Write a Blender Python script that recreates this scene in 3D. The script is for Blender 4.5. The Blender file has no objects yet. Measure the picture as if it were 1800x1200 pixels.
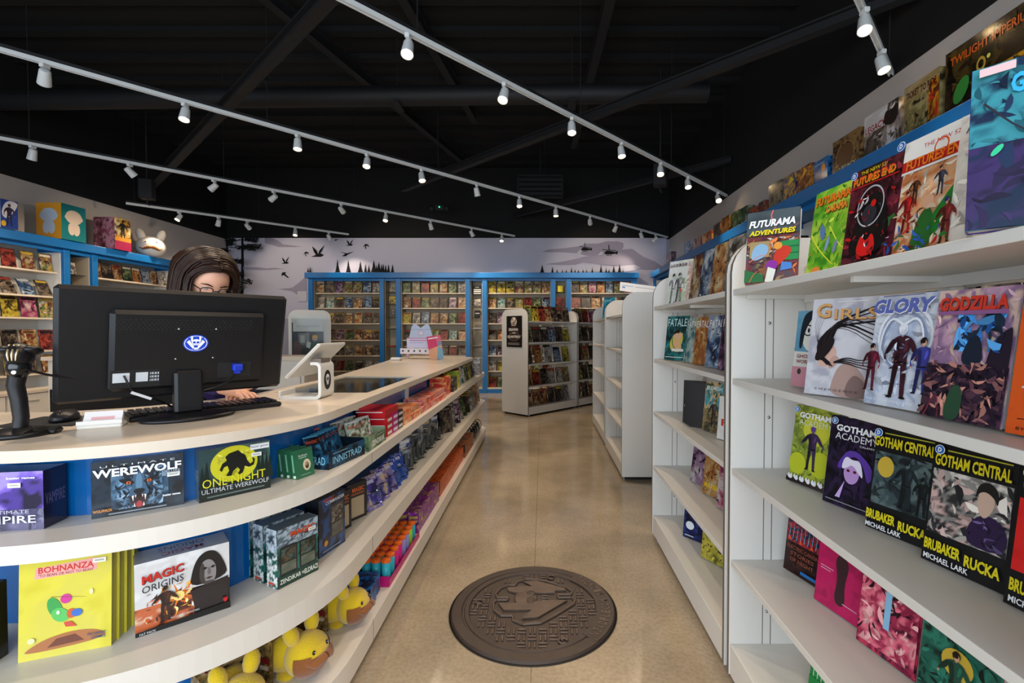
import bpy, math, random
from mathutils import Vector, Matrix
R = math.radians
PI = math.pi
S = bpy.context.scene
COL = S.collection

# ------------------------------------------------------------------ camera, world, exposure
cam_d = bpy.data.cameras.new('camera')
cam = bpy.data.objects.new('camera', cam_d); COL.objects.link(cam)
cam.location = (0, 0, 1.32)
cam.rotation_euler = (R(90 - 1.235), 0, 0)
cam_d.sensor_width = 36; cam_d.lens = 16.7; cam_d.shift_x = -0.03
cam_d.clip_start = 0.05
S.camera = cam
S.view_settings.view_transform = 'Standard'
S.view_settings.look = 'None'
S.view_settings.gamma = 1
S.view_settings.use_curve_mapping = False
S.view_settings.exposure = 0.65
w = bpy.data.worlds.new('world'); S.world = w; w.use_nodes = True
w.node_tree.nodes['Background'].inputs[0].default_value = (0.55, 0.68, 0.9, 1)
w.node_tree.nodes['Background'].inputs[1].default_value = 0.6
# daylight through the shop windows behind the camera
def area(name, loc, rot, sx, sy, e, col):
    l = bpy.data.lights.new(name, 'AREA'); l.shape = 'RECTANGLE'; l.size = sx; l.size_y = sy
    l.energy = e; l.color = col
    o = bpy.data.objects.new(name, l); COL.objects.link(o); o.location = loc; o.rotation_euler = rot
    return o
area('window_daylight', (-1.6, -2.05, 1.75), (R(90), 0, 0), 7.6, 2.5, 205, (0.80, 0.90, 1.0))
SPOT_W = 52
SPOT_COL = (1.0, 0.81, 0.61)

# ------------------------------------------------------------------ materials
def lin(c):
    if isinstance(c, str):
        c = c.lstrip('#'); c = c if len(c) == 6 else ''.join(q*2 for q in c); c = [int(c[i:i+2], 16) / 255 for i in (0, 2, 4)]
    return tuple(((x / 12.92) if x <= 0.04045 else ((x + 0.055) / 1.055) ** 2.4) for x in c[:3])
MATS = {}
def mat(name, col, rough=0.5, metal=0.0, bump=0.0, bscale=60, var=0.0, vscale=4, emit=None, es=0, spec=0.5, coat=0, alpha=None, trans=0, sheen=0):
    m = bpy.data.materials.new(name); m.use_nodes = True
    nt = m.node_tree; b = nt.nodes['Principled BSDF']
    c = lin(col)
    b.inputs['Base Color'].default_value = (*c, 1)
    b.inputs['Roughness'].default_value = rough
    b.inputs['Metallic'].default_value = metal
    b.inputs['Specular IOR Level'].default_value = spec
    b.inputs['Coat Weight'].default_value = coat
    b.inputs['Transmission Weight'].default_value = trans
    b.inputs['Sheen Weight'].default_value = sheen
    if alpha is not None: b.inputs['Alpha'].default_value = alpha
    if emit: b.inputs['Emission Color'].default_value = (*lin(emit), 1); b.inputs['Emission Strength'].default_value = es
    tc = nt.nodes.new('ShaderNodeTexCoord')
    if var or True:
        n = nt.nodes.new('ShaderNodeTexNoise'); n.inputs['Scale'].default_value = vscale; n.inputs['Detail'].default_value = 4
        nt.links.new(tc.outputs['Object'], n.inputs['Vector'])
        mx = nt.nodes.new('ShaderNodeMix'); mx.data_type = 'RGBA'
        v = max(var, 0.015)
        mx.inputs['A'].default_value = (*[x * (1 - v) for x in c], 1)
        mx.inputs['B'].default_value = (*[min(1, x * (1 + v)) for x in c], 1)
        nt.links.new(n.outputs['Fac'], mx.inputs['Factor'])
        nt.links.new(mx.outputs['Result'], b.inputs['Base Color'])
    if bump:
        n2 = nt.nodes.new('ShaderNodeTexNoise'); n2.inputs['Scale'].default_value = bscale; n2.inputs['Detail'].default_value = 3
        nt.links.new(tc.outputs['Object'], n2.inputs['Vector'])
        bp = nt.nodes.new('ShaderNodeBump'); bp.inputs['Strength'].default_value = bump; bp.inputs['Distance'].default_value = 0.004
        nt.links.new(n2.outputs['Fac'], bp.inputs['Height']); nt.links.new(bp.outputs['Normal'], b.inputs['Normal'])
    MATS[name] = m
    return m
def printmat(name, rough, coat=0):
    m = bpy.data.materials.new(name); m.use_nodes = True
    nt = m.node_tree; b = nt.nodes['Principled BSDF']
    a = nt.nodes.new('ShaderNodeAttribute'); a.attribute_name = 'Col'
    nt.links.new(a.outputs['Color'], b.inputs['Base Color'])
    b.inputs['Roughness'].default_value = rough; b.inputs['Specular IOR Level'].default_value = .35; b.inputs['Coat Weight'].default_value = coat; b.inputs['Coat Roughness'].default_value = 0.15
    MATS[name] = m
    return m
PRINT = printmat('printed_card', 0.36)
WRAP = printmat('shrink_wrapped_card', 0.3, 0.7)
PAINTED = printmat('matte_print', 0.85)
WHITE = mat('white_laminate', '#d9d5cd', 0.42, bump=0.02)
WHITE2 = mat('white_counter_laminate', '#dcd3c6', 0.33, var=0.03, vscale=2)
TOP = mat('counter_solid_surface', '#d5c6b2', 0.25, var=0.04, vscale=3)
EDGE = mat('panel_edge_band', '#6f6258', 0.45)
BLUE = mat('blue_paint', '#0468ac', 0.38, var=0.03)
BLUEG = mat('blue_gloss_panel', '#04589c', 0.18, var=0.03)
BLACK = mat('black_plastic', '#0c0c0f', 0.42, bump=0.05, bscale=400, spec=.4)
BLACKG = mat('black_gloss_plastic', '#0c0c0e', 0.2)
DARK = mat('ceiling_black', '#010101', 0.85)
STEEL = mat('dark_painted_steel', '#0f1013', 0.7)
STEEL2 = mat('dark_duct_paint', '#0e0f13', 0.65)
CHROME = mat('steel', '#a9abb0', 0.25, metal=1)
TRACKW = mat('white_enamel', '#d8dad8', 0.4)
LENS = mat('lamp_lens', '#fff2dd', 0.3, emit='#ffd9a0', es=28)
SHELFG = mat('beige_shelf', '#cfc2ae', 0.45)
SLATG = mat('beige_backing', '#b3a58f', 0.6)
PAPER = mat('paper_block', '#cfcac4', 0.75, bump=0.5, bscale=500)
def clearmat(name, ior, tint):
    m = bpy.data.materials.new(name); m.use_nodes = True; nt = m.node_tree; nt.nodes.clear()
    o = nt.nodes.new('ShaderNodeOutputMaterial'); mx = nt.nodes.new('ShaderNodeMixShader'); t = nt.nodes.new('ShaderNodeBsdfTransparent'); g = nt.nodes.new('ShaderNodeBsdfGlossy'); fr = nt.nodes.new('ShaderNodeFresnel')
    fr.inputs['IOR'].default_value = ior; g.inputs['Roughness'].default_value = .06; t.inputs['Color'].default_value = (*tint, 1)
    nt.links.new(fr.outputs[0], mx.inputs[0]); nt.links.new(t.outputs[0], mx.inputs[1]); nt.links.new(g.outputs[0], mx.inputs[2]); nt.links.new(mx.outputs[0], o.inputs[0])
    return m
ACRY = clearmat('clear_acrylic', 1.2, (.93, .95, .95))
GLASS = clearmat('glass', 1.6, (.8, .88, .86))
SKIN = mat('skin', '#d9a184', 0.5, var=0.05, vscale=20)
HAIR = mat('dark_brown_hair', '#241108', 0.4, bump=0.3, bscale=50, var=0.5, vscale=30, spec=.22)
CLOTH = mat('purple_checked_cloth', '#2b1c55', 0.85, var=0.5, vscale=40)
YPL = mat('yellow_plush', '#dcb90c', 0.95, bump=0.8, bscale=220, sheen=0.5)
BPL = mat('brown_plush', '#8a4f1c', 0.95, bump=0.8, bscale=220, sheen=0.4)
WPL = mat('white_plush', '#d9d4cc', 0.9, bump=0.6, bscale=200, sheen=0.3)
IRON = mat('cast_iron', '#3d322c', 0.5, metal=0.35, bump=0.5, bscale=300, var=0.25, vscale=18)
IRON2 = mat('worn_cast_iron', '#54463d', 0.42, metal=0.4, bump=0.5, bscale=300, var=0.3, vscale=25)
RUBBER = mat('black_rubber', '#0d0d0d', 0.7)
VGA = mat('blue_plug', '#1134b4', 0.35)

def floor_mat():
    m = bpy.data.materials.new('polished_concrete'); m.use_nodes = True
    nt = m.node_tree; b = nt.nodes['Principled BSDF']; N = nt.nodes.new; L = nt.links.new
    tc = N('ShaderNodeTexCoord')
    n1 = N('ShaderNodeTexNoise'); n1.inputs['Scale'].default_value = 1.6; n1.inputs['Detail'].default_value = 8; n1.inputs['Roughness'].default_value = 0.6
    n2 = N('ShaderNodeTexNoise'); n2.inputs['Scale'].default_value = 60; n2.inputs['Detail'].default_value = 5
    L(tc.outputs['Object'], n1.inputs['Vector']); L(tc.outputs['Object'], n2.inputs['Vector'])
    cr = N('ShaderNodeValToRGB')
    cr.color_ramp.elements[0].position = 0.32; cr.color_ramp.elements[0].color = (*lin('#8b7e6a'), 1)
    cr.color_ramp.elements[1].position = 0.72; cr.color_ramp.elements[1].color = (*lin('#b2a189'), 1)
    L(n1.outputs['Fac'], cr.inputs['Fac'])
    mx = N('ShaderNodeMix'); mx.data_type = 'RGBA'; mx.blend_type = 'MULTIPLY'; mx.inputs['Factor'].default_value = 0.35
    cr2 = N('ShaderNodeValToRGB'); cr2.color_ramp.elements[0].color = (0.55, 0.5, 0.45, 1); cr2.color_ramp.elements[0].position = 0.35; cr2.color_ramp.elements[1].position = 0.6
    L(n2.outputs['Fac'], cr2.inputs['Fac']); L(cr.outputs['Color'], mx.inputs['A']); L(cr2.outputs['Color'], mx.inputs['B'])
    sp = N('ShaderNodeSeparateXYZ'); L(tc.outputs['Object'], sp.inputs['Vector'])
    def line(out, at, wd):
        s = N('ShaderNodeMath'); s.operation = 'SUBTRACT'; L(out, s.inputs[0]); s.inputs[1].default_value = at
        a = N('ShaderNodeMath'); a.operation = 'ABSOLUTE'; L(s.outputs[0], a.inputs[0])
        c = N('ShaderNodeMath'); c.operation = 'LESS_THAN'; L(a.outputs[0], c.inputs[0]); c.inputs[1].default_value = wd
        return c.outputs[0]
    a = line(sp.outputs['X'], -0.045, 0.0022); c = line(sp.outputs['Y'], 5.9, 0.004); d = line(sp.outputs['X'], -4.2, 0.003)
    ad = N('ShaderNodeMath'); ad.operation = 'MAXIMUM'; L(a, ad.inputs[0]); L(c, ad.inputs[1])
    ad2 = N('ShaderNodeMath'); ad2.operation = 'MAXIMUM'; L(ad.outputs[0], ad2.inputs[0]); L(d, ad2.inputs[1])
    fm = N('ShaderNodeMath'); fm.operation = 'MULTIPLY'; fm.inputs[1].default_value = 0.55; L(ad2.outputs[0], fm.inputs[0])
    mj = N('ShaderNodeMix'); mj.data_type = 'RGBA'; L(fm.outputs[0], mj.inputs['Factor']); L(mx.outputs['Result'], mj.inputs['A'])
    mj.inputs['B'].default_value = (*lin('#5a4c3c'), 1)
    L(mj.outputs['Result'], b.inputs['Base Color'])
    rr = N('ShaderNodeMapRange'); rr.inputs['To Min'].default_value = 0.07; rr.inputs['To Max'].default_value = 0.2
    L(n1.outputs['Fac'], rr.inputs['Value']); L(rr.outputs['Result'], b.inputs['Roughness'])
    return m
FLOOR = floor_mat()
def wall_mat(name, col, z0=3.34):
    m = bpy.data.materials.new(name); m.use_nodes = True
    nt = m.node_tree; b = nt.nodes['Principled BSDF']; N = nt.nodes.new; L = nt.links.new
    tc = N('ShaderNodeTexCoord'); sp = N('ShaderNodeSeparateXYZ'); L(tc.outputs['Object'], sp.inputs['Vector'])
    g = N('ShaderNodeMath'); g.operation = 'GREATER_THAN'; g.inputs[1].default_value = z0; L(sp.outputs['Z'], g.inputs[0])
    n = N('ShaderNodeTexNoise'); n.inputs['Scale'].default_value = 90; L(tc.outputs['Object'], n.inputs['Vector'])
    bp = N('ShaderNodeBump'); bp.inputs['Strength'].default_value = 0.12; bp.inputs['Distance'].default_value = 0.003
    L(n.outputs['Fac'], bp.inputs['Height']); L(bp.outputs['Normal'], b.inputs['Normal'])
    mx = N('ShaderNodeMix'); mx.data_type = 'RGBA'; L(g.outputs[0], mx.inputs['Factor'])
    mx.inputs['A'].default_value = (*lin(col), 1); mx.inputs['B'].default_value = (*lin('#010101'), 1)
    L(mx.outputs['Result'], b.inputs['Base Color']); b.inputs['Roughness'].default_value = 0.8
    return m
WALL = wall_mat('warm_grey_wall_paint', '#bdb4ac')

# ------------------------------------------------------------------ helpers
def tag(o, label=None, cat=None, group=None, kind=None):
    if label: o['label'] = label
    if cat: o['category'] = cat
    if group: o['group'] = group
    if kind: o['kind'] = kind
    return o
def thing(name, label, cat, loc=(0, 0, 0), rz=0, group=None, rx=0):
    o = bpy.data.objects.new(name, None); COL.objects.link(o)
    o.empty_display_size = 0.05
    o.location = loc; o.rotation_euler = (R(rx), 0, R(rz))
    return tag(o, label, cat, group)
class M:
    """collects faces with colours, becomes ONE mesh object"""
    def __init__(s): s.v = []; s.f = []; s.c = []; s.m = []; s.cur = (0.8, 0.8, 0.8); s.mi = 0; s.sm = []; s.smooth = False; s.T = None
    def col(s, c): s.cur = lin(c); return s
    def add(s, vs, fs, cols=None):
        b = len(s.v)
        if s.T is not None: vs = [tuple(s.T @ Vector(p)) for p in vs]
        s.v += vs
        for i, f in enumerate(fs):
            s.f.append([q + b for q in f]); s.c.append(cols[i] if cols else s.cur); s.m.append(s.mi); s.sm.append(s.smooth)
    def box(s, x0, x1, y0, y1, z0, z1, fc=None):
        v = [(x0,y0,z0),(x1,y0,z0),(x1,y1,z0),(x0,y1,z0),(x0,y0,z1),(x1,y0,z1),(x1,y1,z1),(x0,y1,z1)]
        f = [(0,3,2,1),(4,5,6,7),(0,1,5,4),(1,2,6,5),(2,3,7,6),(3,0,4,7)]   # bottom top front right back left
        s.add(v, f, fc); return s
    def cbox(s, x0, x1, y0, y1, z0, z1, r=0.004):
        # box with chamfered vertical and top edges (all twelve edges through an inset hull)
        v = []; 
        for z, k in ((z0, r), (z0 + r, 0), (z1 - r, 0), (z1, r)):
            for (x, y) in ((x0+r+k*0, y0+k), (x1-r, y0+k), (x1-k, y0+r), (x1-k, y1-r), (x1-r, y1-k), (x0+r, y1-k), (x0+k, y1-r), (x0+k, y0+r)):
                v.append((x, y, z))
        f = [tuple(reversed(range(8))), tuple(range(24, 32))]
        for l in range(3):
            for i in range(8):
                j = (i + 1) % 8; f.append((l*8+i, l*8+j, l*8+8+j, l*8+8+i))
        s.add(v, f); return s
    def prism(s, pts, d0, d1, ax='z'):
        """extrude 2D polygon pts between d0 and d1 along ax"""
        n = len(pts)
        mk = {'z': lambda a, b, d: (a, b, d), 'x': lambda a, b, d: (d, a, b), 'y': lambda a, b, d: (a, d, b)}[ax]
        v = [mk(a, b, d0) for a, b in pts] + [mk(a, b, d1) for a, b in pts]
        f = [tuple(reversed(range(n))), tuple(range(n, 2*n))] + [(i, (i+1) % n, n+(i+1) % n, n+i) for i in range(n)]
        s.add(v, f); return s
    def tube(s, path, r, n=10, caps=True):
        P = [Vector(p) for p in path]; b = []; vs = []
        rr = r if isinstance(r, (list, tuple)) else [r] * len(P)
        up = None
        for i, p in enumerate(P):
            t = (P[min(i+1, len(P)-1)] - P[max(i-1, 0)]).normalized()
            if up is None: up = Vector((0, 0, 1)) if abs(t.z) < 0.9 else Vector((1, 0, 0))
            a = t.cross(up).normalized(); c = a.cross(t).normalized(); up = c
            for k in range(n):
                q = 2*PI*k/n; vs.append(tuple(p + (a*math.cos(q) + c*math.sin(q)) * rr[i]))
        fs = []
        for i in range(len(P)-1):
            for k in range(n):
                j = (k+1) % n; fs.append((i*n+k, i*n+j, (i+1)*n+j, (i+1)*n+k))
        s.add(vs, fs)
        if caps:
            sm = s.smooth; s.smooth = False
            s.add([vs[k] for k in range(n)], [tuple(range(n))]); s.add([vs[(len(P)-1)*n+k] for k in range(n)], [tuple(reversed(range(n)))])
            s.smooth = sm
        return s
    def lathe(s, prof, n=24, c=(0, 0, 0), sx=1, sy=1):
        vs = []; fs = []
        for r, z in prof:
            for k in range(n):
                q = 2*PI*k/n; vs.append((c[0] + r*sx*math.cos(q), c[1] + r*sy*math.sin(q), c[2] + z))
        for i in range(len(prof)-1):
            for k in range(n):
                j = (k+1) % n; fs.append((i*n+k, i*n+j, (i+1)*n+j, (i+1)*n+k))
        fs.append(tuple(reversed(range(n)))); fs.append(tuple((len(prof)-1)*n+k for k in range(n)))
        s.add(vs, fs); return s
    def ball(s, c, r, n=16, m=10):
        if not isinstance(r, (list, tuple)): r = (r, r, r)
        vs = []; fs = []
        for i in range(m+1):
            a = PI*i/m
            for k in range(n):
                q = 2*PI*k/n; vs.append((c[0]+r[0]*math.sin(a)*math.cos(q), c[1]+r[1]*math.sin(a)*math.sin(q), c[2]-r[2]*math.cos(a)))
        for i in range(m):
            for k in range(n):
                j = (k+1) % n; fs.append((i*n+k, i*n+j, (i+1)*n+j, (i+1)*n+k))
        s.add(vs, fs); return s
    def patch(s, c, r, keep, n=40, m=28):
        vs = []; fs = []
        D = lambda i, k: (math.sin(PI*i/m)*math.cos(2*PI*k/n), math.sin(PI*i/m)*math.sin(2*PI*k/n), -math.cos(PI*i/m))
        for i in range(m+1):
            for k in range(n):
                d = D(i, k); vs.append((c[0]+r[0]*d[0], c[1]+r[1]*d[1], c[2]+r[2]*d[2]))
        for i in range(m):
            for k in range(n):
                if keep(*D(i+.5, k+.5)): j = (k+1) % n; fs.append((i*n+k, i*n+j, (i+1)*n+j, (i+1)*n+k))
        used = sorted({q for f in fs for q in f}); mp = {q: i for i, q in enumerate(used)}
        s.add([vs[q] for q in used], [tuple(mp[q] for q in f) for f in fs]); return s
    def build(s, name, mats, parent=None, bevel=0, subd=0):
        me = bpy.data.meshes.new(name)
        me.from_pydata(s.v, [], s.f)
        if not isinstance(mats, (list, tuple)): mats = [mats]
        for m in mats: me.materials.append(m)
        me.polygons.foreach_set('material_index', s.m)
        me.polygons.foreach_set('use_smooth', s.sm)
        if any(m in (PRINT, WRAP, PAINTED) for m in mats):
            at = me.color_attributes.new('Col', 'FLOAT_COLOR', 'CORNER')
            buf = []
            for f, c in zip(s.f, s.c):
                if isinstance(c, list):
                    for q in c: buf += [q[0], q[1], q[2], 1.0]
                else: buf += [c[0], c[1], c[2], 1.0] * len(f)
            at.data.foreach_set('color', buf)
        me.update()
        o = bpy.data.objects.new(name, me); COL.objects.link(o)
        if parent is not None: o.parent = parent
        if bevel:
            b = o.modifiers.new('bevel', 'BEVEL'); b.width = bevel; b.segments = 2; b.limit_method = 'ANGLE'; b.angle_limit = R(40)
        if subd:
            b = o.modifiers.new('subd', 'SUBSURF'); b.levels = subd; b.render_levels = subd
        return o
def copy_tree(o, parent=None):
    c = o.copy(); COL.objects.link(c)
    if parent is not None: c.parent = parent; 
    for ch in list(o.children): copy_tree(ch, c)
    return c

# ---- lettering
_T = {}
def letters(s, bold=0.0):
    k = (s, bold)
    if k in _T: return _T[k]
    cu = bpy.data.curves.new('t', 'FONT'); cu.body = s; cu.resolution_u = 2; cu.offset = bold; cu.size = 1
    ob = bpy.data.objects.new('t', cu); COL.objects.link(ob)
    dg = bpy.context.evaluated_depsgraph_get(); dg.update()
    me = bpy.data.meshes.new_from_object(ob.evaluated_get(dg))
    vs = [(v.co.x, v.co.y) for v in me.vertices]; fs = [tuple(p.vertices) for p in me.polygons]
    bpy.data.objects.remove(ob); bpy.data.curves.remove(cu); bpy.data.meshes.remove(me)
    if not vs: vs = [(0, 0)]; fs = []
    x0 = min(v[0] for v in vs); x1 = max(v[0] for v in vs); y0 = min(v[1] for v in vs); y1 = max(v[1] for v in vs)
    vs = [((a-x0)/max(x1-x0, 1e-6), (b-y0)/max(y1-y0, 1e-6)) for a, b in vs]
    _T[k] = (vs, fs); return _T[k]
def chaikin(p, closed=True, it=2):
    for _ in range(it):
        n = len(p); q = [] if closed else [p[0]]
        for i in range(n if closed else n-1):
            (x0, y0), (x1, y1) = p[i], p[(i+1) % n]
            q += [(x0*.75+x1*.25, y0*.75+y1*.25), (x0*.25+x1*.75, y0*.25+y1*.75)]
        if not closed: q.append(p[-1])
        p = q
    return p
class Art:
    """flat printing on a face: origin o, unit right r, unit up u (normal = r x u), size w,h; coordinates 0..1"""
    def __init__(s, M_, o, r, u, w, h, lift=0.00025):
        s.M = M_; s.o = Vector(o); s.r = Vector(r); s.u = Vector(u); s.n = s.r.cross(s.u); s.w = w; s.h = h; s.k = 1; s.lift = lift
    def pt(s, a, b): return tuple(s.o + s.r*(a*s.w) + s.u*(b*s.h) + s.n*(s.k*s.lift))
    def poly(s, pts, c):
        s.M.add([s.pt(a, b) for a, b in pts], [tuple(range(len(pts)))], [lin(c)]); s.k += 1
    def rect(s, x0, y0, x1, y1, c): s.poly([(x0,y0),(x1,y0),(x1,y1),(x0,y1)], c)
    def ell(s, cx, cy, rx, ry, c, n=18, rot=0):
        s.poly([(cx+rx*math.cos(2*PI*i/n)*math.cos(rot)-ry*math.sin(2*PI*i/n)*math.sin(rot), cy+rx*math.cos(2*PI*i/n)*math.sin(rot)+ry*math.sin(2*PI*i/n)*math.cos(rot)) for i in range(n)], c)
    def ring(s, cx, cy, rx, ry, t, c, n=28):
        vs = []; fs = []
        for i in range(n):
            q = 2*PI*i/n
            vs += [s.pt(cx+rx*math.cos(q), cy+ry*math.sin(q)), s.pt(cx+(rx-t)*math.cos(q), cy+(ry-t*ry/rx)*math.sin(q))]
            j = (i+1) % n; fs.append((2*i, 2*j, 2*j+1, 2*i+1))
        s.M.add(vs, fs, [lin(c)]*len(fs)); s.k += 1
    def text(s, t, cx, cy, w, h, c, bold=0.02, slope=0.0, shear=0.0, sh=None):
        vs, fs = letters(t, bold)
        if sh:
            s.text(t, cx+0.008, cy-0.008, w, h, sh, bold, slope, shear)
        s.M.add([s.pt(cx+(a-0.5)*w+shear*(b-0.5)*h, cy+(b-0.5)*h+slope*(a-0.5)*w) for a, b in vs], fs, [lin(c)]*len(fs)); s.k += 1
    def line(s, pts, t, c):
        if len(pts) > 2: pts = chaikin(pts, False, 2)
        vs = []; fs = []
        for i, (a, b) in enumerate(pts):
            a0, b0 = pts[max(i-1, 0)]; a1, b1 = pts[min(i+1, len(pts)-1)]
            dx = (a1-a0)*s.w; dy = (b1-b0)*s.h; L = math.hypot(dx, dy) or 1
            tt = t*(1 - 0.75*i/len(pts))
            vs += [s.pt(a - dy/L*tt, b + dx/L*tt*s.w/s.h), s.pt(a + dy/L*tt, b - dx/L*tt*s.w/s.h)]
            if i: fs.append((2*i-2, 2*i-1, 2*i+1, 2*i))
        s.M.add(vs, fs, [lin(c)]*len(fs)); s.k += 1
    def noise(s, pal, nx, ny, sc=3.0, seed=0, box=(0, 0, 1, 1), jit=0.25):
        rnd = random.Random(seed); pal = [lin(p) for p in pal]
        G = [[rnd.random() for _ in range(40)] for _ in range(40)]
        def vn(x, y):
            xi = int(x); yi = int(y); fx = x-xi; fy = y-yi; fx = fx*fx*(3-2*fx); fy = fy*fy*(3-2*fy)
            g = lambda a, b: G[a % 40][b % 40]
            return (g(xi,yi)*(1-fx)+g(xi+1,yi)*fx)*(1-fy)+(g(xi,yi+1)*(1-fx)+g(xi+1,yi+1)*fx)*fy
        x0, y0, x1, y1 = box; vs = []; fs = []; cs = []
        for j in range(ny+1):
            for i in range(nx+1): vs.append(s.pt(x0+(x1-x0)*i/nx, y0+(y1-y0)*j/ny))
        n = len(pal); vc = []
        for j in range(ny+1):
            for i in range(nx+1):
                a = i/nx*sc; b = j/ny*sc*s.h/s.w
                wx = vn(a*1.5+11, b*1.5+4)*1.4; wy = vn(a*1.5+2, b*1.5+17)*1.4
                t = vn(a+3+wx, b+5+wy)*0.6 + vn(a*2.3+9+wy, b*2.3+1+wx)*0.3 + vn(a*5+2, b*5+7)*0.15
                t = max(0, min(0.999, (t-0.22)*1.7)) * (n-1)
                k = int(t); ff = t-k; ff = max(0, min(1, (ff-0.35)*3.3))
                g = 1 + jit*(rnd.random()-0.5)
                vc.append(tuple(min(1, (pal[k][q]*(1-ff)+pal[min(k+1, n-1)][q]*ff)*g) for q in range(3)))
        for j in range(ny):
            for i in range(nx):
                f = (j*(nx+1)+i, j*(nx+1)+i+1, (j+1)*(nx+1)+i+1, (j+1)*(nx+1)+i); fs.append(f); cs.append([vc[q] for q in f])
        s.M.add(vs, fs, cs); s.k += 1
    def ink(s, pal, n, seed=0, box=(0.02, 0.02, 0.98, 0.98), size=.09):
        """many small leaf-shaped strokes, as in a crowded drawing"""
        rr = random.Random(seed+77); L = [lin(p) for p in pal]; x0, y0, x1, y1 = box; asp = s.w/s.h
        for k in range(n):
            l = size*rr.uniform(.35, 1.2); wd = l*rr.uniform(.12, .4); q = rr.uniform(0, PI); cx = rr.uniform(x0, x1); cy = rr.uniform(y0, y1); bend = rr.uniform(-.5, .5)*l
            up = []; dn = []
            for t in (-1, -.5, 0, .5, 1):
                u = t*l; v = bend*(1-t*t); h_ = wd*(1-t*t)
                up.append((u, v+h_)); dn.append((u, v-h_))
            P = dn + up[1:-1][::-1]
            pts = []
            for u, v in P:
                X = cx+u*math.cos(q)-v*math.sin(q); Y = cy+(u*math.sin(q)+v*math.cos(q))*asp
                pts.append((min(max(X, x0), x1), min(max(Y, y0), y1)))
            c = rr.choice(L); g = rr.uniform(.5, 1.35)
            s.k += .12
            s.M.add([s.pt(a, b) for a, b in pts], [tuple(range(len(pts)))], [tuple(min(1, x*g) for x in c)])
        s.k += 1
    def draw(s, items):
        for it in items:
            k = it[0]
            if k == 't': s.text(*it[1:])
            elif k == 'tk': s.text(*it[1:-1], **it[-1])
            elif k == 'r': s.rect(*it[1:])
            elif k == 'e': s.ell(*it[1:])
            elif k == 'p': s.poly(chaikin(it[1]) if len(it[1]) >= 5 else it[1], it[2])
            elif k == 'q': s.poly(it[1], it[2])
            elif k == 'l': s.line(*it[1:])
            elif k == 'o': s.ring(*it[1:])
            elif k == 'n':
                s.noise(*it[1:])
                if len(it) > 7 and it[7] >= .1 and len(it[1]) >= 3:
                    b = it[6]; s.ink(it[1], int(it[2]*it[3]/9), it[5], b, .05+.25*min(b[2]-b[0], .3))
            elif k == 'ink': s.ink(*it[1:])
            elif k == 'fig': figure(s, *it[1:])
def shade(c, g):
    c = c.lstrip('#'); return '#%02x%02x%02x' % tuple(max(0, min(255, int(int(c[i:i+2], 16)*g))) for i in (0, 2, 4))
def figure(a, cx, cy, h, body, skin, hair, arm=0.5):
    """generic drawn person, height h, feet at cx,cy"""
    k = a.h/a.w; w = h*0.26*k; d1 = shade(body, .6); l1 = shade(body, 1.45)
    P = lambda pts, c: a.poly(chaikin([(cx+x*w, cy+y*h) for x, y in pts]), c)
    P([(-.48,0),(-.2,0),(-.16,.25),(-.04,.5),(-.42,.5),(-.40,.25)], d1); P([(.48,0),(.2,0),(.14,.25),(.0,.5),(.42,.5),(.40,.25)], body)
    P([(-.60,0),(-.2,0),(-.2,.035),(-.5,.035)], shade(body, .35)); P([(.60,0),(.2,0),(.2,.035),(.5,.035)], shade(body, .35))
    P([(-.40,.44),(.40,.44),(.34,.6),(.62,.8),(.22,.86),(-.22,.86),(-.62,.8),(-.34,.6)], body)
    P([(-.34,.5),(-.05,.5),(-.1,.7),(-.2,.82),(-.5,.79),(-.3,.62)], d1); P([(.1,.6),(.3,.66),(.4,.78),(.15,.8)], l1)
    P([(-.40,.47),(.40,.47),(.4,.505),(-.4,.505)], shade(body, .4))
    for s_ in (-1, 1):
        e = .66+arm*.5; P([(s_*.42,.82),(s_*.66,.79),(s_*(e+.12),.62),(s_*e,.58),(s_*.5,.68)], d1 if s_ < 0 else body)
        P([(s_*(e+.12),.63),(s_*e,.57),(s_*(e-.12+arm*.2),.45+arm*.2),(s_*(e+.02+arm*.2),.43+arm*.2)], body if s_ < 0 else l1)
        a.ell(cx+s_*(e-.04+arm*.2)*w, cy+(.43+arm*.2)*h, w*.08, w*.08/k, skin, 8)
    P([(-.1,.84),(.1,.84),(.08,.9),(-.08,.9)], shade(skin, .75))
    a.ell(cx, cy+h*0.945, w*0.25, h*0.08, hair, 14); a.ell(cx+w*.03, cy+h*0.925, w*0.18, h*0.062, skin, 14); a.ell(cx-w*.06, cy+h*.955, w*.2, h*.045, hair, 12)
    a.rect(cx-w*.06, cy+h*.925, cx-w*.0, cy+h*.931, shade(hair, .6)); a.rect(cx+w*.08, cy+h*.925, cx+w*.14, cy+h*.931, shade(hair, .6))
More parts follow.
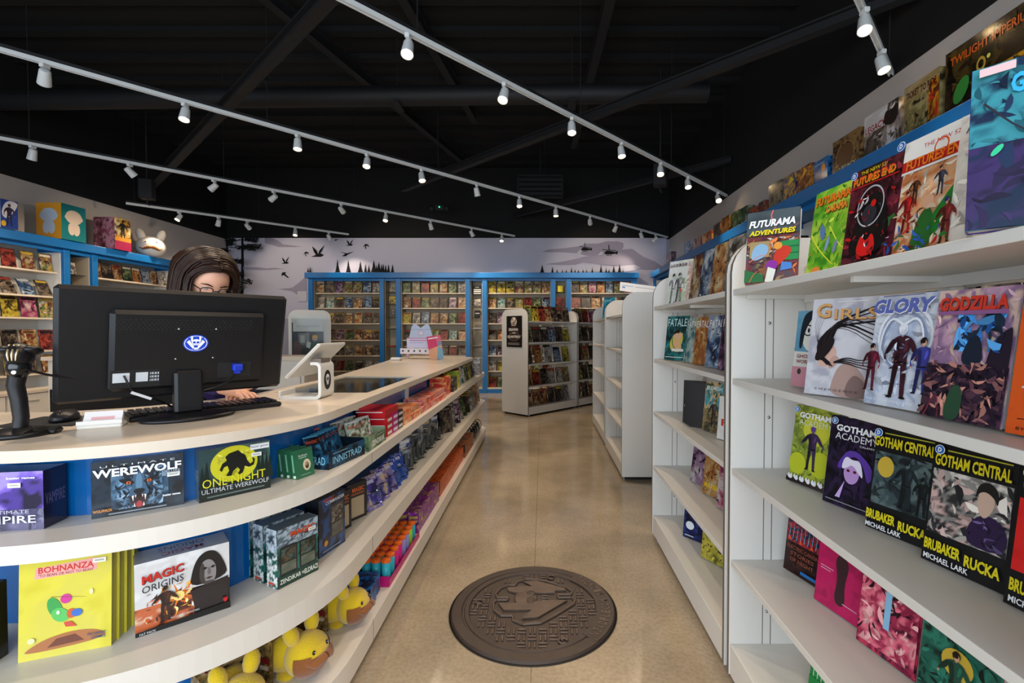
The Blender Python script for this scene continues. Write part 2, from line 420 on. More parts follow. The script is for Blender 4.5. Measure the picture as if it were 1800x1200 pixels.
def book(name, w, h, t, art, label, cat='comic book', group=None, spine='#888888', loc=(0,0,0), rz=0, tilt=8, near=True, mt=None, edge=None, npal=None):
    """standing front-cover-out; local front -Y, base z=0"""
    m = M(); sc = lin(spine); ed = lin(edge or '#cfcac4')
    if near:
        root = thing(name, label, cat, loc, rz, group); root.rotation_euler = (R(-tilt), 0, R(rz))
        ct = 0.0012
        m.box(-w/2, w/2, 0, ct, 0, h, [sc]*6); m.box(-w/2, w/2, t-ct, t, 0, h, [sc]*6); m.box(-w/2-0.0006, -w/2+ct, 0, t, 0, h, [sc]*6)
        a = Art(m, (-w/2, 0, 0), (1,0,0), (0,0,1), w, h)
        art(a)
        m.build('cover', mt or PRINT, root)
        M().box(-w/2+ct, w/2-0.002, ct, t-ct, 0.002, h-0.002).build('pages', PAPER, root)
        return root
    m.box(-w/2, w/2, 0, t, 0, h, [ed, ed, sc, ed, sc, sc])
    a = Art(m, (-w/2, 0, 0), (1,0,0), (0,0,1), w, h, 0.0008)
    art(a)
    o = m.build(name, mt or PRINT); o.location = loc; o.rotation_euler = (R(-tilt), 0, R(rz))
    return tag(o, label, cat, group)
def gbox(name, w, h, t, art, label, cat='board game', group=None, side='#222222', top=None, loc=(0,0,0), rz=0, tilt=0, sideart=None, sticker=None, mt=None, topart=None):
    m = M(); s_ = lin(side); tp = lin(top or side)
    root = thing(name, label, cat, loc, rz, group); root.rotation_euler = (R(-tilt), 0, R(rz))
    m.box(-w/2, w/2, 0, t, 0, h, [s_, tp, s_, s_, s_, s_])
    a = Art(m, (-w/2, 0, 0), (1,0,0), (0,0,1), w, h); art(a)
    if sideart:
        a = Art(m, (w/2, 0, 0), (0,1,0), (0,0,1), t, h); sideart(a)
        a = Art(m, (-w/2, t, 0), (0,-1,0), (0,0,1), t, h); sideart(a)
    if topart:
        a = Art(m, (w/2, t, h), (-1,0,0), (0,-1,0), w, t); topart(a)
    m.build('box_body', mt or WRAP, root)
    if sticker:
        m = M(); x, z = sticker
        m.col('#e8e4da').box(x-0.014, x+0.014, -0.0042, -0.0036, z-0.006, z+0.006)
        a = Art(m, (x-0.014, -0.0042, z-0.006), (1,0,0), (0,0,1), 0.028, 0.012, 0.0001); a.rect(.15, .35, .85, .65, '#a8a49c')
        m.build('price_sticker', PRINT, root)
    return root
def wpal(p): return p
def cover(pal, items=(), nx=26, ny=38, sc=3, seed=1, jit=0.12):
    def f(a):
        a.noise(pal, nx, ny, sc, seed, (0,0,1,1), jit)
        if len(pal) >= 3 and jit >= .1: a.ink(pal, int(nx*ny/9), seed)
        a.draw(items)
    return f
ORD = ['first', 'second', 'third', 'fourth', 'fifth', 'sixth', 'seventh', 'eighth', 'ninth', 'tenth', 'eleventh', 'twelfth', 'thirteenth', 'fourteenth', 'fifteenth', 'sixteenth', 'seventeenth', 'eighteenth', 'nineteenth', 'twentieth']
# ------------------------------------------------------------------ the room
XL, XR, YB, YF, ZC = -6.95, 2.78, 10.5, -2.6, 4.9
def struct(name, m, mt): return tag(m.build(name, mt), kind='structure')
struct('floor', M().box(XL-.1, XR+.1, YF-.1, YB+.1, -.12, 0), FLOOR)
struct('ceiling', M().box(XL-.1, XR+.1, YF-.1, YB+.1, ZC, ZC+.1), DARK)
struct('wall_left', M().box(XL-.1, XL, YF, YB, 0, ZC), WALL)
struct('wall_right', M().box(XR, XR+.1, YF, YB, 0, ZC), WALL)
struct('wall_back', M().box(XL-.1, XR+.1, YB, YB+.1, 0, ZC), wall_mat('wallpaper_base', '#a6a4b6'))
m = M()
m.box(XL-.1, -5.6, YF-.1, YF, 0, ZC); m.box(2.4, XR+.1, YF-.1, YF, 0, ZC); m.box(-5.6, 2.4, YF-.1, YF, 0, .35); m.box(-5.6, 2.4, YF-.1, YF, 3.1, ZC)
struct('wall_front', m, WALL)
m = M()
for x in (-5.6, -3.6, -1.6, .4, 2.34): m.box(x, x+.06, YF-.08, YF-.02, .35, 3.1)
m.box(-5.6, 2.4, YF-.08, YF-.02, .35, .41); m.box(-5.6, 2.4, YF-.08, YF-.02, 3.04, 3.1)
struct('window_1', m, STEEL)
# steel deck ribs of the roof
m = M()
for i in range(24): m.box(XL, XR, YF+i*.55, YF+i*.55+.12, ZC-.06, ZC)
struct('trim_1', m, DARK)

def pipe(name, a, b, r, mt, label, cat, n=14):
    m = M(); m.smooth = True; m.tube([a, b], r, n); return tag(m.build(name, mt), label, cat)
def beam(name, a, b, w, h, mt, label, cat):
    A = Vector(a); B = Vector(b); d = (B-A); L = d.length; root = thing(name, label, cat, a)
    root.rotation_euler = d.to_track_quat('X', 'Z').to_euler()
    m = M(); m.box(0, L, -w/2, w/2, -.008, .008+0); m.box(0, L, -w/2, w/2, h-.016, h)
    m.build('flange', mt, root)
    m = M(); m.box(0, L, -.012, .012, .008, h-.016); m.build('web', mt, root)
    return root
beam('roof_beam', (2.72, 3.4, 3.72), (-2.4, 8.2, 3.72), .09, .09, STEEL, 'thin dark steel roof beam running from the upper right wall to mid ceiling', 'beam')
beam('roof_beam', (-.9, 2.95, 3.75), (-6.9, 8.35, 3.75), .1, .1, STEEL, 'dark steel roof beam crossing two light tracks on the left half', 'beam')
beam('roof_beam', (2.72, 6.9, 3.76), (-.6, 10.2, 3.76), .08, .08, STEEL, 'dark steel roof beam in the far right corner of the ceiling', 'beam')
pipe('ceiling_duct', (XL+.05, 5.9, 4.15), (1.95, 5.7, 4.15), .115, STEEL2, 'long round black duct crossing the ceiling from left to right', 'duct')
for a, b, lab in (((-1.7, 2.6, 4.7), (-1.1, 7.8, 4.7), 'black joist above the middle track seen left of the duct hanger'),
                  ((.75, 2.4, 4.6), (.55, 8.6, 4.6), 'black joist on the ceiling above the aisle'),
                  ((-3.2, 3.1, 4.6), (-1.5, 9.6, 4.6), 'black joist crossing behind the left light tracks')):
    beam('ceiling_joist', a, b, .1, .14, STEEL, lab, 'joist')
for x, y, lab in ((.35, 5.74, 'thin vertical hanger rod holding the duct over the aisle'), (-1.75, 5.78, 'thin vertical hanger rod holding the duct left of the aisle')):
    m = M(); m.tube([(x, y, 4.1), (x, y, ZC)], .008, 6); m.box(x-.05, x+.05, y-.13, y+.13, 4.02, 4.035)
    tag(m.build('hanger_rod', STEEL), lab, 'rod')
# small ceiling things
def speaker(x, y, z, rz, lab):
    r = thing('ceiling_speaker', lab, 'speaker', (x, y, z), rz)
    M().cbox(-.09, .09, -.08, .08, -.3, 0, .012).build('speaker_box', STEEL, r)
    m = M(); m.tube([(0, 0, 0), (0, 0, ZC-z)], .012, 8); m.tube([(0, 0, -.3), (0, 0, -.36), (.03, 0, -.39)], .012, 8); m.build('mount', CHROME if False else STEEL, r)
speaker(-6.0, 7.25, 3.62, 20, 'black box speaker hanging over the left wall display')
speaker(1.62, 6.6, 3.62, -20, 'black box speaker hanging near the right end of the middle track')
r = thing('emergency_light', 'twin-head emergency light with green lamp high in the dark ceiling', 'emergency light', (-2.05, 9.5, 3.78))
M().cbox(-.09, .09, -.03, .03, -.05, .05, .01).build('housing', STEEL, r)
for s in (-1, 1):
    m = M(); m.smooth = True; m.ball((s*.15, -.03, -.02), .05, 12, 8); m.tube([(s*.07, 0, -.02), (s*.13, -.02, -.02)], .012, 6); m.build('lamp_head', STEEL2, r)
m = M(); m.ball((0, -.035, .0), .012, 8, 6); m.build('green_indicator', mat('green_indicator', '#0c6', .4, emit='#20ff90', es=4), r)
m = M(); m.tube([(0, 0, .05), (0, 0, ZC-3.78)], .01, 6); m.build('mount', STEEL, r)
r = thing('ceiling_vent', 'dark louvred air vent on the ceiling near the back wall', 'vent', (-.05, 9.4, 4.15))
m = M()
for k in range(4): m.box(-.42, .42, -.02+.0, .02, -.16+k*.09, -.10+k*.09)
m.build('louvre', STEEL2, r)
m = M(); m.box(-.45, -.42, -.04, .04, -.2, .22); m.box(.42, .45, -.04, .04, -.2, .22); m.box(-.45, .45, -.04, .04, .2, .23); m.box(-.45, .45, -.04, .04, -.22, -.19); m.box(-.01, .01, -.04, .04, .23, ZC-4.15); m.build('frame', STEEL, r)

# ------------------------------------------------------------------ light tracks and lamp heads
TZ = 3.35
def track(a, b, lab):
    A = Vector((*a, TZ)); B = Vector((*b, TZ)); d = B-A; L = d.length
    r = thing('light_track', lab, 'light track', tuple(A)); r.rotation_euler = (0, 0, math.atan2(d.y, d.x))
    m = M(); m.box(0, L, -.018, .018, 0, .02); m.box(0, L, -.018, -.008, -.012, 0); m.box(0, L, .008, .018, -.012, 0); m.build('rail', TRACKW, r)
    m = M()
    m.box(.0, L-.02, -.02, .02, .02, .045); m.build('raceway', STEEL, r)
    m = M(); n = int(L/2)+1
    for k in range(n+1):
        x = min(L-.1, .1+k*L/n); m.tube([(x, 0, .04), (x, 0, ZC-TZ)], .004, 5)
    m.build('hanger_wire', STEEL, r)
track((-3.4, .65), (2.76, 7.18), 'long white light track from top centre to the right wall')
track((-6.9, .4), (2.70, 10.33), 'longest white light track, running to the far right corner')
track((-6.9, 3.86), (-.60, 10.2), 'white light track over the counter ending mid back wall')
track((-6.63, 7.6), (-4.08, 10.03), 'shortest white light track at the far left')
track((-.6, .35), (2.755, 3.80), 'white light track at top right ending by the right wall')
def head():
    r = thing('track_lamp', 'x', 'track lamp')
    m = M(); m.cbox(-.017, .017, -.03, .03, -.03, .0, .004); m.tube([(0, 0, -.03), (0, 0, -.075)], .007, 8); m.build('adapter', TRACKW, r)
    h = bpy.data.objects.new('lamp_housing', None)
    m = M(); m.smooth = True
    m.lathe([(.018, .052), (.03, .05), (.034, .04), (.042, -.06), (.043, -.066), (.039, -.066), (.036, -.05)], 20)
    hs = m.build('lamp_housing', TRACKW, r)
    m = M(); m.lathe([(.0005, -.0545), (.036, -.0545), (.036, -.0535), (.0005, -.0535)], 20); ln = m.build('lens', LENS, hs)
    return r, hs, ln
P0, HS0, LN0 = head()
spots = {}
def lamp(x, y, aim, lab, first=[True], power=1.0, ang=74):
    if first[0]: r, hs = P0, HS0; first[0] = False
    else:
        r = copy_tree(P0); hs = [c for c in r.children if c.name.startswith('lamp_housing')][0]
    r.location = (x, y, TZ-.0125); r['label'] = lab; r['group'] = 'white lamp heads on the light tracks'
    d = Vector(aim) - Vector((x, y, TZ-.1)); d.normalize()
    # housing hangs beside the stem, its axis (-Z) along d
    q = (-d).to_track_quat('Z', 'Y')
    hs.rotation_euler = q.to_euler(); hs.location = (0, 0, -.09)
    k = (round(power, 2), ang)
    if k not in spots:
        l = bpy.data.lights.new('lamp_light', 'SPOT'); l.energy = SPOT_W*power; l.color = SPOT_COL; l.spot_size = R(ang); l.spot_blend = .6; l.shadow_soft_size = .03
        spots[k] = l
    ls = [c for c in hs.children if c.type == 'LIGHT']
    if ls: ls[0].data = spots[k]
    else:
        o = bpy.data.objects.new('lamp_light', spots[k]); COL.objects.link(o); o.parent = hs; o.location = (0, 0, -.075)
    return r
A_ = [(-0.917, 3.275), (-0.315, 3.912), (0.274, 4.535), (0.841, 5.135), (1.411, 5.738), (1.895, 6.249), (2.54, 6.932)]
B_ = [(-3.767, 3.636), (-3.17, 4.253), (-2.52, 4.927), (-2.004, 5.46), (-1.511, 5.97), (-0.91, 6.592), (-0.35, 7.171), (0.212, 7.753), (0.83, 8.392), (1.364, 8.945), (1.975, 9.576), (2.353, 9.967)]
C_ = [(-5.55, 5.211), (-4.986, 5.779), (-4.387, 6.382), (-3.879, 6.893), (-3.195, 7.582), (-2.667, 8.114), (-2.05, 8.735), (-1.399, 9.39), (-0.853, 9.939)]
D_ = [(-6.146, 8.076), (-5.742, 8.457), (-5.418, 8.762), (-4.83, 9.317), (-4.37, 9.75)]
E_ = [(2.017, 3.02), (2.439, 3.462)]
aimA = [(-.9, 2.3, 1.0), (-.7, 2.9, .9), (.3, 3.6, 0), (1.1, 4.4, .4), (1.2, 4.6, .8), (1.9, 5.2, 1.0), (2.5, 5.6, 1.6)]
aimB = [(-5.6, 5.2, 1.3), (-3.0, 3.4, .4), (-2.3, 4.4, .3), (-1.9, 4.4, .6), (-1.0, 5.2, .9), (-.5, 7.4, .9), (-.2, 6.2, .2), (.3, 7.4, .8), (1.2, 10.4, 2.5), (.6, 10.2, 1.4), (2.6, 9.9, 1.6), (1.3, 10.3, 2.3)]
aimC = [(-6.4, 5.6, 1.0), (-3.9, 7.7, 1.2), (-6.5, 6.3, 1.5), (-6.5, 7.6, 1.7), (-3.0, 10.3, 2.3), (-2.6, 7.0, .8), (-1.8, 10.2, 1.5), (-.6, 10.2, 1.6), (-.9, 9.0, 1.2)]
aimD = [(-6.6, 7.0, 1.4), (-6.7, 9.3, 1.6), (-5.4, 10.4, 2.5), (-4.7, 8.9, 1.8), (-4.1, 10.4, 2.3)]
aimE = [(1.5, 2.1, .9), (2.6, 3.0, 1.8)]
names = {'A': 'long centre track', 'B': 'longest track', 'C': 'counter track', 'D': 'short far left track', 'E': 'top right track'}
dim = {('B', 8): .55, ('B', 11): .5, ('C', 4): .7, ('D', 2): .45, ('D', 4): .4, ('C', 6): .8}
pw = {'A': 1, 'B': 1, 'C': 1.3, 'D': 1.2, 'E': .9}
for key, ps, am in (('A', A_, aimA), ('B', B_, aimB), ('C', C_, aimC), ('D', D_, aimD), ('E', E_, aimE)):
    for i, ((x, y), t) in enumerate(zip(ps, am)):
        lamp(x, y, t, 'white spot lamp, %s from the near end of the %s' % (ORD[i], names[key]), power=pw[key]*dim.get((key, i), 1))
# lamps on the unseen near stretches of the tracks light the front of the shop
for x, y, t in ((-1.6, 2.56, (-1.3, 1.5, .9)), (-2.3, 1.85, (-1.4, .9, .6)), (.75, 1.72, (.9, 1.1, .8)), (1.4, 2.4, (1.1, 1.6, .9)), (-5.0, 2.3, (-5.5, 3.9, .9)), (.1, 1.05, (-.9, 1.3, .5)), (-6.2, 4.56, (-6.6, 5.6, 1.2))):
    lamp(x, y, t, 'white spot lamp on the near stretch of a track above the entrance', power=.9)

# ------------------------------------------------------------------ wall mural
YM = YB-.006
mur = thing('wall_mural', 'wide lavender wall mural of clouds, pines, birds and helicopters above the back shelving', 'mural', (0, YB, 0))
def mural_part(name, fn, lift=0):
    m = M(); a = Art(m, (0, -.004-lift, 0), (1,0,0), (0,0,1), 1, 1, .0006); fn(a); return m.build(name, PAINTED, mur)
def px(u, v):    # helper: drawing coordinates measured on the wall
    return ((u-954)*.01258, 1.32+(582-v)*.01258)
def P_(pts): return [px(*p) for p in pts]
def cloud(a, pts, c): 
    # smooth the outline once
    q = []
    n = len(pts)
    for i in range(n):
        (x0, y0), (x1, y1) = pts[i], pts[(i+1) % n]
        q += [(x0*.75+x1*.25, y0*.75+y1*.25), (x0*.25+x1*.75, y0*.25+y1*.75)]
    a.poly(P_(q), c)
def mural_sky(a):
    a.poly(P_([(388,419),(1170,419),(1170,560),(388,560)]), '#c6c4d4')
    g = '#9e98aa'
    def strip(top, bot, c=g):      # top and bottom outlines sampled left to right
        for i in range(len(top)-1):
            a.poly(P_([bot[i], bot[i+1], top[i+1], top[i]]), c)
    for tp, b in (
        ([(468,419),(480,419),(492,424),(500,430),(515,432),(533,434)], [(468,428),(480,431),(492,435),(505,435),(518,435),(533,434)]),
        ([(430,470),(455,470),(470,472),(485,471),(502,473)], [(430,474),(455,475),(470,475),(485,474),(502,473)]),
        ([(490,508),(515,506),(527,497),(535,490),(541,480)], [(490,508),(515,512),(527,520),(535,520),(541,520)]),
        ([(952,443),(965,439),(990,437),(1015,434),(1030,429),(1050,429),(1065,425),(1085,425),(1095,428)], [(952,443),(965,444),(990,444),(1015,446),(1030,450),(1050,452),(1065,452),(1085,448),(1095,436)]),
        ([(958,465),(985,461),(1010,456),(1025,452),(1060,448)], [(958,465),(985,466),(1010,466),(1025,462),(1060,466)]),
        ([(1060,448),(1085,440),(1110,438),(1130,452),(1150,460),(1165,470)], [(1060,466),(1085,468),(1110,468),(1130,474),(1150,474),(1165,474)])):
        strip(tp, b)
    strip([(1010,476),(1060,470),(1090,468),(1115,466),(1125,470)], [(1010,478),(1060,478),(1090,478),(1115,476),(1125,470)], '#c8c6d2')
    a.poly(P_([(525,512),(541,512),(541,530),(525,530)]), '#c9c6d0')
mural_part('sky_panel', mural_sky)
rn = random.Random(5)
def spruce(a, x, h, w, b=479):
    n = 5
    for k in range(n):
        y = b - h*k/n*.86; ww = w*(1-k/n)**1.2
        a.poly(P_([(x-ww, y), (x+ww, y), (x+ww*.2, y-h/n*1.5), (x-ww*.2, y-h/n*1.5)]), '#0b0b0d')
    a.poly(P_([(x-w*.3, b-h*.6), (x+w*.3, b-h*.6), (x, b-h)]), '#0b0b0d')
def trees(a):
    for x, h, w in ((595,23,5),(614,22,5),(635,19,5),(644,15,3),(650,14,3),(659,21,6),(664,13,4),(668,18,5),(673,14,4),(676,15,3),(680,13,3),(685,14,3),(692,14,3),(545,9,2),(549,10,2)): spruce(a, x, h, w)
    for x, h, w in ((953,14,4),(971,11,2.5),(979,6,2),(988,6,1.5),(995,5,2),(1004,10,2),(1010,6,2),(1016,5,2),(1024,6,2),(1030,6,1.5),(1040,10,2),(1055,14,3),(1064,9,2),(1069,6,2),(1077,13,3),(1087,15,3.5),(1093,6,1.5)): spruce(a, x, h, w, 480)
mural_part('tree_line', trees, .006)
def pine(a):
    a.poly(P_([(421,560),(426,480),(427,419),(431,419),(431,480),(428,560)]), '#0e1413')
    rr = random.Random(3)
    for bx, by, L, s in ((427,424,26,-1),(430,424,28,1),(427,432,16,-1),(430,437,40,1),(427,446,28,-1),(430,442,38,1),(426,457,20,-1),(429,466,26,1),(426,459,18,-1),(424,472,10,-1),(430,484,22,1),(431,489,36,1),(431,494,8,1),(433,502,52,1),(436,510,24,1),(440,512,44,1)):
        n = int(L*4.4)
        for k in range(n):
            t = .25+.75*rr.random(); x = bx+s*L*t; y = by+rr.uniform(-5, 3.4)*(.5+t*.5)+ (2*t if s > 0 else 0)
            an = rr.uniform(-.7, .7) if s > 0 else PI+rr.uniform(-.7, .7); l = rr.uniform(2.5, 5.5)
            dx = math.cos(an)*l; dy = -abs(math.sin(an))*l*.9
            a.poly(P_([(x, y), (x+dx*.5, y+dy*.5+.8), (x+dx, y+dy), (x+dx*.5, y+dy*.5-.8)]), '#0d0f10')
        a.poly(P_([(bx, by+.6), (bx+s*L*.8, by+2), (bx+s*L*.8, by+1.2), (bx, by-.8)]), '#0d0f10')
mural_part('pine_tree', pine, .003)
def bird(x, y, sc, kind):
    B = {'up': [[(-12,-14),(-4,-6),(-1,2),(-4,4),(-9,-4)], [(10,-16),(5,-5),(0,2),(-2,2),(1,-6)], [(-6,2),(3,-1),(9,2),(3,5),(-6,5),(-14,5)]],
         'glide': [[(-13,-3),(0,0),(12,-3),(2,2),(-2,5),(-9,5),(-3,1)]],
         'fold': [[(-8,0),(-6,-6),(3,-7),(5,-4),(2,-2),(14,9),(9,9),(-2,1),(-8,4)]],
         'arc': [[(-6,3),(-3,-4),(1,-6),(6,-4),(8,2),(3,-2),(1,-1),(1,6),(-1,6),(-1,-2)]]}
    return [[(x+a*sc, y+b*sc) for a, b in p] for p in B[kind]]
def birds(a):
    for x, y, sc, k in ((505,461,.62,'up'),(502,483,.62,'fold'),(540,447,.7,'arc'),(563,447,1.0,'up'),(612,446,1.0,'glide'),(618,430,.55,'up'),(645,434,.75,'arc'),(594,422,.45,'glide'),(620,419.8,.01,'arc')):
        for p in bird(x, y, sc, k): a.poly(list(reversed(P_(p))), '#0b0b0d'); a.poly(P_(p), '#0b0b0d')
mural_part('flying_birds', birds, .009)
def heli(a):
    for x0, y0, tx in ((1022,440,(990,1012)), (1060,443,(1022,1040))):
        a.poly(P_([(x0-4,y0),(tx[0],478),(tx[1],478),(x0,y0+1)]), '#c3c2cf')
    for x, y, s in ((1028,438,.8),(1070,444,1.0)):
        a.poly(P_([(x-9*s,y+1),(x-6*s,y+4*s),(x+4*s,y+4*s),(x+13*s,y+2*s),(x+13*s,y),(x+4*s,y-2*s),(x-4*s,y-3*s)]), '#0b0b0d')
        a.poly(P_([(x-12*s,y-4*s),(x+12*s,y-2*s),(x+12*s,y-3.2*s),(x-12*s,y-5.2*s)]), '#0b0b0d')
        a.poly(P_([(x-1*s,y-3*s),(x+1*s,y-3*s),(x,y-13*s),(x-1.4*s,y-13*s)]), '#0b0b0d')
        a.poly(P_([(x+11*s,y+4*s),(x+15*s,y+3*s),(x+15*s,y-3*s),(x+12*s,y-1*s)]), '#0b0b0d')
        a.poly(P_([(x-5*s,y+6*s),(x+5*s,y+6.6*s),(x+5*s,y+5.6*s),(x-5*s,y+5*s)]), '#0b0b0d')
mural_part('helicopters', heli, .012)
struct('trim_2', M().box(XL, XL+.03, YB-.03, YB, 0, 3.34), STEEL)
# ------------------------------------------------------------------ blue wall shelving
def wall_unit(name, x, y, rz, wdt, label, zs, depth=.36, post=.1, post_r=True, glass=False, group=None, top=2.44, cat='shelving unit', backm=None):
    r = thing(name, label, cat, (x, y, 0), rz, group)
    # local: x 0..wdt clear opening, front plane y=0, back y=depth
    M().box(0, wdt, depth-.02, depth, .0, top).build('back_panel', backm or SLATG, r)
    for a_, b_ in ((.0005, .012), (wdt-.012, wdt-.0005)): M().box(a_, b_, .021, depth-.0205, .1105, top-.051).build('side_lining', backm or SLATG, r)
    M().box(-post, 0, -.02, depth, 0, top).build('post', BLUE, r, bevel=.004)
    if post_r: M().box(wdt, wdt+post, -.02, depth, 0, top).build('post', BLUE, r, bevel=.004)
    M().box(0, wdt, -.005, depth-.02, 0, .085).build('kick_board', BLUE, r)
    for z in zs:
        if glass: M().box(.013, wdt-.013, .05, depth-.021, z-.006, z).build('glass_shelf', ACRY, r)
        else: M().box(.013, wdt-.013, .06, depth-.021, z-.022, z).build('shelf', SHELFG, r)
    M().box(0, wdt, -.0, depth-.02, .085, .11).build('base_deck', SHELFG, r)
    M().box(0, wdt, .0, .02, top-.05, top).build('valance', BLUE, r)
    return r
def cornice(x, y, rz, L, depth, label, joints=()):
    r = thing('blue_cornice', label, 'cornice', (x, y, 0), rz)
    M().box(-.03, L+.03, -.07, depth, 2.445, 2.56).build('fascia_board', BLUE, r, bevel=.006)
    return r
ZS = [.47, .80, 1.135, 1.49, 1.82, 2.14]
YS = 10.12
bays = [(-4.88, 1.41, 'far left'), (-3.02, 1.38, 'second'), (-1.185, 1.355, 'third'), (.60, 1.30, 'far right')]
for i, (x, wd, nm) in enumerate(bays):
    wall_unit('wall_shelving', x, YS, 0, wd, 'blue-framed shelving bay of comics on the back wall, %s bay' % nm, ZS, post=.1, group='blue shelving bays on the back wall')
for x, wd, nm in ((-3.37, .25, 'left'), (-1.54, .255, 'middle'), (.26, .24, 'right')):
    wall_unit('display_niche', x, YS+.001, 0, wd, 'narrow grey display niche between blue posts on back wall, %s one' % nm, [.62, .98, 1.36, 1.62, 1.90, 2.16], post=.0, post_r=False, glass=True, group='narrow niches on the back wall', cat='display niche')
cornice(-5.0, YS, 0, 7.0, .36, 'long blue cornice board along the top of the back shelving')
# left wall (faces +x)
XS = -6.55
lb = [(3.2, 1.55), (4.95, 1.55), (7.0, 1.45), (8.6, 1.3)]
for i, (y, wd) in enumerate(lb):
    wall_unit('wall_shelving', XS, y, 90, wd, 'blue-framed comic shelving bay on the left wall, %s from the front' % ORD[i], [.77, 1.07, 1.50, 1.79, 2.12], post=.09, group='blue shelving bays on the left wall', backm=WHITE)
wall_unit('display_niche', XS, 6.592, 90, .316, 'narrow niche between two blue posts on the left wall', [1.1, 1.5, 1.8, 2.12], post=0, post_r=False, glass=True, cat='display niche')
cornice(XS, 3.1, 90, 6.9, .38, 'blue cornice board running along the left wall above the comics')
# low cupboards below the left shelving
for i, y in enumerate((3.3, 4.4, 5.5, 6.6, 7.7)):
    r = thing('base_cupboard', 'low white cupboard under the left wall shelving, %s from the front' % ORD[i], 'cupboard', (XS+.02, y, 0), 90, 'low cupboards along the left wall')
    M().box(0, 1.09, -.30, -.03, 0, .57).build('cupboard_body', WHITE2, r)
    M().box(-.003, 1.093, -.33, -.03, .57, .60).build('cupboard_top', TOP, r)
    for k in range(2):
        d = M().box(.01+k*.54, .535+k*.54, -.318, -.301, .08, .555).build('drawer_front', WHITE2, r)
        M().cbox(.2+k*.54, .34+k*.54, -.335, -.3185, .46, .48, .004).build('pull', ACRY, d)
# right wall (faces -x)
XRS = 2.35
for i, y in enumerate((9.95, 8.3, 6.65, 5.0, 3.35, 1.7)):
    wall_unit('wall_shelving', XRS, y, -90, 1.3, 'blue-framed shelving bay on the right wall, %s from the back' % ORD[i], [.5, .95, 1.46, 1.95], depth=.4, post=.09, group='blue shelving bays on the right wall', backm=WHITE)
    if i < 5: wall_unit('display_niche', XRS, y-1.4, -90, .155, 'narrow niche between blue posts on the right wall, %s from the back' % ORD[i], [1.0, 1.5, 2.0], depth=.4, post=0, post_r=False, cat='display niche')
cornice(XRS, 10.05, -90, 9.7, .42, 'long blue cornice board along the right wall carrying boxed games')

# ------------------------------------------------------------------ gondola racks
GZ = [.465, .81, 1.145, 1.475]
def endprofile(d, rc=.13, h=1.665):
    pts = [(-d, .03), (d, .03)]
    for k in range(7): q = PI/2*k/6; pts.append((d-rc+rc*math.cos(q), h-rc+rc*math.sin(q)))
    for k in range(7): q = PI/2+PI/2*k/6; pts.append((-d+rc+rc*math.cos(q), h-rc+rc*math.sin(q)))
    return pts
def gondola(loc, rz, L, label, d=.29, group=None, brackets=True, sides=(1, 1)):
    """local: runs along x 0..L, front is -y; double sided"""
    r = thing('gondola_rack', label, 'display rack', loc, rz, group)
    pr = endprofile(d)
    for x in (0, L-.018):
        m = M(); m.prism(pr, x, x+.018, 'x')
        # edge band faces get their own material
        for i in range(len(m.f)):
            m.m[i] = 0 if i < 2 else 1
        e = m.build('end_panel', [WHITE, EDGE], r)
    m = M()
    m.box(.03, L-.03, -d+.035, d-.035, .0, .028); m.build('plinth', BLACK, r)
    m = M(); m.box(.019, L-.019, -d+.004, d-.004, .03, .145); m.build('base_deck', WHITE, r, bevel=.002)
    for s in (-1, 1):
        if (s == -1 and not sides[0]) or (s == 1 and not sides[1]): continue
        for z in GZ:
            m = M(); y0, y1 = sorted((s*.018, s*(d-.004)))
            m.box(.019, L-.019, y0, y1, z-.022, z); sh = m.build('shelf', WHITE, r, bevel=.002)
            m = M(); 
            for x in ((.024, .036), (L/2-.006, L/2+.006), (L-.036, L-.024)):
                a, b = sorted((s*.02, s*(d-.05))); m.box(x[0], x[1], a, b, z-.036, z-.022)
            a, b = sorted((s*.02, s*.03)); m.box(.036, L-.036, a, b, z-.05, z-.0225)
            m.build('bracket', WHITE, sh)
    for x in (.04, L/2, L-.04):
        M().box(x-.0175, x+.0175, -.016, .016, .146, 1.56).build('upright', WHITE, r)
    m = M()
    for x0, x1 in ((.0185, .0195), (L-.0195, L-.0185)):
        for s in (-1, 1):
            for yy in (.135, .165): m.box(x0, x1, s*yy-.0012, s*yy+.0012, .146, 1.45)
    m.build('panel_groove', EDGE, r)
    m = M(); m.smooth = True
    for x in (.0205, L-.0205):
        for s in (-1, 1):
            for z in (.27, 1.0, 1.35): m.ball((x, s*.15, z), (.004, .006, .006), 8, 6)
    m.build('cam_bolt', CHROME, r)
    m = M(); 
    for x in (.05, L-.05):
        for s in (-1, 1): m.tube([(x, s*(d-.03), 0), (x, s*(d-.03), .03)], .012, 8)
    m.build('levelling_foot', CHROME, r)
    return r
# row along the aisle: front faces -x => rz=-90; origin at far end
GX = .99
gondola((GX, 1.78, 0), -90, 1.25, 'nearest white rack at right holding large graphic novels', group='white racks along the right of the aisle')
gondola((GX, 3.03, 0), -90, 1.22, 'second white rack at right, its top shelf holding a white comic collection', group='white racks along the right of the aisle')
gondola((GX, 5.30, 0), -90, 1.12, 'mostly empty white rack behind a blank white end panel', group='white racks along the right of the aisle')
gondola((GX+.01, 6.75, 0), -90, 1.30, 'farthest white rack of the right-hand row, topped by one teal book', group='white racks along the right of the aisle')
